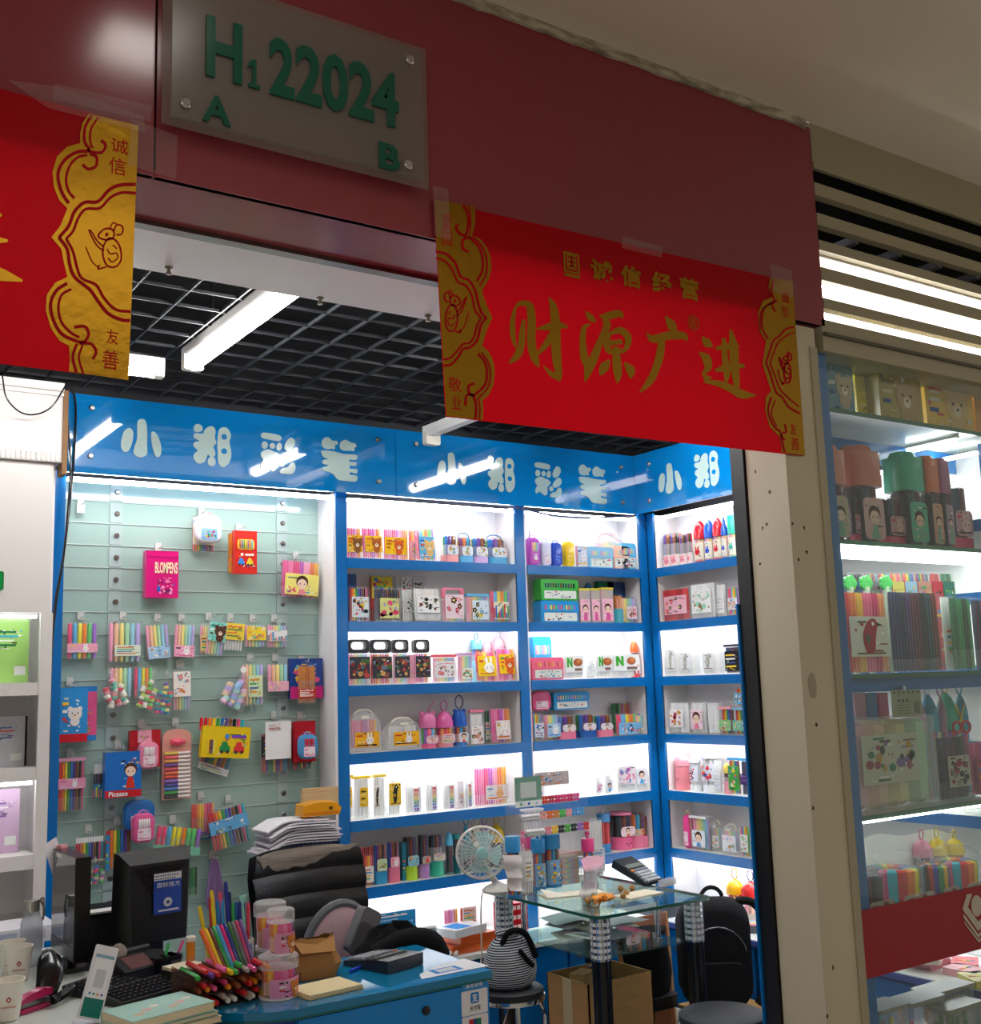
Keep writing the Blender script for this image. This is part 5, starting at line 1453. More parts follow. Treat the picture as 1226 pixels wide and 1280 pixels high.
h8(231,381,330,518, 'box', 'blue carton with a boy in a red cap',G,out=.03,col='1f6fc4',band='c8242c',bz=(0,.16),motif='girl',ink=['d83a2a', 'f2c83a', 'f4f4f4', 'e8e8f0'],area=(.4,.98,.18,.9),word=('Picasso',.1,.62,.03,.14, 'f4f4f4'),d=.04)
h8(334,461,240,395, 'box', 'red pack behind the small pink satchel',G,out=0,col='b81f2c',motif='lines',ink=['e85a5a', '8a1420'],hk=False)
h8(372,454,290,402, 'pouch', 'small pink satchel pouch of pens in front of a red pack',G,out=.03,col='e88aa8',trim='f2b0c4',pal='white',hk=False)
h8(372,428,240,292, 'box', 'pink header card over the small satchel',G,out=.03,col='e8a0b4',motif='flower',d=.004)
t = h8(475,595,232,527, 'case', 'long pink arched case of short markers laid in rungs',G,pal='pink',n=3,arch=.12,hk=True,d=.03)
for c in [c for c in t.children if c.name.startswith('pens')]:
 bpy.data.objects.remove(c)
_w = (at(60 + 595 / 3.314,950,1,YG - .045).x - at(60 + 475 / 3.314,950,1,YG - .045).x)
_h = at(221,840 + 232 / 3.314,1,YG - .045).z - at(221,840 + 527 / 3.314,1,YG - .045).z
MB().prism([(_w / 2,0),(_w / 2,_h * .88)] + arc(0,_h * .88,_h * .11,0,180,8,sx=_w / 2 / (_h * .11))[1:-1] + [(-_w / 2,_h * .88),(-_w / 2,0)],.008,.016,hx('f0a89a'), 'gloss').build('tray',t)
MB().lathe([(.0,-.03),(.014,-.028),(.018,.0),(.01,.022),(.006,.034)],(0,-.004,_h * .8),10,hx('e8506a'), 'gloss',0).build('sharpener',t)
for i,c in enumerate(['2a2a30', '2f9e44', '3a7ac8', '3a3a8a', '8a5ac0', 'd8402a', 'e8622a', 'd83a4a', '6a3a8a', 'e8a040', 'e84a5a', 'f0d04a']):
 k = MB()
 z_ = _h * (.04 + .055 * i)
 k.cyl((-_w * .44,0,z_),.0068,_w * .46,8,hx(c), 'gloss',0)
 k.cyl((_w * .02,0,z_),.006,_w * .42,8,hx('f0e8e4'), 'gloss',0)
 k.build('marker',t)
G2 = 'packs low on the slat wall'
h8(612,742,285,415, 'fan', 'tilted wallet of white tipped markers under the yellow pack',G2,out=0,pal='crayon',n=7,strip=(.0,.22),card='d8d8d8',motif='lines',roll=.35,hk=False)
_yc = h8(627,826,225,355, 'box', 'yellow crayon carton with cars, tilted',G2,out=.03,col='eecb1c',window=(.1,.28,.12,.58),motif='car',ink=['2a8a4a', 'd83a3a', '3a90d8', '7a4ab0'],area=(.3,.98,.04,.8),roll=.09,d=.03)
_p = at(60 + 727 / 3.314,840 + 222 / 3.314,1,YG - .09)
m = MB()
pens(m,11,_p.x - .1,_p.x + .1,0,.055,0, 'multi',.7,r=.0075)
m.xf(Matrix.Translation((0,YG - .065,_p.z - .025)) @ Matrix.Translation((_p.x,0,0)) @ Matrix.Rotation(.09,4, 'Y') @ Matrix.Translation((-_p.x,0,0)))
_cr = m.build('crayons',_yc)
_cr.matrix_parent_inverse = _yc.matrix_basis.inverted()
_cr['kind'] = 'stuff'
h8(880,1003,250,415, 'fan', 'dark bundle of pens behind the white card',G2,out=0,pal='crayon',n=12,strip=(.4,.9),card='3a3a40',motif='lines',hk=False)
h8(900,1006,203,360, 'box', 'plain white printed card with red corner',G2,out=.03,col='f0eeec',motif='lines',ink=['b0aeac', 'c8c6c4', 'b83a3a'],area=(.08,.7,.72,.95),mat='paper',d=.003)
h8(1014,1102,203,372, 'box', 'red carton behind the blue mini satchel',G2,out=0,col='c0202a',motif='lines',ink=['e85a4a', '8a141c'],hk=True)
h8(1036,1112,258,360, 'pouch', 'blue mini satchel of pens hung on a red carton',G2,out=.035,col='4a90c8',trim='7ab8e0',pal='red',hk=False)
h8(1012,1090,372,402, 'fan', 'row of dark pen tips below the red carton',G2,out=0,pal='crayon',n=9,strip=(.8,1.0),hk=False,card='8a1a20',motif='lines')
h8(590,690,540,692, 'fan', 'bundle of slim wax crayons in a blue foot pack',G2,pal='warm',n=9,strip=(.0,.2),card='2a5a9a',motif='lines')
h8(684,844,555,720, 'fan', 'clear wallet of gel markers with blue star strip, tilted',G2,out=.03,pal='multi',n=11,strip=(.4,.74),card='6ab0e0',motif='flower',ink=['2a2a30', 'f4f4f8', 'e8f0f8'],roll=-.2)
h8(110,232,680,785, 'fan', 'pack of white capped felt pens beside the monitor',G2,pal='multi',capcol='f4f4f4',n=11,cap=.22,strip=(.0,.06),card='d8c8a0',motif='lines')
h8(150,240,790,880, 'minis', 'clear bag of spiral pens behind the monitor',G2,cols=['c8c0b0', 'e05a7a', '5ab06a', '4a80c0'],hk=False)
h8(236,346,645,815, 'case', 'arched wallet of rainbow felt pens with blue edge',G2,pal='multi',n=7,arch=.2,card='3a90c8',motif='lines',area=(0,.14,0,.85))
h8(310,440,530,655, 'pouch', 'blue satchel pouch behind the pink one',G2,out=0,col='2a6ab0',trim='7ab0d8',pens=False)
h8(346,438,585,707, 'pouch', 'pink satchel pouch with white pens, low on the wall',G2,out=.045,col='e05a94',trim='f08ab4',pal='white',hk=False)
h8(432,625,640,755, 'fan', 'tilted clear wallet of thick neon markers',G2,out=.02,pal='neon',capcol=None,n=9,strip=(.0,.3),card='7ac0a0',motif='photo',ink=['5a90c0', 'e08a5a', '8ac86a'],roll=.16)
h8(580,622,800,928, 'case', 'green and pink marker pack beside the monitor edge',G2,pal='green',n=3,hk=False)
p = at(60 + 684 / 3.314,840 + 772 / 3.314,1,YG - .03)
hook(p.x,p.z)
m = MB()
P_ = [(0,0,.0),(.012,.002,-.04),(.02,0,-.09),(.028,-.002,-.15),(.02,0,-.2)]
for i in range(5):
 a_ = (i - 2) * .007
 m.tube(smooth_open([(a_ * .3 + q[0] * (i - 2) * .5,q[1] + .004 * (i % 2),q[2]) for q in P_],3),.006,6,hx('8d6f9c'), 'cloth',r2=.009)
cl = m.build('cleaning_cloth')
cl.location = (p.x,YG - .05,p.z + .004)
tag(cl, 'lilac cloth bunched on a hook of the slat wall', 'cloth')
# ================================================================== number plate and banners
clearmat('frosted',op=0.5,rough=0.25,body=hx('8c867c'),gloss=0.08)
YPL = 2.455
pt = thing('number_plate', 'frosted acrylic plate lettered H1 22024 on the red fascia', 'sign',(0,0,0))
px0,px1,pz0,pz1 = 0.770,1.50,2.929,3.341
m = MB()
m.box(px0 + .02,YPL,pz0 + .02,px1 - .02,YPL + .012,pz1 - .02,mat='frosted')
for q in (((px0,pz0),(px1,pz0),(px1 - .02,pz0 + .02),(px0 + .02,pz0 + .02)),((px1,pz0),(px1,pz1),(px1 - .02,pz1 - .02),(px1 - .02,pz0 + .02)),((px1,pz1),(px0,pz1),(px0 + .02,pz1 - .02),(px1 - .02,pz1 - .02)),((px0,pz1),(px0,pz0),(px0 + .02,pz0 + .02),(px0 + .02,pz1 - .02))):
 m.add([(q[0][0],YPL + .012,q[0][1]),(q[1][0],YPL + .012,q[1][1]),(q[2][0],YPL,q[2][1]),(q[3][0],YPL,q[3][1])],[(0,1,2,3)],mat='frosted')
m.build('plate',pt,smooth=False)
GREEN = hx('0f5a45')
for ch,a,b,c,d_ in (('H',257,302,26,101),('1',312,322,76,111),('2',336,367,50,122),('2',369,401,59,131),('0',402,434,69,140),('2',435,466,79,149),('4',464,497,90,157),('A',252,288,121,155),('B',473,499,181,213)):
 m = MB()
 xm = (a + b) / 2
 X0,X1,Z0,Z1 = at(a,(c + d_) / 2,1,YPL).x,at(b,(c + d_) / 2,1,YPL).x,at(xm,d_,1,YPL).z,at(xm,c,1,YPL).z
 if ch == '1':       # subscript one with its foot and flag
  m.prism([(X0 + (X1 - X0) * u,Z0 + (Z1 - Z0) * v) for u,v in ((-.3,.66),(-.3,.8),(.25,1),(.75,1),(.75,.13),(1.2,.13),(1.2,0),(-.2,0),(-.2,.13),(.25,.13),(.25,.76))],YPL - .006,YPL,GREEN, 'gloss')
 else:
  word(m,ch,X0,Z0,X1,Z1,YPL - .006,GREEN, 'gloss',bold=0.03,depth=.006)
 m.build('letter',pt)
for a,b in ((232,129),(512,75),(510,206),(240,-40)):
 p = at(a,b,1,YPL)
 MB().lathe([(.014,.042),(.014,-.004),(.01,-.008)][::-1],(p.x,YPL,p.z),14,hx('d0d0d0'), 'chrome',1).build('standoff',pt)
YBN = 2.488
def Pw(pts,y=YBN):
 return [(lambda q: (q.x,q.z))(at(a,b,1,y)) for a,b in pts]
def ribbon(m,pts,w,y,mat='red_paper',col=(1,0,0),t=.0006,sm=4):
 """flat strip along photograph points; w in photograph pixels, a number or one per point"""
 if not isinstance(w,(list,tuple)):
  w = [w] * len(pts)
 P = smooth_open([(p[0],p[1],ww) for p,ww in zip(pts,w)],sm) if sm > 1 else [Vector((p[0],p[1],ww)) for p,ww in zip(pts,w)]
 L,R = [],[]
 for i,p in enumerate(P):
  d = P[min(i + 1,len(P) - 1)] - P[max(i - 1,0)]
  n = Vector((-d.y,d.x))
  if n.length < 1e-6:
   n = Vector((0,1))
  n.normalize()
  h = max(p.z,.3) / 2
  L.append((p.x + n.x * h,p.y + n.y * h))
  R.append((p.x - n.x * h,p.y - n.y * h))
 A,B = Pw(L,y),Pw(R,y)
 n = len(A)
 V = [(a,y,b) for a,b in A] + [(a,y,b) for a,b in B]
 m.add(V,[(i,i + 1,n + i + 1,n + i) for i in range(n - 1)],col,mat)
def rat(m,f,y):
 """paper-cut rat drawn in red lines; f maps a 100 x 100 field to the photograph"""
 rib = lambda pts,w: ribbon(m,[f(p) for p in pts],w,y)
 rib([(62,30),(50,45),(48,65),(58,85),(78,88),(92,74),(90,50),(78,34),(62,30)],2.2)
 rib([(58,52),(66,62),(80,60),(84,70),(70,78),(60,70)],1.6)
 rib([(72,44),(82,52)],1.6)
 rib([(36,24),(52,12),(72,14),(74,28),(58,34),(40,30),(36,24)],2.2)
 rib([(74,16),(82,4),(96,8),(94,22),(80,24)],2.0)
 rib([(66,10),(72,0),(82,2)],1.6)
 rib([(55,20),(60,22),(57,26),(54,22)],1.8)
 rib([(50,48),(34,36),(22,20),(14,14),(20,26),(34,46),(50,56)],1.8)
 rib([(56,88),(36,92),(40,84)],2.0)
 rib([(38,90),(22,78),(12,60),(6,48)],1.4)
def scroll_edge(name_m,Z,gold,lines,ratf,chars):
 """gold foil field with red scroll lines, zodiac rat and small characters"""
 g = MB()
 g.prism(Pw([Z(p) for p in gold]),YBN - .0012,YBN - .0004,mat='foil')
 g.build('gold_edge',name_m)
 r = MB()
 for pts,w in lines:
  ribbon(r,[Z(p) for p in pts],w,YBN - .002)
 rat(r,ratf,YBN - .002)
 r.build('scroll_line',name_m)
 for ch,a,b,c,d_ in chars:
  k = MB()
  (p,q),(s,u) = Z((a,c)),Z((b,d_))
  A,B = at(p,(q + u) / 2,1,YBN),at(s,(q + u) / 2,1,YBN)
  word(k,ch,A.x,at((p + s) / 2,u,1,YBN).z,B.x,at((p + s) / 2,q,1,YBN).z,YBN - .002,hx('c0101c'), 'paper')
  k.build('character',name_m)
def sheet(quad,y,bulge=.012,n=16,sag=0.0):
 """paper sheet hung from tape: slight belly; quad TL TR BR BL in photograph pixels"""
 TL,TR,BR,BL = [at(*q,1,y) for q in quad]
 m = MB()
 V,F = [],[]
 nz = 6
 for j in range(nz + 1):
  for i in range(n + 1):
   u,v = i / n,j / nz
   p = (TL * (1 - u) + TR * u) * (1 - v) + (BL * (1 - u) + BR * u) * v
   V.append((p.x,y + .0012,p.z - sag * math.sin(math.pi * u) * v))
 for j in range(nz):
  for i in range(n):
   a = j * (n + 1) + i
   F.append((a,a + n + 1,a + n + 2,a + 1))
 m.add(V,F,mat='red_paper')
 return m
bn = thing('banner', 'red banner with gold calligraphy and scroll edges over the shop opening', 'banner',(0,0,0),group='new year banners on the fascia')
sheet(((542,250),(990,352),(1004,570),(557,521)),YBN).build('sheet',bn)
ZL_ = lambda p: (540 + p[0] / 4.268,240 + p[1] / 4.268)
goldL = [(10,38),(225,78),(230,130),(226,180),(212,232)] + [(255,250),(290,295),(312,350),(315,410),(300,470),(265,527)] + [(275,560),(292,610),(321,672)] + [(292,735),(275,790),(266,822)] + [(300,850),(325,900),(334,960),(325,1030),(300,1085),(268,1112)] + [(272,1150),(270,1217),(75,1196)]
linesL = [([(165,68),(188,110),(194,170),(180,235)],3.2),([(195,74),(206,130),(204,190),(200,230)],1.6),
   ([(182,236),(148,220),(128,190),(140,172)],3.4),([(205,240),(165,256),(165,300),(195,318)],3.4),([(200,240),(248,290),(270,350),(268,420),(240,475)],3.2),([(215,236),(268,290),(292,360),(288,440),(255,500)],2.2),
   ([(20,318),(75,330),(125,380),(152,450),(195,470),(228,520),(246,590),(262,640),(290,672)],3.2),([(290,672),(262,706),(250,760),(235,800),(200,830),(165,838),(140,880),(100,920),(55,926)],3.2),
   ([(20,352),(65,366),(105,410),(138,478),(182,500),(212,550),(230,630),(262,672)],2.6),([(262,672),(240,712),(226,770),(200,805),(165,812),(132,850),(98,885),(55,894)],2.6),
   ([(245,862),(278,900),(294,960),(282,1030),(225,1085)],3.2),([(265,855),(300,910),(312,970),(300,1040),(250,1098)],2.0),([(228,1020),(196,1035),(200,1075),(225,1085)],3.2),([(225,1085),(185,1085),(178,1140)],3.2),([(222,1090),(236,1140),(232,1212)],3.2),([(245,1096),(256,1150),(252,1214)],1.8)]
scroll_edge(bn,ZL_,goldL,linesL,lambda p: ZL_((204 - p[0] * 1.42,525 + p[1] * 2.45)),[('爱',48,104,120,205),('国',50,105,212,286),('敬',85,155,990,1065),('业',105,155,1085,1160)])
ZR_ = lambda p: (520 + p[0] / 2.404,230 + p[1] / 2.404)
goldR = [(1130,292),(1062,282),(1058,310),(1068,340)] + [(1040,352),(1026,390),(1030,440),(1050,472)] + [(1045,510),(1040,540),(1052,580),(1066,622)] + [(1050,640),(1048,680),(1062,730),(1092,760)] + [(1098,790),(1096,806),(1168,816)]
linesR = [([(1075,286),(1068,320),(1078,352)],2.2),([(1086,350),(1070,362),(1080,384)],2.2),([(1078,352),(1045,375),(1040,430),(1058,466)],2.4),([(1070,356),(1036,385),(1034,440)],1.4),
   ([(1136,430),(1112,436),(1090,458),(1075,470),(1064,500),(1052,536)],2.4),([(1052,536),(1068,580),(1082,625),(1100,640),(1120,670),(1154,690)],2.4),([(1136,446),(1112,456),(1088,478),(1074,510),(1064,538)],1.8),([(1064,538),(1080,580),(1094,616),(1116,640),(1150,668)],1.8),
   ([(1068,640),(1058,680),(1074,725),(1096,745)],2.4),([(1080,648),(1068,690),(1084,728)],1.4),([(1108,720),(1112,745),(1096,750),(1108,770)],2.2),([(1096,752),(1108,806)],2.2)]
scroll_edge(bn,ZR_,goldR,linesR,lambda p: ZR_((1084 + p[0] * .46,505 + p[1] * 1.05)),[('诚',1096,1120,322,358),('信',1098,1118,366,400),('友',1124,1142,720,755),('善',1126,1150,762,800)])
ZB_ = lambda p: (620 + p[0] / 3.606,350 + p[1] / 3.606)
CHARS = {
 'cai': [[(85,128,12),(74,190,20),(76,250,22),(88,305,8)],[(84,132,6),(100,110,16),(125,104,22),(152,120,30),(160,180,34),(158,260,34),(165,320,34),(180,365,28),(193,395,4)],
   [(124,178,12),(118,240,24),(112,300,28),(92,345,28),(58,376,8)],[(180,222,4),(230,212,26),(280,204,30),(323,212,8)],
   [(238,78,4),(258,120,30),(268,200,36),(270,300,38),(276,380,34),(285,425,24),(286,460,4)],[(284,440,26),(248,422,20),(212,386,3)],[(262,225,26),(225,290,26),(178,344,6)]],
 'yuan': [[(404,140,4),(425,168,26),(450,192,6)],[(425,198,6),(398,215,20),(390,270,24),(398,350,32),(418,385,40),(406,440,16),(400,460,3)],[(408,440,16),(438,360,34),(468,280,26),(500,205,30),(486,172,18)],
    [(466,165,8),(510,160,30),(555,152,28),(572,172,4)],[(512,238,12),(498,280,28),(508,325,22)],[(508,246,10),(556,226,26),(594,256,28),(590,300,22),(566,328,10)],[(512,284,20),(570,278,20)],[(505,326,18),(566,318,20)],
    [(538,300,24),(545,380,36),(549,430,30),(546,466,5)],[(512,360,8),(488,392,38),(470,428,12)],[(578,372,8),(606,406,36),(606,444,8)]],
 'guang': [[(762,162,4),(790,202,36),(806,244,18)],[(680,238,4),(706,266,30),(780,250,34),(846,252,28),(859,277,3)],[(748,262,26),(738,340,32),(716,410,30),(690,460,28),(648,506,6)]],
 'jin': [[(928,256,6),(952,284,34),(977,301,4)],[(916,326,6),(946,352,34),(956,395,28),(934,424,12),(962,452,30)],[(988,310,8),(1040,300,28),(1096,300,8)],[(988,408,10),(1050,392,36),(1120,386,12)],
   [(1026,262,16),(1030,340,24),(1040,420,26),(1034,472,5)],[(1056,222,8),(1070,300,36),(1075,390,34),(1085,470,24),(1090,492,5)],[(936,458,8),(1000,466,24),(1060,490,30),(1110,516,34),(1168,520,8)]],
}
for k,sts in CHARS.items():
 m = MB()
 for i,s in enumerate(sts):
  ribbon(m,[ZB_((p[0],p[1])) for p in s],[p[2] * 1.14 / 3.606 for p in s],YBN - .0010 - .0001 * i, 'foil')
 m.build('character',bn)
for ch,a,b,c,d_ in (('诚',525,590,230,293),('信',615,675,247,310),('经',708,768,266,330),('营',793,848,284,347)):
 m = MB()
 (p,q),(s,u) = ZR_((a,c)),ZR_((b,d_))
 word(m,ch,at(p,(q + u) / 2,1,YBN).x,at((p + s) / 2,u,1,YBN).z,at(s,(q + u) / 2,1,YBN).x,at((p + s) / 2,q,1,YBN).z,YBN - .001,hx('d9b13c'), 'foil',bold=.035)
 m.build('character',bn)
m = MB()                                # square seal and round stamp
(p,q),(s,u) = ZR_((443,207)),ZR_((490,268))
a_,b_ = at(p,(q + u) / 2,1,YBN),at(s,(q + u) / 2,1,YBN)
zt_,zb_ = at((p + s) / 2,q,1,YBN).z,at((p + s) / 2,u,1,YBN).z
m.prism([(a_.x,zb_),(b_.x,zb_),(b_.x,zt_),(a_.x,zt_)],YBN - .0012,YBN - .0004,mat='foil')
ww,hh = b_.x - a_.x,zt_ - zb_
for x0,z0,x1,z1 in ((.12,.1,.2,.9),(.2,.1,.85,.18),(.8,.18,.88,.9),(.3,.3,.7,.38),(.3,.5,.72,.58),(.45,.3,.55,.8),(.28,.72,.75,.8)):
 m.box(a_.x + ww * x0,YBN - .0016,zb_ + hh * z0,a_.x + ww * x1,YBN - .0012,zb_ + hh * z1,mat='red_paper')
m.box(a_.x,YBN - .0012,zb_ - hh * .2,b_.x,YBN - .0004,zb_ - hh * .06,mat='foil')
m.build('seal',bn)
m = MB()
p,q = ZR_((832,417))
c_ = at(p,q,1,YBN)
for r_ in (.024,):
 m.tube([(c_.x + .9 * r_ * math.cos(a),YBN - .001,c_.z + r_ * math.sin(a)) for a in [i * math.pi / 8 for i in range(16)]],.0018,5,mat='foil',closed=True)
for k in range(5):
 m.box(c_.x - .014,YBN - .0014,c_.z - .016 + .007 * k,c_.x + .014 - .004 * (k % 2),YBN - .0006,c_.z - .0135 + .007 * k,mat='foil')
m.box(c_.x - .003,YBN - .0014,c_.z - .016,c_.x + .001,YBN - .0006,c_.z + .016,mat='foil')
m.build('stamp',bn)
def tape(parent,pts,y=YBN - .004):
 m = MB()
 m.prism(Pw(pts,y),y - .0006,y,mat='tape')
 return m.build('tape',parent)
tape(bn,[(541,232),(560,236),(563,300),(543,294)])
tape(bn,[(778,296),(828,308),(827,322),(777,310)])
tape(bn,[(962,330),(990,338),(992,372),(966,364)])
b1 = thing('banner', 'red banner with gold scroll edge cropped by the picture frame', 'banner',(0,0,0),group='new year banners on the fascia')
sheet(((-260,40),(173,157),(160,474),(-250,424)),YBN).build('sheet',b1)
Z1_ = lambda p: (p[0] / 3.12,90 + p[1] / 3.12)
gold1 = [(540,211),(345,163),(322,200),(312,240),(312,278)] + [(262,292),(222,330),(204,390),(210,450),(230,500),(262,533)] + [(235,600),(200,645)] + [(238,690),(252,760),(262,800)] + [(215,822),(182,870),(178,930),(198,1000),(232,1050),(268,1068)] + [(272,1120),(268,1168),(500,1202)]
lines1 = [([(358,168),(332,215),(330,270),(350,300)],3.6),([(384,176),(356,220),(352,270),(362,296)],2.6),([(395,265),(412,285),(398,312),(362,312),(340,300)],3.6),([(350,318),(376,330),(375,365),(345,378),(322,360)],3.6),
   ([(350,308),(300,312),(250,345),(226,400),(240,465),(268,512)],4.2),([(340,322),(300,334),(270,370),(258,420),(268,465),(290,492)],3.2),
   ([(530,438),(470,440),(425,460),(382,505),(330,508),(290,545),(268,600),(230,645)],4.2),([(230,645),(262,690),(272,750),(292,800),(350,848),(380,890),(420,940),(470,965),(508,970)],4.2),
   ([(530,472),(475,470),(430,490),(390,530),(335,534),(305,570),(285,620),(258,650)],3.4),([(258,650),(285,700),(300,760),(320,805),(375,830),(405,880),(450,925),(510,935)],3.4),
   ([(262,824),(222,850),(198,900),(206,960),(240,1020),(300,1050)],4.2),([(278,846),(240,870),(228,920),(240,975),(275,1015),(310,1035)],3.2),([(290,995),(330,992),(346,1020),(330,1050),(300,1052)],3.6),([(310,1058),(355,1060),(375,1090),(362,1120)],3.6),([(300,1060),(284,1110),(298,1172)],3.6),([(322,1064),(308,1115),(325,1176)],2.6)]
scroll_edge(b1,Z1_,gold1,lines1,lambda p: Z1_((325 + p[0] * 1.6,588 + p[1] * 1.95)),[('诚',432,500,262,318),('信',425,490,335,402),('友',415,462,1005,1062),('善',398,462,1085,1160)])
m = MB()
ribbon(m,[(-90,325),(-40,338),(-5,342),(28,351)],[6,20,18,3],YBN - .001, 'foil')
ribbon(m,[(-60,262),(-25,280),(2,268)],[4,14,3],YBN - .0011, 'foil')
ribbon(m,[(-60,285),(-20,298),(10,301)],[6,14,3],YBN - .0012, 'foil')
m.build('character',b1)
tape(b1,[(68,104),(190,132),(188,152),(66,124)])
tape(b1,[(164,148),(222,170),(220,224),(160,206)],YBN - .006)
tape(b1,[(10,100),(70,108),(180,145),(182,166),(60,135)],YBN - .005)
# ================================================================== glass table, stools, things around them
def obox(m,c,sx,sy,sz,rz=0,col=(.8,.8,.8),mat='paint',rx=0,ry=0):
 s = len(m.v)
 m.box(-sx / 2,-sy / 2,0,sx / 2,sy / 2,sz,col,mat)
 m.xf(Matrix.Translation(c) @ Matrix.Rotation(rz,4, 'Z') @ Matrix.Rotation(rx,4, 'X') @ Matrix.Rotation(ry,4, 'Y'),s)
 return m
ZT = 0.75
TX0,TX1,TY0,TY1 = 2.705,3.29,3.39,4.165
tb = thing('glass_table', 'glass topped table on black legs with lower glass shelf', 'table',(0,0,0))
m = MB()
m.rbox(TX0,TY0,ZT - .012,TX1,TY1,ZT,.03,mat='table_glass',ax=2)
m.build('tabletop',tb)
e = MB()
rr = rrect(TX0,TY0,TX1,TY1,.03,3)
n = len(rr)
e.add([(a,b,ZT - .012) for a,b in rr] + [(a,b,ZT - .0005) for a,b in rr],[(i,(i + 1) % n,n + (i + 1) % n,n + i) for i in range(n)],hx('1d5a4a'), 'gloss')
e.xf(Matrix.Translation(((TX0 + TX1) / 2,(TY0 + TY1) / 2,0)) @ Matrix.Diagonal((1.002,1.002,1,1)) @ Matrix.Translation((-(TX0 + TX1) / 2,-(TY0 + TY1) / 2,0)))
e.build('glass_edge',tb)
LEG = [(TX0 + .06,TY1 - .075),(TX0 + .05,TY0 + .05),(TX1 - .06,TY0 + .05),(TX1 - .06,TY1 - .075)]
for lx,ly in LEG:
 l = MB().cyl((lx,ly,.004),.036,.58,20,hx('131316'), 'gloss').build('leg',tb)
 c = MB()
 c.cyl((lx,ly,.584),.037,.15,24,hx('c9ccd0'), 'chrome')
 for k in range(6):  # pale rings and grey bars draw a reflected grid onto the chrome
  c.lathe([(.0375,.592 + .023 * k),(.0375,.605 + .023 * k)],(lx,ly,0),24,hx('e6e8ec'), 'gloss')
 for k in range(12):
  a = k * math.pi / 6
  c.box(lx + .037 * math.cos(a) - .0015,ly + .037 * math.sin(a) - .0015,.585,lx + .037 * math.cos(a) + .0015,ly + .037 * math.sin(a) + .0015,.733,hx('8a90a0'))
 c.build('collar',l)
ZSH = 0.565
m = MB()
m.rbox(TX0 + .10,TY0 + .14,ZSH - .008,TX1 - .02,TY1 - .05,ZSH,.03,mat='table_glass',ax=2)
m.build('lower_shelf',tb)
for lx,ly in ((TX0 + .13,TY1 - .12),(TX0 + .14,TY0 + .2),(TX1 - .1,TY0 + .22),(TX1 - .08,TY1 - .12)):
 m = MB()
 m.cyl((lx,ly,ZSH),.011,ZT - .012 - ZSH,12,hx('d6d8da'), 'chrome')
 m.cyl((lx,ly,ZSH),.022,.008,14,hx('d6d8da'), 'chrome')
 m.cyl((lx,ly,ZT - .02),.022,.008,14,hx('d6d8da'), 'chrome')
 m.build('spacer',tb)
def on(x,y,z=ZT):
 return at(x,y,2,z)
# desk fan on the table corner
p = at(608,1112,2,ZT)
FY,FX = TY1 - .09,TX0 + .02
fn = thing('desk_fan', 'small white desk fan with wire cage on the table corner', 'fan',(FX,FY,ZT + .001))
hub = at(602,1066,1,FY)
hz = hub.z - ZT
fx = hub.x - FX
m = MB()
m.lathe([(.062,0),(.065,.008),(.05,.022),(.022,.034),(.018,.04)],n=24,col=hx('e3e1da'),mat='gloss')
m.build('base',fn)
m = MB()
m.tube([(0,0,.03),(fx * .4,.01,hz * .45),(fx,.03,hz - .02)],.014,10,hx('dedcd5'), 'gloss')
m.build('neck',fn)
RF = .104
Mf = Matrix.Translation((fx,0,hz)) @ Matrix.Rotation(math.radians(-28),4, 'Z')
m = MB()
m.lathe([(.03,.02),(.04,.03),(.038,.08),(.02,.095)],n=16,col=hx('dedcd5'),mat='gloss',ax=1)
m.xf(Mf)
m.build('motor',fn)
cg = MB()
for k in range(30):
 a = 2 * math.pi * k / 30
 cg.tube([(.024 * math.cos(a),-.036,.024 * math.sin(a)),(RF * .6 * math.cos(a + .1),-.034,RF * .6 * math.sin(a + .1)),(RF * .9 * math.cos(a + .2),-.022,RF * .9 * math.sin(a + .2)),(RF * math.cos(a + .22),-.004,RF * math.sin(a + .22))],.0012,4,hx('e8e6e0'), 'gloss')
 cg.tube([(.03 * math.cos(a),.034,.03 * math.sin(a)),(RF * .85 * math.cos(a),.026,RF * .85 * math.sin(a)),(RF * math.cos(a),.004,RF * math.sin(a))],.0011,4,hx('dcdad4'), 'gloss')
for r_,y_ in ((.045,-.036),(.07,-.033),(.09,-.024)):
 cg.tube([(r_ * math.cos(i * math.pi / 16),y_,r_ * math.sin(i * math.pi / 16)) for i in range(32)],.0012,4,hx('e8e6e0'), 'gloss',closed=True)
cg.xf(Mf)
cg.build('cage',fn)
m = MB()
m.tube([(RF * math.cos(i * math.pi / 20),0,RF * math.sin(i * math.pi / 20)) for i in range(40)],.006,8,hx('e6e4dd'), 'gloss',closed=True)
m.xf(Mf)
m.build('cage_rim',fn)
m = MB()
m.lathe([(.0,-.04),(.022,-.038),(.026,-.03),(.026,-.02)],n=18,col=hx('9fd0d2'),mat='gloss',ax=1)
m.xf(Mf)
m.build('hub_cap',fn)
for k in range(4):
 b = MB()
 b.add([(.02 * math.cos(t),yy,.02 * math.sin(t)) for t,yy in ((-.5,-.008),(.5,.008))] + [(.086 * math.cos(t),yy,.086 * math.sin(t)) for t,yy in ((.75,.012),(.2,.004),(-.35,-.01))],[(0,1,2,3,4)],hx('a9d6d6'), 'gloss')
 b.xf(Mf @ Matrix.Rotation(k * math.pi / 2 + .4,4, 'Y'))
 b.build('blade',fn)
m = MB()
m.tube(smooth_open([(FX - .04,FY,ZT + .01),(FX - .075,FY,ZT),(FX - .085,FY,ZT - .1),(FX - .08,FY + .02,ZT - .28),(FX - .12,FY + .06,ZT - .29)]),.003,6,hx('d8d6cf'), 'gloss')
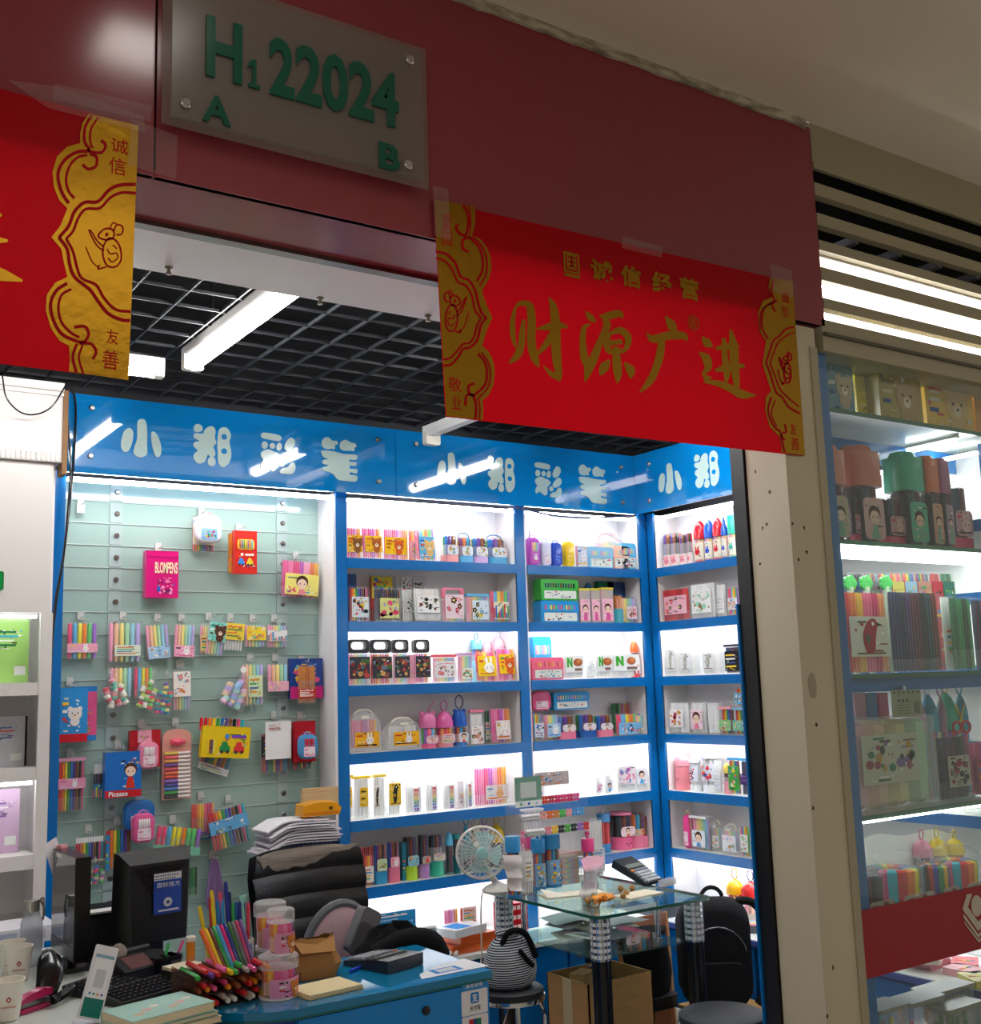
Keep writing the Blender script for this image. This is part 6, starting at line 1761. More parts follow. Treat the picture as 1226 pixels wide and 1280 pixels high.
m.xf(Matrix.Translation((-FX,-FY,-ZT)))
m.build('power_cord',fn)
# acrylic stand of markers on the table -------------------------------------------------
SY = 3.95
ps0,ps1 = at(653,1040,1,SY),at(733,1040,1,SY)
sx0,sx1 = ps0.x,ps1.x
zst = at(690,968,1,SY).z
stn = thing('display_stand', 'tiered clear acrylic stand full of little clip markers on the table', 'display stand',((sx0 + sx1) / 2,SY,ZT + .001))
W = (sx1 - sx0) / 2
m = MB()
for s in (-W,W - .003):
 m.box(s,-.02,0,s + .003,.12,zst - ZT - .03,mat='clear')
m.box(-W,.117,0,W,.12,zst - ZT,mat='clear')
m.build('frame',stn)
rows = [at(690,y,1,SY).z - ZT for y in (1036,1018,1000)]
TIER = [['e88a9a', 'f2c83a', '2a2a30', '5ab04a', '2a3a34', '9a6ab8', 'd8343a'],['e8a090', 'e8743a', 'd8843a', '4ab04a', 'f0a0a8', '3a90d0', '4aa0d8'],['d8302a', 'd8402a', 'c83a5a', 'd82a6a', 'e0407a', 'd8286a', 'e05a9a']]
for k,z in enumerate(rows):
 sh_ = MB()
 sh_.box(-W + .003,-.02 + .03 * k,z - .022,W - .003,.05 + .03 * k,z - .019,mat='clear')
 sh_.build('tier',stn)
 for i,c in enumerate(TIER[k]):
  x = -W * .28 + (W * 1.2) * i / 6
  b = MB()
  b.cyl((x,-.012 + .03 * k,z - .012),.009,.06,10,hx('f3f3f1'), 'gloss',1)
  for dx,dz in ((-.008,.009),(.008,.009),(-.007,-.007),(.007,-.007)):
   b.lathe([(0,-.004),(.0085,-.003),(.0085,.003),(0,.004)],(x + dx,-.016 + .03 * k,z - .004 + dz),8,hx(c), 'gloss',1)
  b.build('clip_marker',stn)
 for i in range(3):
  b = MB()
  b.cyl((-W * .95,-.018 + .03 * k + .008,z - .014 + .014 * (i % 2)),.008,W * .55,8,hx('f4f4f2'), 'gloss',0)
  b.build('white_marker',stn)
zc = at(690,985,1,SY).z - ZT
hcard = MB().box(-W * .1,.105,zc - .0,W * .98,.108,zst - ZT,hx('c8c2bc'), 'paper')
motif(hcard, 'photo',-W * .1,zc,W * .98,zst - ZT,.1045,random.Random(5),['f4f2ee', 'e88a5a', '4a90d0', 'e8d0d8', 'b0a8a0'])
hcard.build('header_card',stn)
# standing payment card on top of the stand
q0,q1 = at(657,990,1,SY - .04),at(690,990,1,SY - .04)
zb2,zt2 = at(673,1010,1,SY - .04).z,at(673,972,1,SY - .04).z
qc = thing('payment_card', 'green payment card with pale panel fixed on the acrylic stand', 'card',(q0.x,SY + .036,zb2),group='payment cards')
w_,h_ = q1.x - q0.x,zt2 - zb2
m = MB().box(0,0,0,w_,.003,h_,hx('6f9a84'), 'gloss')
m.box(w_ * .2,-.0008,h_ * .3,w_ * .8,0,h_ * .82,hx('c9d2cc'), 'paper')
m.box(0,-.0008,0,w_,0,h_ * .2,hx('eef0ee'), 'paper')
for k,c in enumerate(('6ab07a', '3a7ac0', 'b8c8e0')):
 m.disc(w_ * (.2 + .3 * k),h_ * .1,h_ * .05,-.0008,hx(c))
m.build('card',qc)
# goods standing on the table
G = 'goods standing on the glass table'
def tput(x0,x1,yt,yb,kind,label,**o):
 """stand on the glass: base pixel fixes the depth"""
 c = on((x0 + x1) / 2,yb)
 v = c.y
 a,b = at(x0,(yt + yb) / 2,1,v),at(x1,(yt + yb) / 2,1,v)
 h = at((x0 + x1) / 2,yt,1,v).z - ZT
 w = b.x - a.x
 d = o.pop('d',DEP[kind]) if kind != 'cup' else w
 t = thing(NAME[kind],label,CAT[kind],((a.x + b.x) / 2,v + d / 2,ZT + .001),0,G)
 KIND[kind](t,w,h,d,o,random.Random(int(x0)))
 return t
tput(653,669,1062,1119, 'case', 'slim white pen case standing beside the face mask',pal='white',card='f4f2ee',motif='lines',ink=['a8a49c', 'c8a86a'],area=(.2,.8,.3,.8),d=.03)
for x0,x1,yt,yb,c,l,lp in ((671,685,1049,1113, '2f8cc8', 'slim bottle with small blue cap on the table',None),(686,705,1043,1110, '3a9ad0', 'bottle with sky blue cap and knob on the table',None),(734,746,1049,1106, 'e8408a', 'slim bottle with hot pink cap on the table',None)):
 t = tput(x0,x1,yt,yb, 'cup',l,base='3a80b8' if c[0] != 'e' else 'e05a9a',base_h=.06,cap='flat',capc=c,cap_h=.26,wrap='8ab8dc',lab=(.06,.52),motif='photo',ink=['f2a03a', '2a6ab0', 'f4f4f4', 'e8c83a'],pal='crayon',pale=False,labshape='wrap')
 hh = at((x0 + x1) / 2,yt,1,t.location.y).z - ZT
 MB().lathe([(.006,hh),(.006,hh + .018),(.011,hh + .02),(.009,hh + .034),(0,hh + .036)],n=10,col=hx(c),mat='gloss').build('knob',t)
t = tput(639,654,1046,1124, 'cup', 'bottle with wide blue cap behind the face mask',base='3a80b8',base_h=.06,cap='flat',capc='2f8cc8',cap_h=.24,pal='crayon',pale=False)
t = tput(657,668,1040,1105, 'cup', 'bottle with bright pink cap between the blue ones',base='e05a9a',base_h=.06,cap='flat',capc='e8408a',cap_h=.3,pal='pink',pale=False)
t = tput(658,681,1013,1100, 'case', 'tall white pen case behind the bottle caps',pal='white',card='f2eef0',motif='flower',ink=['e8a0b4', 'd8c0d8'],area=(.2,.95,.1,.6),lid='e8e8e6',d=.04)
t = tput(737,757,1024,1098, 'case', 'white marker case at the end of the acrylic stand',pal='white',card='f4f4f6',motif='lines',ink=['8ab0d8', 'e8a0b0'],area=(.1,.9,.1,.5),d=.035)
# stack of film-wrapped boxes
px_ = on(720,1105)
for k in range(5):
 b = thing('marker_box',['lowest', 'second lowest', 'middle', 'second highest', 'highest'][k] + ' film wrapped box in the stack on the table', 'box',(px_.x - .02,px_.y + .05,ZT + .001 + .022 * k),.08 * (k % 2), 'film wrapped boxes stacked on the table')
 m = MB().rbox(-.05,-.04,0,.05,.04,.0205,.004,hx('d8d4d4'), 'gloss',ax=2)
 m.build('box',b)
 m = MB()
 for i in range(9):
  m.cyl((-.045 + .011 * i,-.041,.01),.0045,.002,8,hx(PAL['pastel'][i % 6]), 'gloss',1)
 m.build('pen_ends',b)['kind'] = 'stuff'
pk = thing('pen_packet', 'flat peach pen packet lying on the stacked boxes', 'marker set',(px_.x - .01,px_.y + .03,ZT + .115),-.1,G)
m = MB().rbox(-.075,-.03,0,.075,.03,.016,.006,hx('f0dccf'), 'gloss',ax=2)
m.build('packet',pk)
m = MB()
for k in range(5):
 m.box(-.07,-.026 + .011 * k,.0162,.07,-.018 + .011 * k,.018,hx(['e8a0a0', 'f4e8e0', 'e8b890', 'f0c8c0', 'e88a8a'][k]), 'gloss')
m.build('pens',pk)['kind'] = 'stuff'
# face mask hung on the slim case
q = at(641,1086,1,on(645,1126).y - .03)
fm = thing('face_mask', 'pale pleated face mask hanging at the table edge', 'mask',(q.x,q.y,q.z))
m = MB()
P5 = [(-.042,.05),(.04,.055),(.036,-.02),(.022,-.078),(-.028,-.07),(-.045,-.01)]
V,F = [],[]
for j in range(9):
 v = j / 8
 for i in range(7):
  u = i / 6
  x = (-.042 + .01 * v) + (.082 - .024 * v) * u
  z = .052 - .125 * v - .008 * u
  V.append(((x + .012 * v) * 1.1,.006 * math.cos(j * 1.9) - .012 * math.sin(math.pi * u),z * 1.1))
for j in range(8):
 for i in range(6):
  a = j * 7 + i
  F.append((a,a + 7,a + 8,a + 1))
m.add(V,F,hx('e9e3e0'), 'cloth')
m.build('fabric',fm)
MB().tube(smooth_open([(.035,0,.05),(.05,-.004,.09),(.056,0,.04),(.044,0,-.06)]),.0016,5,hx('f2f0ee'), 'cloth').build('ear_loop',fm)
# crumpled clear bag
q = on(735,1122)
bg = thing('plastic_bag', 'crumpled clear pink mouthed plastic bag standing on the table', 'bag',(q.x,q.y,ZT + .001))
rn = random.Random(3)
m = MB()
V,F = [],[]
nn = 14
prof = [(.028,0),(.036,.02),(.032,.05),(.03,.075),(.045,.1),(.052,.125)]
for r_,z in prof:
 for i in range(nn):
  a = 2 * math.pi * i / nn
  rr_ = r_ * (1 + rn.uniform(-.22,.22))
  V.append((rr_ * math.cos(a) + z * .18,rr_ * math.sin(a) * .7,z + rn.uniform(-.006,.006)))
for k in range(len(prof) - 1):
 for i in range(nn):
  j = (i + 1) % nn
  F.append((k * nn + i,k * nn + j,(k + 1) * nn + j,(k + 1) * nn + i))
m.add(V,F,mat='tint_film')
m.build('film',bg)
m = MB()
m.add([(-.01,.0,.1),(.06,-.02,.11),(.085,-.01,.15),(.03,.03,.155),(-.015,.02,.145)],[(0,1,2,3,4)],hx('f2b8cc'), 'gloss')
m.build('mouth',bg)
# cream pads, orange peel, walnuts, calculator
q = on(700,1120)
pd = thing('notepad', 'cream paper pad lying on the glass table', 'paper',(q.x + .05,q.y - .02,ZT + .001),-.25)
MB().box(-.13,-.05,0,.13,.05,.006,hx('efe6d2'), 'paper').build('sheets',pd)
MB().add([(-.13,-.05,.0065),(-.03,-.05,.0065),(-.05,.05,.007),(-.13,.03,.03)],[(0,1,2,3)],hx('f4ecda'), 'paper').build('curled_sheet',pd)
q = on(805,1121)
pd = thing('notepad', 'cream cardboard sheet lying at the table front edge', 'paper',(q.x,q.y + .04,ZT + .001),.1)
MB().box(-.09,-.05,0,.1,.05,.005,hx('eee2c8'), 'paper').build('sheets',pd)
q = on(757,1130)
og = thing('peel_heap', 'heap of torn orange peel on the table corner', 'peel',(q.x,q.y,ZT + .001))
rn = random.Random(8)
for k in range(12):
 m = MB()
 a = rn.uniform(0,6.28)
 R0 = rn.uniform(.02,.03)
 V,F = [],[]
 for j in range(4):
  for i in range(5):
   u,v = (i / 4 - .5) * 1.8,(j / 3 - .5) * 1.4
   V.append((R0 * math.sin(u) * (1 + rn.uniform(-.2,.2)),R0 * math.sin(v),R0 * math.cos(u) * math.cos(v)))
 for j in range(3):
  for i in range(4):
   F.append((j * 5 + i,j * 5 + i + 1,j * 5 + i + 6,j * 5 + i + 5))
 m.add(V,F,hx(rn.choice(['e8861a', 'd8741a', 'f09a2a', 'c8641a'])), 'rubber')
 m.xf(Matrix.Translation((.045 * math.cos(a) * rn.random() ** .5,.03 * math.sin(a) * rn.random() ** .5,.0 + .014 * rn.random())) @ Matrix.Rotation(rn.uniform(-.8,.8),4, 'X') @ Matrix.Rotation(rn.uniform(-.8,.8),4, 'Y'))
 m.build('peel',og)
for k,(x,y) in enumerate(((776,1112),(783,1117),(790,1111),(779,1121),(735,1127),(742,1122))):
 q = on(x,y + 3)
 w = thing('walnut',['walnut touching the heap of peel, farthest back', 'walnut in the middle of the little cluster', 'walnut nearest the calculator', 'walnut closest to the orange peel', 'walnut in front of the clear bag', 'walnut between bag and peel'][k], 'walnut',(q.x,q.y,ZT + .013),.5 * k, 'walnuts on the glass table')
 m = MB()
 V,F = [],[]
 for j in range(7):
  for i in range(10):
   a,b = 2 * math.pi * i / 10,math.pi * j / 6
   r_ = .0125 * (1 + .07 * math.sin(5 * a + 3 * b))
   V.append((r_ * math.sin(b) * math.cos(a),r_ * math.sin(b) * math.sin(a),r_ * math.cos(b) * 1.05))
 for j in range(6):
  for i in range(10):
   F.append((j * 10 + i,(j + 1) * 10 + i,(j + 1) * 10 + (i + 1) % 10,j * 10 + (i + 1) % 10))
 m.add(V,F,hx('b98a52'), 'rubber')
 m.build('shell',w)
 MB().tube([(.0128 * math.cos(i * math.pi / 8),0,.0133 * math.sin(i * math.pi / 8)) for i in range(16)],.0008,4,hx('8a6236'), 'rubber',closed=True).build('seam',w)
def calculator(label,loc,rz,s=1.0,tilt=0.0):
 t = thing('calculator',label, 'calculator',loc,rz, 'calculators')
 w,d,h = .075 * s,.1 * s,.018 * s
 MB().prism([(-d,0),(d,0),(d,h * 2.0),(d * .45,h * 1.9),(-d,h * .8)],-w,w,hx('2b2e36'), 'gloss',0).build('body',t)
 nrm = math.atan2(h * 1.1,d * 1.45)
 M = Matrix.Translation((0,-d,h * .8)) @ Matrix.Rotation(nrm,4, 'X')
 s_ = MB().box(-w * .85,d * 1.15,.001,w * .85,d * 1.4,.004,hx('7f8a82'), 'gloss')
 s_.xf(M)
 s_.build('screen',t)
 for r_ in range(5):
  for c_ in range(6):
   k = MB().rbox(-w * .86 + w * .29 * c_,d * (.08 + .2 * r_),.0005,-w * .86 + w * .29 * c_ + w * .23,d * (.08 + .2 * r_) + d * .15,.006,.002,hx('c9ccd2' if (c_ > 0 and r_ < 4) else 'e08a4a' if c_ == 0 and r_ == 4 else '8a8e98'), 'gloss',ax=2)
   k.xf(M)
   k.build('key',t)
 return t
q = on(800,1103)
calculator('silver keyed calculator leaning behind the walnuts on the glass table',(q.x + .0,q.y + .02,ZT + .03),.25,.9).rotation_euler[0] = .38
q = on(842,1108)
for k,(dx,dy,c,l) in enumerate(((-.02,.02, '9ab8d8', 'blue tinted small bag of caps on the table edge'),(.02,.04, 'c8d8c0', 'pale green small bag of caps on the table edge'))):
 b = thing('cap_bag',l, 'bag',(q.x + dx,q.y + dy,ZT + .001),.3 * k)
 m = MB()
 for i in range(7):
  m.lathe([(.008,0),(.009,.006),(.006,.012)],(-.024 + .008 * i,.006 * (i % 3),.002 + .004 * (i % 2)),8,hx(['e8e8e8',c, '7a8a98', 'd8d0c0'][i % 4]), 'gloss')
 m.build('caps',b)['kind'] = 'stuff'
 MB().rbox(-.034,-.012,0,.034,.022,.024,.01,mat='tint_film',ax=2).build('film',b)
# papers on the lower shelf --------------------------------------------------------------
rn = random.Random(21)
for k in range(9):
 x,y = TX0 + .28 + rn.uniform(-.03,.06),TY0 + .32 + rn.uniform(-.08,.2)
 o = MB()
 w,d = rn.uniform(.09,.13),rn.uniform(.06,.09)
 V,F = [],[]
 for j in range(3):
  for i in range(6):
   u,v = i / 5,j / 2
   V.append((-w + 2 * w * u,-d + 2 * d * v,.010 * math.sin(u * 3 + k) + .003 * j))
 for j in range(2):
  for i in range(5):
   F.append((j * 6 + i,j * 6 + i + 1,j * 6 + i + 7,j * 6 + i + 6))
 o.add(V,F,hx(['e8e6e4', 'd8c8d8', 'f2f0ee', 'cfd4dc', 'e4dcd0', 'eceaf0', 'd8dce4', 'f4f2f0', 'e0d8e0'][k]), 'paper')
 p = o.build('paper_sheet')
 p.location = (x,y,ZSH + .016 + .009 * k)
 p.rotation_euler = (0,0,rn.uniform(-.5,.5))
 tag(p,['undermost loose sheet on the lower glass shelf', 'lilac tinted sheet near the bottom of the shelf pile', 'third sheet up in the lower shelf pile', 'greyish sheet in the lower shelf pile', 'cream sheet in the middle of the lower shelf pile', 'sixth sheet up in the lower shelf pile', 'bluish sheet high in the lower shelf pile', 'white sheet just below the top of the shelf pile', 'topmost curled sheet on the lower glass shelf'][k], 'paper', 'papers on the lower glass shelf')
# stool with the striped bag --------------------------------------------------------------
pmat('stripe',hx('2a2c34'),0.8,spec=0.2)
_nt = MATS['stripe'].node_tree
_b = _nt.nodes['Principled BSDF']
_tc = _nt.nodes.new('ShaderNodeTexCoord')
_wv = _nt.nodes.new('ShaderNodeTexWave')
_wv.bands_direction = 'Z'
_wv.inputs['Scale'].default_value = 38
_wv.inputs['Distortion'].default_value = .4
_wv.inputs['Detail'].default_value = 1
_cr = _nt.nodes.new('ShaderNodeValToRGB')
_cr.color_ramp.elements[0].position = .45
_cr.color_ramp.elements[0].color = (*hx('22252e'),1)
_cr.color_ramp.elements[1].position = .55
_cr.color_ramp.elements[1].color = (*hx('c3c8cf'),1)
_nt.links.new(_tc.outputs['Object'],_wv.inputs[0])
_nt.links.new(_wv.outputs[1],_cr.inputs[0])
_nt.links.new(_cr.outputs[0],_b.inputs['Base Color'])
def stool(label,x,y,z,r):
 t = thing('round_stool',label, 'stool',(x,y,.004),group='round chrome stools')
 MB().lathe([(r * .96,z - .035),(r,z - .028),(r,z - .008),(r * .93,z - .001),(0,z)],n=32,col=hx('25262b'),mat='rubber').build('seat',t)
 MB().lathe([(r * 1.02,z - .046),(r * 1.03,z - .04),(r * 1.03,z - .03),(r * 1.0,z - .028)],n=32,col=hx('d4d6d8'),mat='chrome').build('seat_ring',t)
 for k in range(4):
  a = math.pi / 4 + k * math.pi / 2
  c,s = math.cos(a),math.sin(a)
  MB().tube([(r * .5 * c,r * .5 * s,z - .05),(r * .9 * c,r * .9 * s,z - .055),(r * 1.0 * c,r * 1.0 * s,z - .1),(r * 1.1 * c,r * 1.1 * s,0.0)],.01,8,hx('d4d6d8'), 'chrome').build('leg',t)
 MB().tube([(r * 1.05 * math.cos(i * math.pi / 16),r * 1.05 * math.sin(i * math.pi / 16),z * .4) for i in range(32)],.008,6,hx('d4d6d8'), 'chrome',closed=True).build('foot_ring',t)
 return t
q = at(641,1232,2,.48)
stool('chrome legged stool carrying the striped bag',q.x - .01,q.y,.476,.125)
sb = thing('striped_bag', 'navy and white striped drawstring bag on the stool', 'bag',(q.x - .015,q.y,.4815))
m = MB()
V,F = [],[]
nn = 20
rn = random.Random(6)
for r_,z in ((.085,0),(.108,.02),(.112,.06),(.1,.11),(.082,.15),(.06,.172),(.045,.18),(.055,.195)):
 for i in range(nn):
  a = 2 * math.pi * i / nn
  k = 1 + .04 * math.sin(3 * a + z * 20) + rn.uniform(-.03,.03)
  V.append((r_ * k * math.cos(a),r_ * .78 * k * math.sin(a),z))
for k in range(7):
 for i in range(nn):
  j = (i + 1) % nn
  F.append((k * nn + i,k * nn + j,(k + 1) * nn + j,(k + 1) * nn + i))
F.append(list(range(nn))[::-1])
m.add(V,F,mat='stripe')
m.build('body',sb,angle=80)
MB().tube(smooth_open([(-.05,-.03,.16),(-.03,-.05,.205),(.03,-.055,.2),(.07,-.05,.15),(.085,-.06,.1)]),.011,8,hx('17181c'), 'cloth').build('strap',sb)
MB().tube(smooth_open([(0,-.075,.14),(.03,-.085,.1),(.05,-.086,.08)]),.009,6,hx('17181c'), 'cloth').build('flap',sb)
q = at(902,1266,2,.45)
stool('round black topped stool in front of the backpack',q.x,q.y,.45,.15)
# cardboard box under the table -----------------------------------------------------------
cbx = thing('cardboard_box', 'open brown cardboard box taped at the corner under the table', 'box',(3.065,3.845,.004),0)
BW,BD,BH = .168,.137,.416
m = MB()
c = hx('b58a5c')
m.box(-BW,-BD,0,BW,-BD + .006,BH,c, 'card_board')
m.box(-BW,BD - .006,0,BW,BD,BH,c, 'card_board')
m.box(-BW,-BD,0,-BW + .006,BD,BH,c, 'card_board')
m.box(BW - .006,-BD,0,BW,BD,BH,c, 'card_board')
m.box(-BW,-BD,0,BW,BD,.006,c, 'card_board')
m.build('body',cbx)
MB().add([(-BW,-BD,BH),(BW,-BD,BH),(BW,-BD - .07,BH - .12),(-BW,-BD - .07,BH - .12)],[(0,1,2,3)],hx('bb9062'), 'card_board').build('flap',cbx) if False else None
MB().add([(-BW,BD,BH),(-BW,-BD,BH),(-BW - .05,-BD,BH - .1),(-BW - .05,BD,BH - .1)],[(0,1,2,3)],hx('ad8254'), 'card_board').build('flap',cbx) if False else None
m = MB()
m.box(-BW - .002,-.03,.1,-BW,.03,BH,hx('c8b28e'), 'gloss')
m.box(-BW + .03,-BD - .002,.04,-BW + .09,-BD,BH - .12,hx('c8b28e'), 'gloss')
m.build('tape',cbx)
bt = thing('small_box', 'small kraft box lying inside the cardboard box', 'box',(2.99,3.86,.37),.4)
MB().box(-.05,-.035,0,.05,.035,.06,hx('c29a6a'), 'card_board').build('carton',bt)
MB().box(-.05,-.002,.06,.05,.002,.0605,hx('a88050'), 'card_board').build('seam',bt)
br = thing('film_bundle', 'brown film wrapped bundle inside the cardboard box', 'bundle',(3.08,3.88,.30),.2)
m = MB()
V,F = [],[]
for j in range(8):
 for i in range(12):
  a,b = 2 * math.pi * i / 12,math.pi * (j + .5) / 8
  k = 1 + .12 * math.sin(4 * a + 5 * b)
  V.append((.075 * k * math.sin(b) * math.cos(a),.06 * k * math.sin(b) * math.sin(a),.07 + .075 * math.cos(b)))
for j in range(7):
 for i in range(12):
  F.append((j * 12 + i,(j + 1) * 12 + i,(j + 1) * 12 + (i + 1) % 12,j * 12 + (i + 1) % 12))
m.add(V,F,hx('4a3428'), 'gloss')
m.build('wrap',br)
# wooden board, dark jacket and backpack at the right --------------------------------------
wbd = thing('wooden_board', 'thin brown board leaning behind the table leg', 'board',(3.55,4.10,.004),0)
m = MB().box(-.15,-.008,0,.15,.008,.53,hx('8a5230'), 'worn')
m.build('sheet',wbd)
MB().box(.142,-.010,0,.153,.010,.532,hx('c89a64'), 'worn').build('edge',wbd)
MB().box(-.12,-.0095,.05,.12,-.008,.48,hx('7a4526'), 'worn').build('face',wbd)
wbd.rotation_euler[0] = -.05
bk = thing('office_chair', 'dark chair under the table with a black jacket over it', 'chair',(3.42,3.96,.004))
m = MB()
V,F = [],[]
for j in range(8):
 for i in range(12):
  a = 2 * math.pi * i / 12
  z = .2 + .045 * j
  k = 1 + .1 * math.sin(3 * a + j)
  V.append((.115 * k * math.cos(a),.08 * k * math.sin(a),z))
for j in range(7):
 for i in range(12):
  F.append((j * 12 + i,j * 12 + (i + 1) % 12,(j + 1) * 12 + (i + 1) % 12,(j + 1) * 12 + i))
F.append([84 + i for i in range(12)])
m.add(V,F,hx('17181b'), 'cloth')
m.build('jacket',bk,angle=80)
MB().rbox(-.11,-.1,.2,.11,.1,.25,.05,hx('1c1c1f'), 'rubber',ax=2).build('seat',bk)
MB().cyl((0,0,.03),.025,.17,10,hx('2a2a2c'), 'metal').build('stem',bk)
for k in range(5):
 a = k * 2 * math.pi / 5
 MB().tube([(0,0,.06),(.1 * math.cos(a),.1 * math.sin(a),.03),(.1 * math.cos(a),.1 * math.sin(a),0.0)],.014,6,hx('1c1c1e')).build('leg',bk)
pmat('backpack',hx('141519'),0.75,spec=0.25,var=0.2,vscale=9,bump=0.25,bscale=120)
q = at(885,1170,0,3.62)
bpk = thing('backpack', 'black backpack with loose strap propped beside the cabinet', 'backpack',(3.545,3.66,.236),math.radians(-35))
m = MB()
V,F = [],[]
ring = rrect(-.15,0,.15,.44,.09,4)
lev = ((-.09,.78),(-.075,.94),(-.03,1.0),(.04,1.0),(.075,.92))
rn = random.Random(9)
for y_,s in lev:
 V += [(p[0] * s * (1 + rn.uniform(-.03,.03)),y_,.22 + (p[1] - .22) * s) for p in ring]
n = len(ring)
for k in range(len(lev) - 1):
 for i in range(n):
  j = (i + 1) % n
  F.append((k * n + i,(k + 1) * n + i,(k + 1) * n + j,k * n + j))
F.append(list(range(n)))
F.append([(len(lev) - 1) * n + i for i in range(n)][::-1])
m.add(V,F,mat='backpack')
m.build('body',bpk,angle=70)
m = MB()
m.rbox(-.11,-.125,.03,.11,-.088,.2,.04,mat='backpack')
m.build('front_pocket',bpk)
MB().tube([(x,-.096,z) for x,z in arc(0,.22,.12,170,10,10)],.003,5,hx('6a6c72'), 'metal').build('zip',bpk)
MB().tube(smooth_open([(.1,-.02,.43),(.17,-.02,.42),(.23,-.03,.33),(.24,-.04,.2),(.2,-.05,.08),(.16,-.05,.02)]),.017,8,mat='backpack').build('strap',bpk)
MB().tube([(x,0,z) for x,z in arc(0,.44,.045,170,10,8)],.009,7,mat='backpack').build('grab_loop',bpk)
pb_ = thing('cardboard_flat', 'flat cardboard sheet lying under the backpack', 'cardboard',(3.64,3.70,.2),math.radians(-4))
MB().box(-.14,-.16,0,.16,.16,.012,hx('b8905e'), 'card_board').build('sheet',pb_)
MB().add([(-.14,-.16,.012),(.16,-.16,.012),(.18,-.26,.03),(-.12,-.26,.02)],[(0,1,2,3)],hx('c09868'), 'card_board').build('flap',pb_)
sb2 = thing('cardboard_box', 'closed cardboard box below the backpack', 'box',(3.64,3.70,.004),math.radians(-4))
MB().box(-.13,-.15,0,.13,.15,.194,hx('a87f50'), 'card_board').build('body',sb2)
MB().box(-.13,-.152,.09,.13,-.15,.11,hx('c8b08a'), 'gloss').build('tape',sb2)
t = thing('cardboard_sheet', 'upright brown cardboard sheet between backpack and cabinet', 'cardboard',(3.835,3.48,.004),0)
MB().box(-.006,-.13,0,.006,.2,.42,hx('b0885a'), 'card_board').build('sheet',t)
MB().box(-.0065,-.002,.05,.0065,.002,.40,hx('8a6840'), 'card_board').build('crease',t)
# goods lying on the ledges ---------------------------------------------------------------
G = 'goods on the ledge under the back shelves'
for x0,x1,yt,pl_,k,l,o in (
  (466,520,1140,4.44, 'fan', 'blue wallet of fat markers on the ledge behind the jacket',dict(pal='multi',capcol='f0f0ec',n=9,strip=(.62,1.0),card='2a90d0',motif='lines',ink=['f2f2f2', '9ad0f0'])),
  (556,575,1135,4.5, 'case', 'case of pink and violet markers on the ledge',dict(pal='pink')),
  (576,598,1132,4.5, 'case', 'case of red markers on the ledge beside the fan cord',dict(pal='red',card='f0d8d0',motif='lines',area=(.1,.9,.6,.95)))):
 put('B',7,x0,x1,yt,k,l,G,plane=pl_,dy=0,z=ZL,**o)
q = at(632,1120,1,4.45)
for k in range(4):
 b = thing('red_box',['bottom', 'second', 'third', 'topmost'][k] + ' red lettered box in the stack behind the table leg', 'box',(q.x + .03,4.46,ZL + .001 + .042 * k),0, 'red boxes stacked on the ledge')
 MB().box(-.06,-.05,0,.06,.05,.04,hx('c81e26'), 'gloss').build('carton',b)
 m = MB()
 for i in range(4):
  m.box(-.045 + .024 * i,-.0508,.012,-.027 + .024 * i,-.05,.03,hx('f2d8d0'), 'paper')
 m.box(-.06,-.0506,.035,.06,-.05,.037,hx('8a1018'), 'paper')
 m.build('print',b)['kind'] = 'stuff'
for k,(dx,dz,c,l,sz) in enumerate(((0,0, 'd8602a', 'orange flat box at the bottom of the ledge pile',.11),(.015,.036, 'cf5a2a', 'orange red flat box in the middle of the ledge pile',.1),(-.03,.072, 'e8ecf0', 'white and blue flat box on top of the ledge pile',.1))):
 q = at(585,1172,1,4.42)
 b = thing('flat_box',l, 'box',(q.x + dx,4.44,ZL + .001 + dz),.12 * k)
 MB().box(-sz,-.07,0,sz,.07,.034,hx(c), 'gloss').build('carton',b)
 m = MB().box(-sz * .7,-.055,.034,sz * .2,.04,.0346,hx('f0f4f8' if k < 2 else '3a80c8'), 'paper')
 m.build('print',b)['kind'] = 'stuff'
q = at(541,1160,1,4.4)
ph = thing('mobile_stand', 'white mobile phone resting in a cradle on the ledge', 'phone',(q.x,4.40,ZL + .001))
m = MB().rbox(-.04,0,.03,.04,.01,.13,.008,hx('e8eaec'), 'gloss')
m.xf(Matrix.Rotation(-.3,4, 'X'))
m.build('phone',ph)
m = MB().rbox(-.034,-.0012,.04,.034,0,.12,.004,hx('8a9a98'), 'gloss')
m.xf(Matrix.Rotation(-.3,4, 'X'))
m.build('screen',ph)
MB().prism([(-.05,0),(.05,0),(.05,.02),(.0,.045),(-.05,.03)],-.05,.05,hx('a8c8d0'), 'gloss',0).build('cradle',ph)
q = at(508,1163,1,4.4)
rl = thing('tape_roll', 'white paper roll lying on the ledge', 'roll',(q.x,4.41,ZL + .036))
MB().lathe([(.012,-.03),(.034,-.03),(.034,.03),(.012,.03)],n=20,col=hx('f0eee8'),mat='paper',ax=1).build('paper',rl)
MB().lathe([(.011,-.031),(.0125,-.031),(.0125,.031),(.011,.031)],n=14,col=hx('b89a70'),mat='card_board',ax=1).build('core',rl)
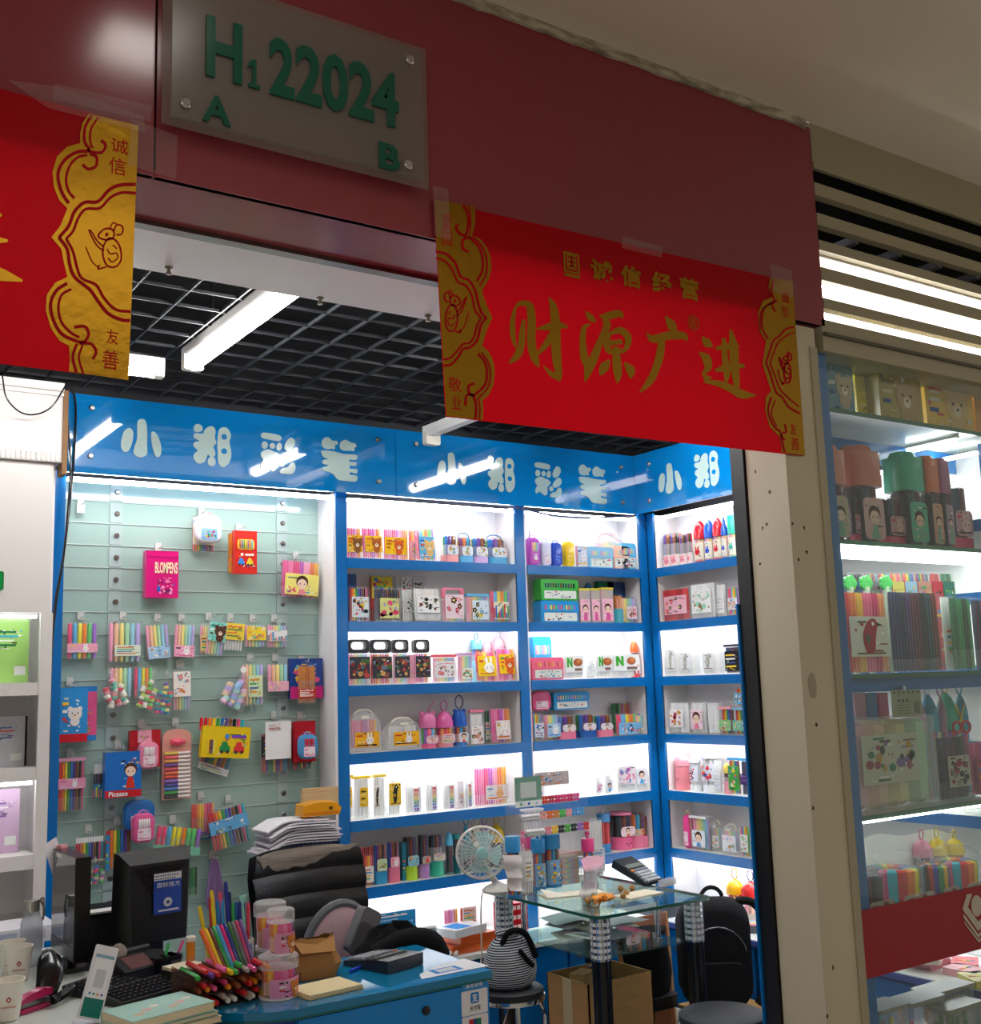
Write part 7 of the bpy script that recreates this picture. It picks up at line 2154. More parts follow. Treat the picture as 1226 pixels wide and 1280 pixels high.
for k,(x,c,l) in enumerate(((562, 'f0f0ee', 'fat white marker lying on the ledge edge'),(572, 'd8d8d6', 'grey white marker lying beside the fat one'))):
 q = at(x,1186,1,4.36)
 b = thing('marker',l, 'marker',(q.x,4.37,ZL + .011),.6 + .3 * k, 'loose markers on the ledge')
 MB().cyl((-.05,0,0),.01,.07,10,hx(c), 'gloss',0).build('barrel',b)
 MB().cyl((.02,0,0),.0105,.03,10,hx('2a2a2e'), 'gloss',0).build('cap',b)
# right ledge: paper piles, packs, two dome bottles
G = 'goods on the ledge under the return wall shelves'
YR = lambda x,y,X: at(x,y,0,X)
for x0,x1,yt,c,l,lp in ((903,919,1101, 'f0b81e', 'yellow dome bottle on the white ledge', 'b8861a'),(921,939,1104, 'd8302e', 'red dome bottle on the white ledge', '3a3a6a')):
 put('R',7,x0,x1,yt, 'cup',l,G,dy=-.02,z=ZL,base='b8b4ac',base_h=.2,cap='dome',capc=c,cap_h=.36,loop=lp,loop_h=.3,pal='warm',n=6)
for k in range(7):
 y0_ = 3.25 + .1 * (k % 3)
 b = thing('paper_pile',['lowest', 'second', 'third', 'fourth', 'fifth', 'sixth', 'uppermost'][k] + ' flat pack in the white pile beside the dome bottles', 'paper',(3.98 + .01 * (k % 2),3.22 + .015 * (k % 3),ZL + .001 + .014 * k),.1 * ((k * 5) % 3 - 1), 'flat packs piled on the white ledge')
 MB().rbox(-.1,-.2,0,.1,.2,.013,.01,hx(['e8e4e0', 'f4f2f0', 'd8e0ec', 'f0ecea', 'e4e8f0', 'f6f4f2', 'fbfaf8'][k]), 'gloss',ax=2).build('sheets',b)
 m = MB()
 for i in range(4):
  m.box(-.1012,-.18 + .1 * i,.003,-.1,-.12 + .1 * i,.01,hx(['3a70b8', 'e8a0b0', 'e8c86a', '7ab8d8'][(i + k) % 4]), 'paper')
 m.build('print',b)['kind'] = 'stuff'
for k,(x,y,c,l) in enumerate(((3.99,4.0, 'e8507a', 'pink marker packet on the ledge near the corner'),(4.05,4.12, '3a90c8', 'blue marker packet on the ledge near the corner'),(3.97,3.86, '4a4a50', 'dark tape gun lying on the ledge'),(3.99,3.1, '8ab0e0', 'pale blue packet on the ledge by the pillar'),(4.02,2.95, 'e08aa0', 'rose packet on the ledge by the pillar'))):
 b = thing('marker_packet',l, 'packet',(x,y,ZL + .001),.4 * k,G)
 MB().rbox(-.05,-.07,0,.05,.07,.03,.01,hx(c), 'gloss',ax=2).build('packet',b)
 m = MB()
 pens(m,6,-.045,.045,-.06,.06,0, 'pastel',r=.006)
 m.xf(Matrix.Translation((0,0,.033)) @ Matrix.Rotation(-math.pi / 2,4, 'X'))
 m.build('pens',b)['kind'] = 'stuff'
# ================================================================== counter desk and everything on it
ZD = 0.80
pmat('desk_top_blue',hx('0b7fae'),0.04,spec=0.6,coat=0.5,var=0.05,vscale=6)
pmat('desk_dark_blue',hx('2450b8'),0.25)
pmat('desk_blue_lit',hx('1489dc'),0.25,var=0.05,vscale=9)  # shelf laminate made lighter, with the light on the desk front put into it
pmat('mirror_grey',hx('8a8d92'),0.06,metal=0.85)
def od(x,y,z=ZD):
 return at(x,y,2,z)
dk = thing('counter_desk', 'blue counter desk with glossy top and curved dark blue end', 'desk',(0,0,0))
front = [(1.86,2.822),(1.262,2.818)]
curve = [(1.20,2.835),(1.13,2.88),(1.075,2.94),(1.045,3.02),(1.04,3.25)]
MB().prism(front + curve + [(1.86,3.25)],ZD - .02,ZD,mat='desk_top_blue',ax=2).build('worktop',dk)
MB().prism(front + curve + [(1.86,3.25)],ZD - .026,ZD - .0205,hx('1d6a70'), 'gloss',2).build('glass_edge',dk)
MB().box(1.262,2.835,.08,1.85,3.24,ZD - .027,mat='desk_blue_lit').build('carcass',dk)
dr = MB().box(1.266,2.826,ZD - .24,1.80,2.8349,ZD - .03,mat='desk_blue_lit').build('drawer',dk)
p = at(532,1263,1,2.826)
MB().lathe([(.012,0),(.012,-.006),(.008,-.008)][::-1],(p.x,2.826,p.z),14,hx('15161a'), 'gloss',1).build('lock',dr)
MB().box(1.266,2.826,.1,1.80,2.8349,ZD - .245,mat='desk_blue_lit').build('door',dk)
MB().box(1.803,2.826,.1,1.85,2.8349,ZD - .03,mat='desk_blue_lit').build('stile',dk)
MB().prism([(1.26,2.84),(1.21,2.855),(1.145,2.9),(1.095,2.955),(1.065,3.03),(1.06,3.24),(1.26,3.24)],.08,ZD - .027,mat='desk_dark_blue',ax=2).build('curved_end',dk)
MB().box(1.08,2.9,.004,1.84,3.2,.08,hx('16181c')).build('plinth',dk)
# payment stickers on the corner
for k,(ya,yb,c) in enumerate(((1227,1236, 'top'),(1237,1268, 'pay'),(1269,1300, 'card'))):
 xa,xb = at(576.5,1245,1,2.8255).x,at(609,1245,1,2.8255).x
 z1,z0 = at(593,ya,1,2.8255).z,at(593,yb,1,2.8255).z
 m = MB()
 m.rbox(xa,2.8245,z0,xb,2.8258,z1,.004,hx('2a8ad0' if k == 0 else 'e9e8ee'), 'gloss')
 w,h = xb - xa,z1 - z0
 if c == 'top':
  word(m, '推荐使用',xa + w * .16,z0 + h * .25,xb - w * .2,z1 - h * .2,2.8238,WHITE)
 elif c == 'pay':
  m.rbox(xa + w * .34,2.8236,z0 + h * .46,xa + w * .66,2.8245,z0 + h * .9,.005,hx('1f7fd0'), 'gloss')
  word(m, '支',xa + w * .4,z0 + h * .52,xa + w * .6,z0 + h * .85,2.8232,WHITE,bold=.02)
  word(m, '支付宝',xa + w * .3,z0 + h * .16,xa + w * .72,z0 + h * .38,2.8238,hx('22242a'),bold=.01)
 else:
  m.box(xa + w * .26,2.8236,z0 + h * .35,xa + w * .48,2.8245,z0 + h * .86,hx('c8202c'), 'gloss')
  m.box(xa + w * .42,2.8234,z0 + h * .35,xa + w * .6,2.8245,z0 + h * .86,hx('1a4a8a'), 'gloss')
  m.box(xa + w * .55,2.8232,z0 + h * .35,xa + w * .72,2.8245,z0 + h * .86,hx('1a7a6a'), 'gloss')
 s = m.build('sticker',dk)
# paper slip on the worktop
q = od(566,1213)
sl = thing('payment_slip', 'white printed slip with blue frame lying on the counter corner', 'paper',(q.x,q.y + .02,ZD + .001),.02)
MB().add([(-.12,-.045,0),(.105,-.05,0),(.1,.075,0),(-.02,.05,0),(-.1,.0,.001)],[(0,1,2,3,4)],hx('e4e6ea'), 'paper').build('sheet',sl)
m = MB().box(-.06,-.03,.0004,.03,.02,.0008,hx('3f86cc'), 'paper')
m.box(-.045,-.022,.0008,.015,.012,.0012,hx('c8ccd0'), 'paper')
m.build('print',sl)
# pale side counter ----------------------------------------------------------------------
sd_ = thing('side_counter', 'pale topped side counter along the picture edge', 'counter',(0,0,0))
MB().box(.1,2.72,ZD - .02,1.03,4.05,ZD - .002,hx('cfd6cf'), 'gloss').build('worktop',sd_)
MB().box(.14,2.78,.08,1.0,4.02,ZD - .02,mat='blue_laminate').build('carcass',sd_)
MB().box(.2,2.82,.004,.98,3.98,.08,hx('16181c')).build('plinth',sd_)
def paper_cup(label,px,py,rz=0):
 q = od(px,py)
 t = thing('paper_cup',label, 'cup',(q.x,q.y,ZD),rz, 'white paper cups')
 MB().lathe([(.026,.0),(.0265,.003),(.0375,.092),(.0385,.094),(.0385,.097),(.036,.097),(.035,.09),(.0255,.006),(0,.006)],n=28,col=hx('efe9de'),mat='paper').build('cup',t)
 m = MB()
 ang = math.atan2(-q.y,-q.x) - rz
 M = Matrix.Rotation(ang + math.pi / 2,4, 'Z')
 s = 0
 m.prism([(0,.062),(.007,.054),(0,.046),(-.007,.054)],-.0352,-.0345,hx('b03a3a'), 'paper')
 m.prism([(0,.057),(.0028,.054),(0,.051),(-.0028,.054)],-.0356,-.0352,WHITE, 'paper')
 for k in range(9):
  m.box(-.018 + .004 * k,-.0345,.034,-.0152 + .004 * k,-.0325,.038,hx('c08a80'), 'paper')
 m.xf(M)
 m.build('logo',t)
 return t
paper_cup('paper cup with red emblem standing before another cup',23,1226)
paper_cup('paper cup half hidden behind the emblem cup',14,1219)
paper_cup('nearest paper cup, cropped by the lower corner',10,1274)
q = od(38,1206)
wb_ = thing('water_bottle', 'frosted grey water bottle with steel cap', 'bottle',(q.x,q.y,ZD))
clearmat('bottle_plastic',tint=(.72,.74,.77),op=0.28,body=(.75,.77,.8),gloss=.05,rough=.15)
MB().lathe([(.030,0),(.033,.004),(.033,.11),(.031,.13),(.022,.155),(.021,.162)],n=24,mat='bottle_plastic').build('body',wb_)
MB().lathe([(.0225,.158),(.0225,.188),(.021,.191),(0,.191)],n=24,col=hx('b9b7b2'),mat='chrome').build('cap',wb_)
MB().tube(smooth_open([(.02,0,.185),(.03,-.01,.195),(.032,-.012,.16),(.03,-.012,.13),(.034,-.01,.16),(.024,.004,.19)]),.003,6,hx('8a867e'), 'cloth').build('strap',wb_)
# customer display -------------------------------------------------------------------------
cd = thing('customer_display', 'switched off customer display with mirror-like grey face', 'display',(.905,3.71,ZD),0)
MB().box(-.014,-.14,.035,.03,.14,.335,hx('141417'), 'gloss').build('casing',cd)
MB().box(-.016,-.136,.08,-.014,.136,.332,mat='mirror_grey').build('screen',cd)
MB().box(-.0165,-.136,.04,-.014,.136,.078,hx('4a4c52'), 'gloss').build('bezel',cd)
MB().box(-.017,.02,.318,-.0165,.09,.33,hx('e8e4e0'), 'paper').build('sticker',cd)
MB().rbox(-.05,-.09,0,.09,.09,.012,.02,hx('1a1a1d'), 'gloss',ax=2).build('foot',cd)
MB().box(-.005,-.03,.01,.02,.03,.06,hx('1a1a1d'), 'gloss').build('neck',cd)
t = thing('paper_note', 'white paper note clipped to the display top', 'paper',(.90,3.86,ZD + .22),.5)
MB().add([(-.05,0,.13),(.0,0,.15),(.03,-.02,.03),(.02,-.01,-.06)],[(0,1,2,3)],hx('ece8f0'), 'paper').build('sheet',t)
MB().box(-.006,-.03,.1,.02,-.01,.125,hx('e8a0a4'), 'gloss').build('clip',t)
# monitor seen from behind ------------------------------------------------------------------
YM = 3.60
a_,b_ = at(139,1068,1,YM),at(232,1070,1,YM)
mw = b_.x - a_.x
ztop = a_.z - ZD
mo = thing('monitor', 'black monitor seen from behind with blue sticker', 'monitor',((a_.x + b_.x) / 2 + .01,YM,ZD),math.radians(7))
pmat('monitor_black',hx('0f1012'),0.42,bump=0.05,bscale=300)
W2 = mw / 2
hz0 = .055
m = MB()
F_ = [(-W2,.04,hz0),(W2,.04,hz0),(W2,.04,ztop),(-W2,.04,ztop)]
B_ = [(-W2,0,hz0),(W2,0,hz0),(W2,0,ztop),(-W2,0,ztop)]
C_ = [(-W2 * .72,-.045,hz0 + .015),(W2 * .78,-.045,hz0 + .015),(W2 * .84,-.03,ztop - .03),(-W2 * .80,-.03,ztop - .03)]
m.add(F_ + B_ + C_,[(0,1,2,3),(1,0,4,5),(2,1,5,6),(3,2,6,7),(0,3,7,4),(5,4,8,9),(6,5,9,10),(7,6,10,11),(4,7,11,8),(8,11,10,9)],mat='monitor_black')
m.xf(Matrix.Rotation(.07,4, 'X'))
m.build('casing',mo)
m = MB()
for k in range(9):
 for i in range(22 - k * 2):
  x = -W2 * .70 + W2 * .066 * i + W2 * .06 * k
  m.box(x,-.0375 - .0006 * k,ztop - .045 - .009 * k,x + W2 * .04,-.0335 - .0006 * k,ztop - .040 - .009 * k,hx('050506'))
m.xf(Matrix.Rotation(.07,4, 'X'))
m.build('vent_grille',mo)['kind'] = 'stuff'
sx_ = .02
m = MB()
zs0,zs1 = hz0 + .095,ztop - .06
for (z0,z1,c) in ((zs0,zs1 - .022, '1c50b0'),(zs1 - .022,zs1, 'd8dce4')):
 m.add([(-.02,-.046 + (z0 - zs0) * .07,z0),(.07,-.046 + (z0 - zs0) * .07,z0),(.07,-.046 + (z1 - zs0) * .07,z1),(-.02,-.046 + (z1 - zs0) * .07,z1)],[(0,1,2,3)],hx(c), 'gloss')
word(m, '国标地方',-.012,zs1 - .042,.062,zs1 - .027,-.0465,WHITE)
m.disc(.025,zs0 + .034,.014,-.0455,hx('d8dce2'),n=18)
m.disc(.025,zs0 + .034,.005,-.0468,hx('2a4a8a'),n=10)
m.box(-.005,-.0475,zs0 + .008,.06,-.0465,zs0 + .013,hx('d8dce2'), 'paper')
m.xf(Matrix.Rotation(.07,4, 'X') @ Matrix.Translation((0,-.001,0)))
m.build('sticker',mo)
MB().box(-.03,-.02,.008,.03,.02,.1,mat='monitor_black').build('neck',mo)
MB().lathe([(.1,0),(.1,.008),(.04,.016)],n=24,mat='monitor_black',sy=.75).build('foot',mo)
# receipt printer behind, with crumpled white bag
q = od(135,1200)
rp = thing('receipt_printer', 'black receipt printer between display and monitor', 'printer',(1.02,3.83,ZD))
MB().prism([(-.09,0),(.09,0),(.09,.12),(.03,.15),(-.06,.13),(-.09,.06)],-.05,.06,hx('17181b'), 'gloss',0).build('body',rp)
MB().box(-.04,-.06,.128,.05,.0,.131,hx('8a8d92'), 'gloss').build('lid_trim',rp)
MB().box(-.045,-.075,.135,.055,.06,.14,hx('c8c6c2'), 'paper').build('receipt',rp)
cp = thing('crumpled_bag', 'crumpled pale bag stuffed behind the monitor edge', 'bag',(1.0,3.50,ZD))
rn = random.Random(17)
m = MB()
V,F = [],[]
for j in range(7):
 for i in range(10):
  a,b = 2 * math.pi * i / 10,math.pi * (j + .5) / 7
  r_ = .024 * (1 + rn.uniform(-.35,.35))
  V.append((r_ * math.sin(b) * math.cos(a),r_ * math.sin(b) * math.sin(a),.045 + .045 * math.cos(b)))
for j in range(6):
 for i in range(10):
  F.append((j * 10 + i,(j + 1) * 10 + i,(j + 1) * 10 + (i + 1) % 10,j * 10 + (i + 1) % 10))
m.add(V,F,hx('978c84'), 'cloth')
m.build('bag',cp)
# keyboards -------------------------------------------------------------------------------
def keyboard(label,loc,rz,w,d,rows,cols):
 t = thing('keyboard',label, 'keyboard',loc,rz, 'black keyboards')
 MB().prism([(-d / 2,0),(d / 2,0),(d / 2,.026),(-d / 2,.012)],-w / 2,w / 2,hx('1b1b1e'), 'rubber',0).build('base',t)
 m = MB()
 for r_ in range(rows):
  for c_ in range(cols):
   x = -w * .46 + w * .92 * c_ / cols
   y = -d * .42 + d * .84 * r_ / rows
   z = .012 + .014 * (y + d / 2) / d
   m.box(x,y,z,x + w * .92 / cols * .82,y + d * .84 / rows * .8,z + .006,hx('2d2c30'), 'gloss')
   m.box(x + .003,y + .004,z + .006,x + .006,y + .006,z + .0062,hx('b8b4b8'), 'paper')
 m.build('keys',t)['kind'] = 'stuff'
 return t
q = od(118,1242)
keyboard('numeric keyboard beside the telephone handset',(q.x + .03,q.y + .03,ZD),.55,.17,.13,5,6)
q = od(170,1243)
kb = keyboard('black keyboard under the payment stand',(q.x + .02,q.y - .02,ZD + .001),.35,.24,.12,5,12)
q = od(180,1218)
tp = thing('card_terminal', 'black card terminal with ridged top beside the pen holder', 'terminal',(q.x - .02,q.y + .0,ZD + .002),.35)
MB().prism([(-.06,0),(.07,0),(.07,.05),(.0,.056),(-.06,.03)],-.085,.085,hx('1d1d20'), 'rubber',0).build('body',tp)
MB().prism([(-.055,.034),(.0,.0575),(.004,.0575),(-.051,.034)],-.06,.02,hx('6a4a48'), 'gloss',0).build('label_patch',tp)
MB().cyl((-.085,.065,.055),.012,.17,10,hx('232326'), 'rubber',0).build('grip_bar',tp)
# telephone handset and cord
q = od(52,1248)
tl = thing('telephone', 'black scanner handset with coiled cord on the counter', 'telephone',(q.x,q.y,ZD))
m = MB()
V,F = [],[]
rg = [(.0,-.02,.005,.008),(.012,-.005,.02,.03),(.025,.02,.05,.036),(.03,.05,.082,.034),(.03,.075,.098,.02)]
n = 12
for (x,y,z,r_) in rg:
 for i in range(n):
  a = 2 * math.pi * i / n
  V.append((x + r_ * math.cos(a),y + r_ * .6 * math.sin(a) * .6,max(.001,z + r_ * .7 * math.sin(a))))
for k in range(len(rg) - 1):
 for i in range(n):
  j = (i + 1) % n
  F.append((k * n + i,k * n + j,(k + 1) * n + j,(k + 1) * n + i))
F += [list(range(n))[::-1],[(len(rg) - 1) * n + i for i in range(n)]]
m.add(V,F,hx('121214'), 'gloss')
m.build('handset',tl,angle=70)
m = MB()
m.tube(smooth_open([(.03,.1,.04),(.05,.16,.02),(.08,.2,.02),(.11,.21,.018)]),.011,8,hx('18181b'), 'rubber')
m.build('cradle_arm',tl)
m = MB()
pts = []
A,B = Vector((.0,-.12,.018)),Vector((.085,-.03,.022))
u_ = (B - A).normalized()
s_ = u_.cross(Vector((0,0,1))).normalized()
for i in range(120):
 t_ = i / 119
 a = t_ * 2 * math.pi * 15
 pts.append(A + (B - A) * t_ + s_ * (.010 * math.cos(a)) + Vector((0,0,.010 * math.sin(a))))
m.tube(pts,.0032,5,hx('121214'), 'gloss')
m.build('coiled_cord',tl)
# stapler
q = od(42,1262)
sp_ = thing('stapler', 'magenta stapler lying beside the handset', 'stapler',(q.x,q.y,ZD),.5)
m = MB().prism([(-.05,.024),(.05,.03),(.05,.045),(.02,.05),(-.04,.04),(-.052,.03)],-.013,.013,hx('b01a58'), 'gloss')
m.build('arm',sp_)
MB().rbox(-.052,-.014,0,.05,.014,.011,.005,hx('b01a58'), 'gloss').build('base',sp_)
MB().box(-.045,-.006,.012,.045,.006,.023,hx('8a8d90'), 'metal').build('magazine',sp_)
# payment stand
q = od(118,1280)
ps = thing('payment_stand', 'tilted white payment stand with green foot panel', 'card',(at(110,1276,1,q.y).x,q.y,ZD + .012),0, 'payment cards')
m = MB()
m.rbox(-.029,-.004,0,.029,.004,.175,.003,hx('efecf4'), 'gloss')
m.box(-.025,-.0052,.006,.025,-.004,.05,hx('16796e'), 'gloss')
m.box(-.024,-.0054,.145,.024,-.004,.153,hx('8fb0c8'), 'gloss')
m.box(-.022,-.005,.05,.022,-.004,.145,hx('f4f2f8'), 'paper')
m.box(-.013,-.0056,.075,.013,-.005,.118,hx('cfcdd4'), 'paper')
for k,c in enumerate(('3a8ac8', '3aa05a', 'd8843a', '3a5ab0')):
 m.disc(-.016 + .0105 * k,.06,.003,-.005,hx(c),n=8)
m.xf(Matrix.Rotation(.34,4, 'Y') @ Matrix.Rotation(-.25,4, 'X'))
m.build('panel',ps)
MB().box(-.026,.0,-.011,.034,.05,-.007,hx('e4e2ea'), 'gloss').build('foot',ps)
# book stack
q = od(172,1280)
for k,(c,h_,l,dx,w2) in enumerate((('d8c8a8',.014, 'cream edged book at the bottom of the front stack',.012,.118),('8fb8a8',.010, 'green sided book in the middle of the front stack',.006,.115),('a8d0c4',.022, 'mint covered book on top of the front stack',0,.11))):
 z = ZD + (0,.0155,.0265)[k]
 bk_ = thing('book',l, 'book',(.93 + dx,2.905,z),.12 + .05 * k, 'books stacked at the counter front')
 MB().box(-w2,-.075,.0015,w2 - .002,.075,h_ - .0015,hx('e8d6b4'), 'paper').build('pages',bk_)
 m = MB().box(-w2 - .002,-.078,h_ - .0015,w2,.078,h_,hx(c), 'worn')
 m.box(-w2 - .002,-.078,0,w2,.078,.0015,hx(c), 'worn')
 m.box(-w2 - .002,.076,0,w2,.078,h_,hx(c), 'worn')
 m.build('cover',bk_)
 if k == 2:
  m = MB()
  for i in range(6):
   x,y = -.07 + .03 * i,-.03 + .02 * (i % 3)
   m.prism(smooth_closed([(x - .014,y),(x,y + .01),(x + .016,y + .004),(x + .004,y - .01)]),h_,h_ + .0004,hx(['d8b89a', 'e8b0a8', 'f0e0d0'][i % 3]), 'paper',2)
  m.build('cover_print',bk_)
# small black pen holder with cream note block and pens
q = od(212,1226)
nb = thing('note_block', 'cream note block in black box beside the pen rack', 'note block',(q.x + .02,q.y - .06,ZD + .001),.25)
MB().box(-.05,-.04,0,.05,.04,.042,hx('1a1a1a'), 'rubber').build('box',nb)
MB().box(-.046,-.036,.042,.046,.036,.05,hx('e0d4ba'), 'paper').build('notes',nb)
q = od(206,1217)
ph_ = thing('pen_holder', 'black open pen holder in front of the monitor', 'pen holder',(q.x,q.y + .01,ZD + .001),.2)
m = MB()
for x0,y0,x1,y1 in ((-.04,-.03,.04,-.027),(-.04,.027,.04,.03),(-.04,-.03,-.037,.03),(.037,-.03,.04,.03),(-.002,-.03,.002,.03)):
 m.box(x0,y0,0,x1,y1,.048,hx('131315'), 'gloss')
m.box(-.04,-.03,0,.04,.03,.003,hx('131315'), 'gloss')
m.build('box',ph_)
def pen(label,foot,tip,r,col,cap,group,name='marker'):
 """marker from foot to tip (world points)"""
 f,t_ = Vector(foot),Vector(tip)
 o = thing(name,label, 'marker',f,0,group)
 L = (t_ - f).length
 M = (t_ - f).normalized().to_track_quat('Z', 'Y').to_matrix().to_4x4()
 m = MB().lathe([(r * .6,0),(r * .9,L * .03),(r * .9,L * .62)],n=10,col=hx(col),mat='gloss')
 m.xf(M)
 m.build('barrel',o)
 m = MB().lathe([(r,L * .6),(r,L * .96),(r * .7,L)],n=10,col=hx(cap),mat='gloss')
 m.xf(M)
 m.build('cap',o)
 return o
hx0,hy0 = q.x,q.y + .01
for k,(x,y,c,cp_,l) in enumerate(((199,1197, '17605c', '17605c', 'teal pen in the black holder'),(204,1196, 'd8d4d0', 'e8e4e0', 'white topped pen in the black holder'),(211,1179, '2fa04a', '3ab85a', 'bright green pen rising from the black holder'),(213,1198, '5a2a90', '6a3aa8', 'short violet pen in the black holder'),(219,1201, 'd84a80', 'e85a90', 'short pink pen in the black holder'),(229,1175, '7a2a98', 'e0509a', 'tall violet pen with pink end in the black holder'))):
 dx = -.03 + .011 * k
 pen(l,(hx0 + dx,hy0,ZD + .006),at(x,y,1,hy0 + .01),.0045,c,cp_, 'pens in the black holder', 'pen')
q = od(238,1224)
ot = thing('orange_tube', 'orange tube with white lid beside the pen rack', 'tube',(q.x,q.y,ZD))
MB().cyl((0,0,0),.0125,.105,16,hx('d87f1c'), 'gloss').build('tube',ot)
MB().lathe([(.014,.104),(.014,.116),(.012,.118),(0,.118)],n=16,col=hx('e8e0d4'),mat='gloss').build('lid',ot)
# acrylic pen rack with loose markers -----------------------------------------------------
q = od(290,1256)
RX,RY = q.x,q.y + .005
clearmat('brown_acrylic',tint=(.62,.45,.38),op=.10,body=(.3,.18,.14),gloss=.05)
rk = thing('pen_rack', 'brown acrylic rack holding rows of lying markers', 'rack',(RX,RY,ZD + .001),.05)
RW,RD = .105,.15
for k in range(3):
 z = .0 + .034 * k
 MB().box(-RW,.0,z,RW,RD,z + .003,mat='brown_acrylic').build('shelf',rk)
for s in (-RW,-.02,RW - .003):
 MB().box(s,0,0,s + .003,RD,.085,mat='brown_acrylic').build('divider',rk)
MB().box(-RW,RD - .003,0,RW,RD,.1,mat='clear').build('back',rk)
COLN = {'d8262c': 'red', 'f08a1e': 'orange', 'f2c81e': 'yellow', '2a78c8': 'blue', '3aa84a': 'green', 'e85a98': 'pink', 'f0ece6': 'white', '6a3a98': 'violet', 'b8a8a0': 'grey', '8a4a2a': 'brown', 'c83a6a': 'crimson'}
LOW = ['2a78c8', '2a78c8', 'f08a1e', 'd8262c', 'b8a8a0', 'f0ece6', 'f0ece6', 'd8262c', 'b8a8a0', 'f0ece6', 'd8262c', 'f2c81e']
MID = ['8a4a2a', 'd8262c', 'f08a1e', 'e85a98', 'c83a6a', 'f08a1e', '8a4a2a', '8a4a2a', 'd8262c', 'f08a1e', '8a4a2a', 'c83a6a']
TOP = ['3aa84a', 'd8262c', '6a3a98', 'd8262c', 'e85a98', 'f2c81e', '3aa84a', '3aa84a', 'b8a8a0', 'e85a98', 'd8262c', 'f08a1e']
ORD = ['first', 'second', 'third', 'fourth', 'fifth', 'sixth', 'seventh', 'eighth', 'ninth', 'tenth', 'eleventh', 'twelfth']
rn = random.Random(2)
for nm,lst,z0 in (('bottom',LOW,.004),('middle',MID,.038),('top',TOP,.072)):
 for i,c in enumerate(lst):
  x = RX - RW + .012 + (2 * RW - .024) * i / 11
  z = ZD + z0 + .009 + (.012 if i % 3 == 1 else 0)
  yy = RY - rn.uniform(.0,.025)
  pen(f'{COLN[c]} marker lying in the {nm} tray of the rack, {ORD[i]} from the orange tube',(x,yy + .135,z),(x + rn.uniform(-.006,.006),yy,z),.0075,c,c, 'markers lying in the acrylic rack')
# fan of markers leaning in a clear sleeve
sl_ = ['f0702a', 'f2c81e', '6a3a2a', '2fa04a', '4aa0d8', 'd82a7a', '2a3a8a', '3a6a3a', '6a6a70', 'b83a6a', '6a4a8a']
for i,c in enumerate(sl_):
 u = i / 10
 f_ = at(277 + 42 * u,1222 - 11 * u,1,RY + .02)
 t_ = at(251 + 48 * u,1162 - 12 * u,1,RY + .09)
 COLN2 = ['orange', 'yellow', 'brown', 'green', 'sky blue', 'magenta', 'navy', 'olive', 'grey', 'crimson', 'violet']
 pen(f'{COLN2[i]} striped pen leaning in the slanted row above the rack',f_,t_,.0068,c,c, 'pens leaning above the rack', 'pen')
# upright cup with tall markers behind
q = od(286,1218)
UY = 3.22
uc = at(287,1200,1,UY)
cu = thing('pen_cup', 'white card box holding the tall markers behind the rack', 'pen cup',(uc.x,UY,ZD + .001))
m = MB()
for x0,y0,x1,y1 in ((-.06,-.04,.06,-.037),(-.06,.037,.06,.04),(-.06,-.04,-.057,.04),(.057,-.04,.06,.04)):
 m.box(x0,y0,0,x1,y1,.11,hx('e6e0da'), 'paper')
m.box(-.06,-.04,0,.06,.04,.003,hx('e6e0da'), 'paper')
m.build('box',cu)
m = MB().prism([(.01,.02),(.055,.03),(.05,.1),(.02,.09)],-.0425,-.04,hx('6aa8cc'), 'paper')
m.prism([(-.055,.04),(-.02,.05),(-.03,.09),(-.05,.085)],-.0425,-.04,hx('d82a6a'), 'paper')
m.build('print',cu)
for i,(x,y,c,cp_,l) in enumerate(((249,1133, 'f2d21e', 'f2d21e', 'yellow marker leaning out at the near end of the tall row'),(263,1121, 'b8202a', 'c8262e', 'red marker crossing behind the taller yellow one'),(264,1113, 'f2d41e', 'f4d820', 'tall yellow marker standing behind the rack'),(272,1125, '2a80d0', '2a88d8', 'blue marker beside the tall yellow one'),(277,1124, '3a98e0', '3a98e0', 'sky blue marker in the tall row'),(275,1115, 'f04a78', 'f25a84', 'neon pink marker behind the blue pair'),(282,1102, '1f2a8a', '1f2f98', 'tallest marker, dark blue'),(286.5,1115, '23246a', '23246a', 'navy marker beside the tallest one'),(290,1128, '2fa04a', '3ab05a', 'green marker in the tall row'),(295,1128, '2a6ab8', '2a6ab8', 'mid blue marker in the tall row'),(299,1127, '1f2f88', '1f2f88', 'navy marker near the red one'),(304,1126, '23307a', '2a3a8a', 'dark blue marker next to the red one'),(310,1128, 'd8344a', 'e0445a', 'red marker at the far end of the tall row'))):
 tp_ = at(x,y,1,UY + .01)
 pen(l,(uc.x - .05 + .0084 * i,UY + (.012 if i % 2 else -.012),ZD + .006),tp_,.0058,c,cp_, 'tall markers behind the rack')
tp_ = at(303,1130,1,UY - .02)
o = pen('pen topped with a mint green fish tail',(uc.x + .04,UY - .025,ZD + .006),tp_,.004, '8ad0c0', '8ad0c0', 'tall markers behind the rack', 'pen')
M_ = MB().prism(smooth_closed([(0,0),(.008,.012),(.013,.026),(.004,.022),(-.004,.022),(-.013,.026),(-.008,.012)]),-.003,.003,hx('9adccc'), 'gloss')
k = M_.build('tail_topper',o)
k.location = tp_ - Vector(o.location)
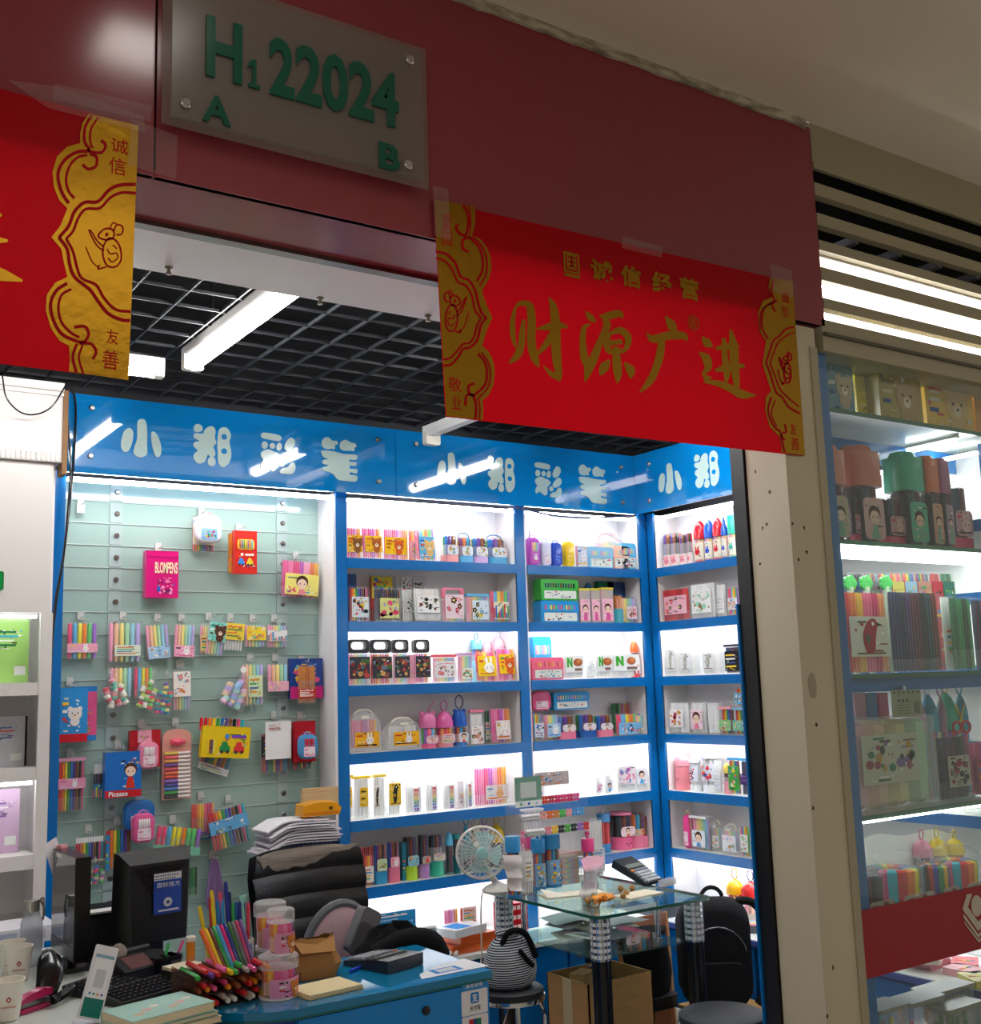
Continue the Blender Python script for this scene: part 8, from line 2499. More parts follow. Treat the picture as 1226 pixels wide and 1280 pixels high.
# jars of pens --------------------------------------------------------------------------------
JO = dict(base='efe6ec',base_h=.06,cap='flat',capc='f3eef2',cap_h=.26,wrap='e89ac0',lab=(.06,.5),motif='bear',capmat='milky',ink=['d8803a', '2a2a30', 'f2f0f0', 'd83a4a'],pal='pink',labshape='wrap',n=12,pale=True)
def jar(label,x0,x1,yt,yb,y,z=None,cap_h=.26):
 a,b = at(x0,(yt + yb) / 2,1,y),at(x1,(yt + yb) / 2,1,y)
 zb = z if z is not None else ZD
 h = at((x0 + x1) / 2,yt,1,y).z - zb
 t = thing('pen_jar',label, 'pen jar',((a.x + b.x) / 2,y,zb + .001),.3, 'round jars of pens on the counter')
 o = dict(JO)
 o['cap_h'] = cap_h
 make_cup(t,b.x - a.x,h,0,o,random.Random(int(x0)))
 return zb + h
q = od(347,1246)
zt1 = jar('wide round pen jar at the front of the counter',325,370,1193,1252,q.y)
jar('narrow round pen jar standing on the wide one',335,366,1136,1193,q.y,zt1)
q2 = od(337,1222)
zt2 = jar('round pen jar behind, carrying another jar',318,353,1186,1222,q2.y + .03)
jar('round pen jar raised on the jar behind',319,355,1127,1186,q2.y + .03,zt2)
# kraft bag, cream pad, calculator
q = od(393,1221)
kb_ = thing('kraft_bag', 'crumpled brown kraft paper bag on the counter', 'bag',(q.x,q.y + .01,ZD + .001),-.1)
rn = random.Random(31)
m = MB()
V,F = [],[]
prof = [(.07,.045,0),(.074,.048,.03),(.066,.04,.06),(.06,.026,.085),(.064,.012,.105)]
n = 18
for (rx,ry,z) in prof:
 for i in range(n):
  a = 2 * math.pi * i / n
  k = 1 + rn.uniform(-.09,.09)
  ca,sa = math.cos(a),math.sin(a)
  V.append((rx * k * math.copysign(abs(ca) ** .6,ca),ry * k * math.copysign(abs(sa) ** .6,sa),z + (rn.uniform(-.008,.008) if z > 0 else 0)))
for k in range(len(prof) - 1):
 for i in range(n):
  j = (i + 1) % n
  F.append((k * n + i,k * n + j,(k + 1) * n + j,(k + 1) * n + i))
F.append(list(range(n))[::-1])
m.add(V,F,hx('a87a4a'), 'card_board')
m.build('body',kb_,angle=25)
m = MB().add([(-.06,-.012,.1),(.0,-.03,.09),(.06,-.014,.104),(.05,-.05,.07),(-.05,-.052,.075)],[(0,1,2,3,4)],hx('b58754'), 'card_board')
m.build('fold',kb_)
q = od(405,1238)
np_ = thing('cream_pad', 'cream notepad lying in front of the kraft bag', 'notepad',(q.x,q.y - .005,ZD + .001),.1)
for k in range(3):
 MB().box(-.085 + .002 * k,-.06,.004 * k,.085 - .002 * k,.06,.0038 + .004 * k,hx('e2d0a2' if k else 'd4c08e'), 'paper').build('leaf',np_)
q = od(483,1208)
calculator('black calculator tilted with its back to the camera on the blue counter',(q.x,q.y + .02,ZD + .001),math.radians(195),.95)
bp_ = pen('royal blue pen lying beside the calculator',od(437,1214,ZD + .006),od(462,1204,ZD + .006),.005, '1f3fd0', '1f3fd0', 'pens lying on the counter', 'pen')
# office chair ----------------------------------------------------------------------------------
pmat('leather',hx('1d1e22'),0.38,spec=0.4,var=0.15,vscale=20,bump=0.12,bscale=70)
pmat('worn_lining',hx('857b70'),0.9,var=0.6,vscale=14,col2=hx('3a352f'),bump=0.4,bscale=40,stretch=(.4,1,3))
YCH = 3.76
ca_,cb_ = at(317,1080,1,YCH),at(466,1080,1,YCH)
ch = thing('office_chair', 'black leather office chair with worn grey top edge', 'chair',((ca_.x + cb_.x) / 2,YCH,.004),math.radians(6))
CW = (cb_.x - ca_.x) / 2
ctop = at(395,1064,1,YCH).z + .002
zb_ = .50
nR = 7
hts = [zb_ + (ctop - zb_) * k / nR for k in range(nR + 1)]
for k in range(nR):
 m = MB()
 V,F = [],[]
 nx,nz = 12,5
 for j in range(nz + 1):
  for i in range(nx + 1):
   u,v = i / nx * 2 - 1,j / nz
   z = hts[k] + (hts[k + 1] - hts[k]) * v
   zz_ = (z - zb_) / (ctop - zb_)
   wd = CW * (.93 + .07 * zz_) * (1 - .10 * max(0,zz_ - .85) / .15 * abs(u) ** 3)
   drop = .02 * abs(u) ** 4 if k == nR - 1 and j == nz else 0
   y = -.012 * math.sin(math.pi * v) ** .5 + .05 * u * u * -1 + .10 * zz_
   V.append((wd * u,y,z - drop))
 for j in range(nz):
  for i in range(nx):
   a = j * (nx + 1) + i
   F.append((a,a + 1,a + nx + 2,a + nx + 1))
 m.add(V,F,mat='leather')
 m.add([(x,.05 * 0 + .035 + .10 * ((z - zb_) / (ctop - zb_)) - .05 * (x / CW) ** 2,z) for x,y,z in V],[f[::-1] for f in F],mat='leather')
 m.build('cushion_roll',ch,angle=60)
# worn patch: a torn strip over the top roll
m = MB()
rn = random.Random(12)
z0,z1 = hts[-2],hts[-1]
up_ = [(-1 + .1 * i,1.0) for i in range(21)]
lo_ = [(-1 + .1 * i,[.86,.7,.35,.55,.3,.15,.2,.12,.22,.2,.14,.25,.3,.42,.55,.62,.7,.66,.75,.82,.9][i] + rn.uniform(-.05,.05)) for i in range(21)]
V,F = [],[]
for (u,v1),(_,v0) in zip(up_,lo_):
 for s in range(5):
  v = v0 + (v1 - v0) * s / 4
  zz_ = (z0 + (z1 - z0) * v - zb_) / (ctop - zb_)
  y = -.012 * math.sin(math.pi * min(v,.999)) ** .5 - .05 * u * u + .10 * zz_ - .003
  V.append((CW * (.93 + .07 * zz_) * (1 - .10 * max(0,zz_ - .85) / .15 * abs(u) ** 3) * u,y,z0 + (z1 - z0) * v - (.02 * abs(u) ** 4 if s == 4 else 0)))
for i in range(20):
 for s in range(4):
  a = i * 5 + s
  F.append((a,a + 5,a + 6,a + 1))
m.add(V,F,mat='worn_lining')
m.build('worn_patch',ch)
MB().rbox(-.23,-.42,.42,.23,.02,.49,.06,mat='leather',ax=2).build('seat',ch)
MB().cyl((0,-.18,.08),.03,.34,12,hx('8a8c90'), 'chrome').build('gas_lift',ch)
for k in range(5):
 a = k * 2 * math.pi / 5 + .3
 MB().tube([(0,-.18,.1),(.26 * math.cos(a),-.18 + .26 * math.sin(a),.06),(.28 * math.cos(a),-.18 + .28 * math.sin(a),.0)],.018,8,hx('1c1c1e'), 'rubber').build('leg',ch)
# cushion with grey rim and pink face, leaning on the chair
q = at(430,1165,1,3.52)
cs = thing('seat_cushion', 'round cushion with grey rim and pink face on the office chair', 'cushion',(q.x + .03,3.61,.512),math.radians(4))
m = MB()
m.lathe([(.0,-.03),(.12,-.028),(.15,-.01),(.15,.02),(.0,.03)],n=28,col=hx('c8a8ac'),mat='cloth',ax=1,sy=1.0)
m.xf(Matrix.Translation((0,0,.19)) @ Matrix.Diagonal((.9,1,1.2,1)))
m.build('face',cs)
m = MB()
m.tube([(.14 * math.cos(i * math.pi / 16),0,.19 + .185 * math.sin(i * math.pi / 16)) for i in range(32)],.016,8,hx('6e7276'), 'cloth',closed=True)
m.build('rim',cs)
# dark jacket and grey bundle over the arm
q = at(490,1175,1,3.42)
jk = thing('jacket', 'black jacket heaped on the chair arm behind the counter', 'jacket',(q.x - .01,3.40,.5))
def lump(rx,ry,rz,seed,n=20,nz=10,amp=.1,cz=0.0):
 rn = random.Random(seed)
 ph = [rn.uniform(0,6.28) for _ in range(6)]
 V,F = [],[]
 for j in range(nz + 1):
  for i in range(n):
   a,b = 2 * math.pi * i / n,math.pi * j / nz
   k = 1 + amp * math.sin(3 * a + ph[0]) * math.sin(2 * b + ph[1]) + amp * .7 * math.sin(7 * a + 4 * b + ph[2]) + amp * .4 * math.sin(11 * a - 6 * b + ph[3])
   V.append((rx * k * math.sin(b) * math.cos(a),ry * k * math.sin(b) * math.sin(a),cz + rz * (k if b < 1.6 else 1) * math.cos(b)))
 for j in range(nz):
  for i in range(n):
   F.append((j * n + i,(j + 1) * n + i,(j + 1) * n + (i + 1) % n,j * n + (i + 1) % n))
 return V,F
V,F = lump(.16,.075,.165,4,amp=.08,cz=.17)
m = MB().add(V,F,hx('1b1b1d'), 'cloth')
m.build('body',jk,angle=80)
m = MB().tube(smooth_open([(-.1,-.06,.27),(.0,-.09,.31),(.1,-.08,.29),(.16,-.04,.23)]),.03,10,hx('202022'), 'cloth')
m.build('sleeve',jk)
q = at(440,1165,1,3.5)
gb = thing('cloth_bundle', 'grey folded cloth tucked between cushion and black jacket', 'cloth',(q.x + .015,3.52,.74),.2)
m = MB().rbox(-.04,-.02,0,.045,.02,.15,.02,hx('77777a'), 'cloth')
m.xf(Matrix.Rotation(.5,4, 'Y'))
m.build('fold',gb)
m = MB().rbox(-.045,-.028,-.01,.03,-.018,.1,.02,hx('5c5c60'), 'cloth')
m.xf(Matrix.Rotation(.5,4, 'Y'))
m.build('fold_front',gb)
# papers and parcels on the ledge behind the chair ---------------------------------------------
YK = 4.52
zp = lambda x,y: at(x,y,1,YK).z
xa,xb = at(318,1060,1,YK).x,at(421,1060,1,YK).x
bx0 = at(352,1065,1,YK).x
nbx = thing('navy_carton', 'dark navy printed carton carrying the heap of papers', 'box',((bx0 + xb) / 2,YK + .04,ZL + .001))
hb = zp(385,1050) - ZL
MB().box(-(xb - bx0) / 2,-.07,0,(xb - bx0) / 2,.12,hb,hx('16284e'), 'gloss').build('carton',nbx)
m = MB()
for i in range(10):
 m.box(-(xb - bx0) / 2 + .02 + .021 * i,-.0708,hb - .07,-(xb - bx0) / 2 + .026 + .021 * i,-.07,hb - .01,hx('2a4a8a'), 'paper')
m.rbox(-.03,-.0718,hb - .09,.05,-.0708,hb - .05,.01,hx('b83a2a'), 'gloss')
m.build('print',nbx)
rn = random.Random(41)
for k in range(9):
 z = ZL + hb + .003 + .011 * k
 pp = MB()
 V,F = [],[]
 w_,d_ = .17 - .004 * k,.085
 for j in range(2):
  for i in range(9):
   u = i / 8
   droop = -.12 * max(0,.28 - u)
   V.append((-w_ + 2 * w_ * u,-d_ + 2 * d_ * j,droop + .004 * math.sin(4 * u)))
 for i in range(8):
  F.append((i,i + 1,i + 10,i + 9))
 n0 = len(V)
 pp.add(V,F,hx(rn.choice(['efecf2', 'e6e2ea', 'f4f2f6', 'dcd8e0'])), 'paper')
 pp.add([(x,y,zz_ - .006) for x,y,zz_ in V],[f[::-1] for f in F],hx('d8d4dc'), 'paper')
 for i in range(8):
  pp.add([V[i],V[i + 1],(V[i + 1][0],V[i + 1][1],V[i + 1][2] - .006),(V[i][0],V[i][1],V[i][2] - .006)],[(3,2,1,0)],hx('d4d0d8'), 'paper')
 o = pp.build('paper_sheaf')
 o.location = ((xa + xb) / 2 - .01 + rn.uniform(-.02,.03),YK + .0 + rn.uniform(-.01,.01),z)
 o.rotation_euler = (0,0,rn.uniform(-.03,.03))
 tag(o,ORD[k] + ' sheaf from the bottom in the sagging paper heap behind the chair', 'paper', 'paper sheaves on the navy carton')
ztp = ZL + hb + .003 + .011 * 9
ob = thing('orange_parcel', 'orange padded parcel lying on the paper heap', 'parcel',(at(396,1020,1,YK).x,YK - .01,ztp),-.12)
hh = max(.05,zp(396,1001) - ztp)
MB().prism([(-.085,0),(.075,0),(.085,hh * .5),(.06,hh * .95),(-.02,hh),(-.08,hh * .8)],-.06,.05,hx('eba018'), 'gloss').build('body',ob)
MB().box(-.08,-.0615,hh * .1,.076,-.06,hh * .28,hx('d87f1a'), 'gloss').build('tape',ob)
MB().box(.03,-.0615,hh * .42,.045,-.06,hh * .62,hx('4a3a20'), 'paper').build('stamp',ob)
kp = thing('kraft_envelope', 'beige paper bag standing behind the orange parcel', 'bag',(at(398,1000,1,YK + .1).x,YK + .09,ztp),0)
hh = max(.08,zp(398,987) - ztp)
MB().box(-.085,-.012,0,.085,.012,hh,hx('cfb48a'), 'card_board').build('body',kp)
MB().box(-.085,-.0125,hh * .82,.085,-.012,hh * .84,hx('b89a70'), 'card_board').build('crease',kp)
# goods in the niches of the white cabinet --------------------------------------------------------
G = 'goods in the white cabinet niches'
zz = lambda y: at(20,y,1,YW + .12).z
for x1,yt,yb,c,l,ink in ((36,766,851, 'a8d878', 'pale green notebook standing in the top lit niche',['2a7a4a', '4ab0d0', 'e8f4d8']),(31,890,956, 'c8ccd4', 'grey blue notebook with black edge in the middle niche',['5a7ab0', 'e86a6a', '8aa8c0']),(24,985,1068, 'd8b8d8', 'lilac curved calendar card in the lower lit niche',['8a6ab0', 'f0e4f4', 'b08ac0'])):
 xr = at(x1,(yt + yb) / 2,1,YW + .12).x
 zb_ = zz(yb)
 b = thing('notebook',l, 'notebook',(xr - .1,YW + .12,at(45,{851: 853,956: 959}.get(yb,yb),1,YW).z + .001),0,G)
 h_ = zz(yt) - zz(yb) - .01
 m = MB().box(-.1,0,0,.1,.012,h_,hx(c), 'gloss')
 m.build('cover',b)
 m = MB()
 motif(m, 'lines',-.02,h_ * .5,.08,h_ * .85,-.0006,random.Random(3),ink)
 m.build('print',b)['kind'] = 'stuff'
 MB().box(.05,-.001,h_ * .12,.09,0,h_ * .26,hx('e8ece8'), 'paper').build('price_sticker',b)
 if c == 'c8ccd4':
  MB().box(.1,-.002,0,.108,.014,h_,hx('1b1b1f'), 'gloss').build('binding',b)
wt = thing('white_tray', 'low white tray with picture cards under the cabinet', 'tray',(.86,4.25,ZD))
MB().box(-.2,-.1,0,.12,.1,.05,hx('eceaf0'), 'gloss').build('tray',wt)
m = MB()
for k in range(3):
 m.box(-.17 + .09 * k,-.1012,.012,-.1 + .09 * k,-.1,.04,hx(['c8c4dc', 'b8c0d8', 'd0c8d8'][k]), 'paper')
m.build('print',wt)
# ================================================================== display window right of the pillar
WX0,WX1 = 3.10,4.60
wd = thing('window_1', 'glazed display window with glass shelves right of the pillar', 'window',(0,0,0))
struct(wd)
MB().box(3.068,YF + .026,.05,3.152,YF + .34,2.72,mat='blue_laminate').build('side_panel',wd)
MB().box(3.068,YF + .018,.3,6.4,YF + .024,2.74,mat='glass_pane').build('pane',wd)
MB().box(3.068,YF - .004,.004,6.4,YF + .05,.3,mat='cream_paint').build('kick_panel',wd)
WZ = {'A': 2.53, 'B': 2.062, 'C': 1.60, 'D': 1.132, 'E': .80}
for k,z in WZ.items():
 s = MB().box(WX0 + .022,YF + .04,z - .014,4.85,YF + .33,z,hx('cfd8d2'), 'gloss').build('shelf',wd)
 MB().box(WX0 + .022,YF + .034,z - .016,4.85,YF + .04,z,hx('2f6a4a'), 'gloss').build('shelf_edge',s)
MB().box(WX0 + .022,YF + .315,WZ['A'] - .10,4.85,YF + .33,WZ['A'] - .016,mat='blue_laminate').build('rear_rail',wd)
MB().box(WX0 + .022,YF + .06,WZ['C'] - .062,4.85,YF + .075,WZ['C'] - .016,mat='blue_laminate').build('front_rail',wd)
MB().box(WX0 + .022,YF + .05,WZ['B'] - .045,4.85,YF + .075,WZ['B'] - .018,mat='window_led').build('led_strip',wd)
MB().box(WX0 + .022,YF + .045,WZ['D'] - .026,4.85,YF + .06,WZ['D'] - .0165,mat='window_led').build('led_strip',wd)
MB().box(WX0 + .022,YF + .25,WZ['B'] - .03,4.85,YF + .275,WZ['B'] - .016,mat='window_led').build('led_strip',wd)  # second strip, added to stand in for the reflection of the first
tl_ = thing('tube_lamp', 'added short bright tube under the top window shelf, standing in for a reflected tube', 'lamp',(3.96,YF + .2,WZ['A'] - .034))
MB().cyl((0,-.12,0),.011,.22,12,mat='window_led',ax=1).build('tube',tl_)  # added glowing tube in place of a ceiling tube's reflection
MB().box(-.012,-.13,.009,.012,.11,.019,hx('d8dcd8')).build('batten',tl_)
MB().box(4.43,YF + .36,.05,6.4,YF + .38,2.72,mat='white_laminate').build('rear_panel',wd)
MB().box(4.85,YF + .03,.3,4.89,YF + .36,2.72,mat='blue_laminate').build('side_panel',wd)
# red safety band and emblem on the glass
rb = thing('red_band', 'red band with white diamond emblem stuck on the window glass', 'decal',(0,0,0))
z0,z1 = .632,.843
MB().box(3.07,YF + .014,z0,6.0,YF + .0165,z1,hx('9c1220'), 'paint').build('band',rb)
m = MB()
yy = YF + .0128
ZW_ = lambda p: (lambda q: (q.x,q.z))(at(1050 + p[0] / 4.923,1020 + p[1] / 4.923,1,yy))
m.prism([ZW_(p) for p in [(778,482),(812,478),(785,560),(850,650),(925,560),(890,482),(925,478),(962,570),(850,710),(752,575)]],yy - .0008,yy,hx('c9c2b4'), 'paper')
c0 = ZW_((840,552))
m.disc(c0[0],c0[1],.036,yy,hx('c9c2b4'),n=18,sx=.9)
m.prism([ZW_(p) for p in [(758,600),(850,728),(950,600),(950,622),(850,752),(760,628)]],yy - .0008,yy,hx('c9c2b4'), 'paper')
m.prism([ZW_(p) for p in [(762,648),(852,762),(948,642),(948,658),(853,780),(766,664)]],yy - .0008,yy,hx('c9c2b4'), 'paper')
m.build('emblem',rb)
def wput(row,x0,x1,yt,kind,label,group,dy=.10,**o):
 return put('W',None,x0,x1,yt,kind,label,group,plane=YF,dy=dy,z=WZ[row],**o)
G = 'boxes on the top window shelf'
wput('A',1034,1067,452, 'box', 'grey blue kit box with bear print at the window edge',G,col='5f8ea0',motif='bear',ink=['c8b49a', '8ab0c0', 'd8d8d8', '2a4a8a'],area=(.0,.95,.05,.95),d=.08)
wput('A',1070,1096,457, 'box', 'bright yellow box seen end on',G,dy=.16,col='e8d42a',motif='lines',ink=['f2e46a', 'd8c01a'],d=.08)
wput('A',1099,1152,464, 'box', 'ochre kit box with bear print in the middle',G,col='b09a3a',motif='bear',ink=['c8a878', '8a7a2a', 'd8cfa0', '2a4a8a'],area=(.0,.95,.05,.95),d=.08)
wput('A',1157,1216,472, 'box', 'sunny yellow kit box with bear and sweets print',G,dy=.14,col='f0c02a',motif='bear',ink=['e8c890', 'e05a5a', 'f4f0e0', '2a5ab0'],area=(.0,.98,.05,.95),d=.08)
wput('A',1219,1262,482, 'box', 'orange yellow kit box at the picture edge',G,dy=.16,col='e8a01e',motif='flower',d=.08)
G = 'capped pen tumblers on the second window shelf'
for x0,x1,yt,c,l,wr in ((1038,1064,558, 'e08a70', 'square tumbler with salmon cap nearest the pillar', 'c8b8a0'),(1078,1110,560, 'd87860', 'square tumbler with salmon cap, second along', 'e0b8b8'),(1137,1163,567, '3fb894', 'square tumbler with sea green cap', '6ac0a0'),(1165,1180,570, 'e07850', 'narrow tumbler with orange cap', 'd8a890'),(1181.5,1193,572, 'b06a90', 'narrow tumbler with mauve cap', 'b8a0b0')):
 wput('B',x0,x1,yt + 4, 'cup',l,G,base='8a8a80',base_h=.02,cap='square',capc=c,cap_h=.36,square=True,wrap=wr,lab=(.06,.5),motif='girl',ink=['8ab8a0', 'd8a090'],pal='dark',pale=False,n=8)
for x0,x1,yt,l in ((1069,1077,620, 'slim pink footed tumbler between the salmon caps'),(1113,1136,621, 'pink footed tumbler with rabbit print'),(1195,1221,607, 'large pink footed tumbler at the picture edge')):
 wput('B',x0,x1,yt, 'cup',l,G,dy=.13,base='d84a6a',base_h=.22,square=True,wrap='c89aa0',lab=(.24,.62),motif='rabbit',ink=['e8c0b8', 'd83a5a', '4a3a3a'],pal='dark',pale=False,n=8)
G = 'pen cases on the third window shelf'
wput('C',1056,1114,738, 'case', 'clear case of orange pens with white parrot card',G,pal='warm',card='dcd8c8',motif='bird',ink=['a8303a', '3a6a4a', 'd8803a'],area=(.1,.92,.2,.68),word=('36',.36,.56,.06,.2, 'a82a3a'),n=14,d=.04)
wput('C',1118,1179,738, 'case', 'clear case of dark blue and purple pens',G,pal='dark',n=16,d=.04,cap=.85)
wput('C',1181,1193,744, 'case', 'slim white pen case between dark and green ones',G,dy=.14,pal='white',card='dcdcd0',motif='lines',area=(.1,.9,.2,.6))
wput('C',1195,1221,746, 'case', 'clear case of green pens',G,pal='green',n=7,d=.04)
wput('C',1222,1236,748, 'case', 'clear case of violet pens at the picture edge',G,pal='dark',n=7,d=.04)
for i,(x0,x1,p) in enumerate(((1054,1068, 'dark'),(1069,1086, 'dark'),(1087,1104, 'crayon'),(1105,1118, 'multi'),(1119,1134, 'warm'),(1135,1150, 'multi'),(1151,1168, 'crayon'),(1169,1182, 'red'),(1183,1197, 'green'))):
 wput('C',x0,x1,715, 'case',ORD[i] + ' upright pack from the pillar in the back row under the lamp', 'back row packs on the third window shelf',dy=.24,pal=p,card=['5a7a9a', '3a5a8a', '8a7a8a', '6a9ab0', 'd8c86a', '9ab8d0', 'c88a7a', 'c83a4a', '3a7a6a', 'd8d0c8'][i],motif='photo',area=(0,1,.1,.9))
for x,l in ((1062, 'green flower topper at the pillar end'),(1082, 'slim green topper between the flowers'),(1107, 'green cloud shaped topper above the pen cases')):
 q = at(x,729,1,YF + .19)
 t = thing('flower_topper',l, 'topper',(q.x,YF + .19,WZ['C'] + .001),0, 'green toppers in the window')
 hz_ = q.z - WZ['C']
 m = MB()
 for a in range(5):
  m.lathe([(0,-.008),(.016,-.006),(.016,.006),(0,.008)],(.018 * math.cos(a * 1.257),0,hz_ + .014 * math.sin(a * 1.257)),10,hx('52c860'), 'gloss',1)
 m.build('flower',t)
 MB().cyl((0,0,0),.012,hz_ - .015,10,hx('d8e8c8'), 'gloss').build('stem',t)
G = 'goods on the fourth window shelf'
t = wput('D',1066,1172,897, 'case', 'large milky craft box with picture label',G,dy=.09,pal='pastel',card='cfcfc0',motif='photo',ink=['4a8a6a', 'a85a6a', 'c8a050', '5a5a60', '8a7ab0'],area=(.1,.76,.28,.82),n=4,d=.12,shell='milky')
wput('D',1177,1216,919, 'case', 'clear case with red and black pens and white label',G,dy=.09,pal='dark',card='c8c4b8',motif='photo',ink=['a83a4a', '3a3a48', '8a8a90'],area=(.2,.9,.2,.68),n=10,d=.05)
wput('D',1219,1250,925, 'case', 'pink card case at the picture edge',G,dy=.09,pal='pink',card='b86a80',motif='lines',area=(.05,.95,.1,.7),d=.05)
for i,(x0,x1,yt,c,lp,l) in enumerate(((1152,1166,870, 'd89ac0', 'e8a0c0', 'pink dome bottle at the back of the window shelf'),(1167,1181,868, '58b8d0', 'e8ecec', 'sky blue dome bottle with white loop'),(1182,1189,871, 'c89ab0', 'c89ab0', 'narrow mauve dome bottle at the back'),(1190,1206,866, '58c8a8', 'e8c83a', 'mint dome bottle with yellow loop'),(1207,1217,868, '4ab0c8', '4ab0c8', 'teal flat topped bottle at the back'))):
 wput('D',x0,x1,yt, 'cup',l, 'dome bottles on the fourth window shelf',dy=.21,base=c,base_h=.08,cap='dome',capc=c,cap_h=.36,loop=lp,loop_h=.14,pal='neon',pale=False)
for x0,x1,yt,c,l in ((1073,1087,866, 'e8b0c0', 'small pink picture box behind the craft box'),(1088,1101,866, '3a88c8', 'small blue box behind the craft box'),(1103,1115,866, 'e0507a', 'small hot pink box behind the craft box')):
 wput('D',x0,x1,yt, 'box',l,G,dy=.25,col=c,motif='flower',d=.03)
# price tag clipped to the rail
a_,b_ = at(1113,878,1,YF + .045),at(1150,878,1,YF + .045)
zt_,zb_ = at(1131,862,1,YF + .045).z,at(1131,896,1,YF + .045).z
pg = thing('price_tag', 'grey green tag card hanging from the blue rail', 'tag',(a_.x,YF + .04,zb_))
w_,h_ = b_.x - a_.x,zt_ - zb_
m = MB().box(0,0,0,w_,.002,h_,hx('a3a890'), 'paper')
for k in range(6):
 m.disc(w_ * (.1 + .16 * k),h_ * .9,.005,0,hx('5a5a48'),n=8)
for k in range(3):
 m.disc(w_ * (.25 + .13 * k),h_ * .6,.006,0,hx('3a3c34'),n=8)
for k in range(4):
 m.box(w_ * .15,-.0006,h_ * (.12 + .1 * k),w_ * .6,0,h_ * (.15 + .1 * k),hx('7a7e6a'), 'paper')
for k in range(3):
 m.box(w_ * (.74 + .07 * k),-.0006,h_ * .12,w_ * (.77 + .07 * k),0,h_ * .55,hx('4a4c40'), 'paper')
m.build('card',pg)
MB().box(w_ * .4,-.002,h_,w_ * .5,.02,h_ + .012,hx('c8c8c0'), 'metal').build('clip',pg)
sc2 = thing('safety_scissors', 'red handled scissors hung behind the glass', 'scissors',(at(1187,910,1,YF + .12).x,YF + .07,at(1187,910,1,YF + .07).z))
for s in (-1,1):
 MB().tube([(s * .028 + .024 * math.cos(i * math.pi / 8),0,.02 * math.sin(i * math.pi / 8)) for i in range(16)],.005,7,hx('c8202c'), 'gloss',closed=True).build('handle',sc2)
 MB().prism([(s * .01,.015),(s * .016,.02),(-s * .02,.085),(-s * .026,.08)],-.002 + .003 * s,.001 + .003 * s,hx('c8a83a'), 'metal').build('blade',sc2)
G = 'pen drums on the lowest window shelf'
for x0,x1,yt,p,l in ((1080,1121,1074, 'dark', 'clear lidded drum of dark pens nearest the pillar'),(1122,1172,1066, 'multi', 'large clear lidded drum of mixed pens'),(1174,1200,1062, 'crayon', 'clear lidded drum of pens, third along'),(1202,1240,1058, 'multi', 'clear lidded drum of pens at the picture edge')):
 wput('E',x0,x1,yt, 'cup',l,G,dy=.07,base='7a6a60',base_h=.05,cap='clear_dome',cap_h=.3,pal=p,pale=False,wrap='b8a898',lab=(.04,.24),motif='bear',ink=['8a5a4a', 'c8b8a0'],n=16)
for i,(x0,x1,yt,c,l) in enumerate(((1157,1172,1042, 'd88aa0', 'rose dome bottle with loop behind the drums'),(1176,1190,1040, 'e0c030', 'yellow dome bottle with loop, first'),(1198,1212,1041, 'e0c030', 'yellow dome bottle with loop, second'))):
 wput('E',x0,x1,yt + 8, 'cup',l, 'dome bottles behind the drums',dy=.24,base='6a6a70',base_h=.2,cap='dome',capc=c,cap_h=.35,loop=c,loop_h=.2,pal='dark',pale=False)
# white paper strip standing behind the drums
m = MB()
V,F = [],[]
for j in range(2):
 for i in range(21):
  u = i / 20
  V.append((WX0 + .06 + .9 * u,YF + .31 + .006 * math.sin(u * 14),.802 + (.17 + .03 * math.sin(u * 3.1) + .01 * math.sin(u * 17)) * j))
for i in range(20):
 F.append((i,i + 1,i + 22,i + 21))
m.add(V,F,hx('f2f2f0'), 'paper')
m.add([(x,y + .003,z) for x,y,z in V],[f[::-1] for f in F],hx('f2f2f0'), 'paper')
fl = m.build('paper_strip')
tag(fl, 'white paper strip standing behind the drums in the window', 'paper')
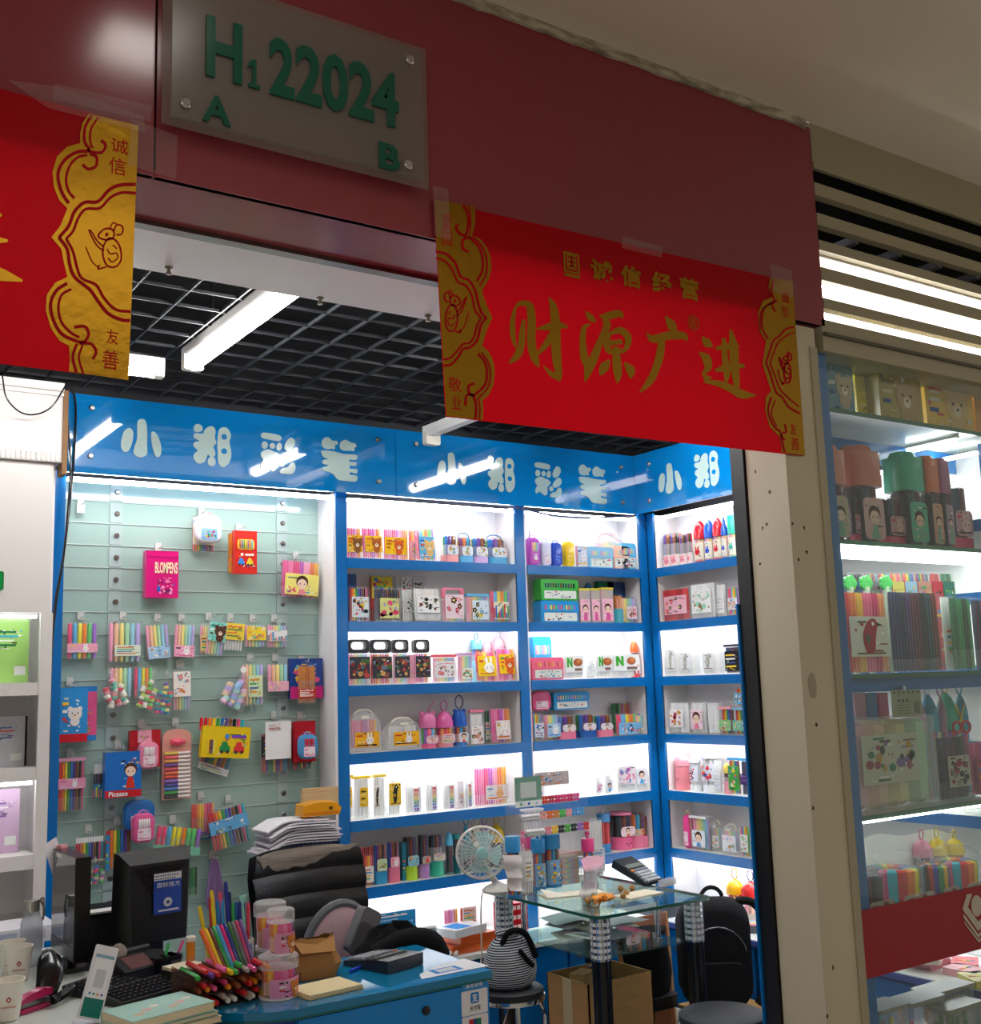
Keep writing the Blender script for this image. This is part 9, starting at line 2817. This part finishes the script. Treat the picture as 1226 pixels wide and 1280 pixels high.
# clear storage boxes and packets low behind the glass
G = 'clear boxes low in the window'
tabl = thing('low_platform', 'white low platform inside the window carrying clear boxes', 'platform',(0,0,0))
MB().box(3.16,YF + .06,.3,3.83,YF + .34,.315,hx('d8dcd8'), 'gloss').build('top',tabl)
for x in (3.2,3.8):
 MB().box(x - .015,YF + .08,.004,x + .015,YF + .32,.3,mat='blue_laminate').build('support',tabl)
for i,(x0,x1,yt,yb,p,l,dyy) in enumerate(((1102,1140,1264,1300, 'multi', 'clear box with rounded lid nearest the pillar',.07),(1142,1185,1254,1290, 'pink', 'clear box with dark holed lid, second',.10),(1170,1222,1240,1280, 'dark', 'clear box with grey lid behind',.14),(1188,1232,1262,1300, 'green', 'clear box of bright caps at the corner',.03))):
 v = YF + dyy
 a,b = at(x0,(yt + yb) / 2,1,v),at(x1,(yt + yb) / 2,1,v)
 zt_ = at((x0 + x1) / 2,yt,1,v).z
 t = thing('storage_box',l, 'box',((a.x + b.x) / 2,v + .05,.316),0,G)
 w,h = (b.x - a.x) / 2,max(.08,zt_ - .316)
 MB().rbox(-w,-.045,0,w,.05,h,.012,mat='milky',ax=2).build('body',t)
 MB().rbox(-w - .004,-.05,h,w + .004,.055,h + .014,.014,hx('9a988f'), 'gloss',ax=2).build('lid',t)
 m = MB()
 rn = random.Random(i)
 for k in range(14):
  m.lathe([(.008,0),(.008,.03),(.005,.036)],(rn.uniform(-w * .85,w * .85),rn.uniform(-.035,.04),rn.uniform(.004,h - .045)),7,hx(PAL[p][k % len(PAL[p])]), 'gloss')
 m.build('caps',t)['kind'] = 'stuff'
for k,(x,y,c,l) in enumerate(((3.95,2.93, 'f0e4d8', 'white and orange packet on the ledge behind the glass'),(4.0,2.78, 'e8a0a8', 'pink packet on the ledge behind the glass'),(3.93,2.68, 'e8d86a', 'yellow packet on the ledge behind the glass'),(4.1,2.85, 'c83a4a', 'red packet at the back of the ledge'))):
 b = thing('marker_packet',l, 'packet',(x,y,ZL + .001 + (.0 if k else .032)),.5 - .5 * k, 'packets on the ledge behind the glass')
 MB().rbox(-.05,-.07,0,.05,.07,.026,.01,hx(c), 'gloss',ax=2).build('packet',b)
 m = MB()
 for i in range(5):
  m.disc(-.03 + .015 * i,0,.006,0,hx(PAL['multi'][i]),n=8)
 m.xf(Matrix.Translation((0,0,.0262)) @ Matrix.Rotation(-math.pi / 2,4, 'X'))
 m.build('print',b)['kind'] = 'stuff'
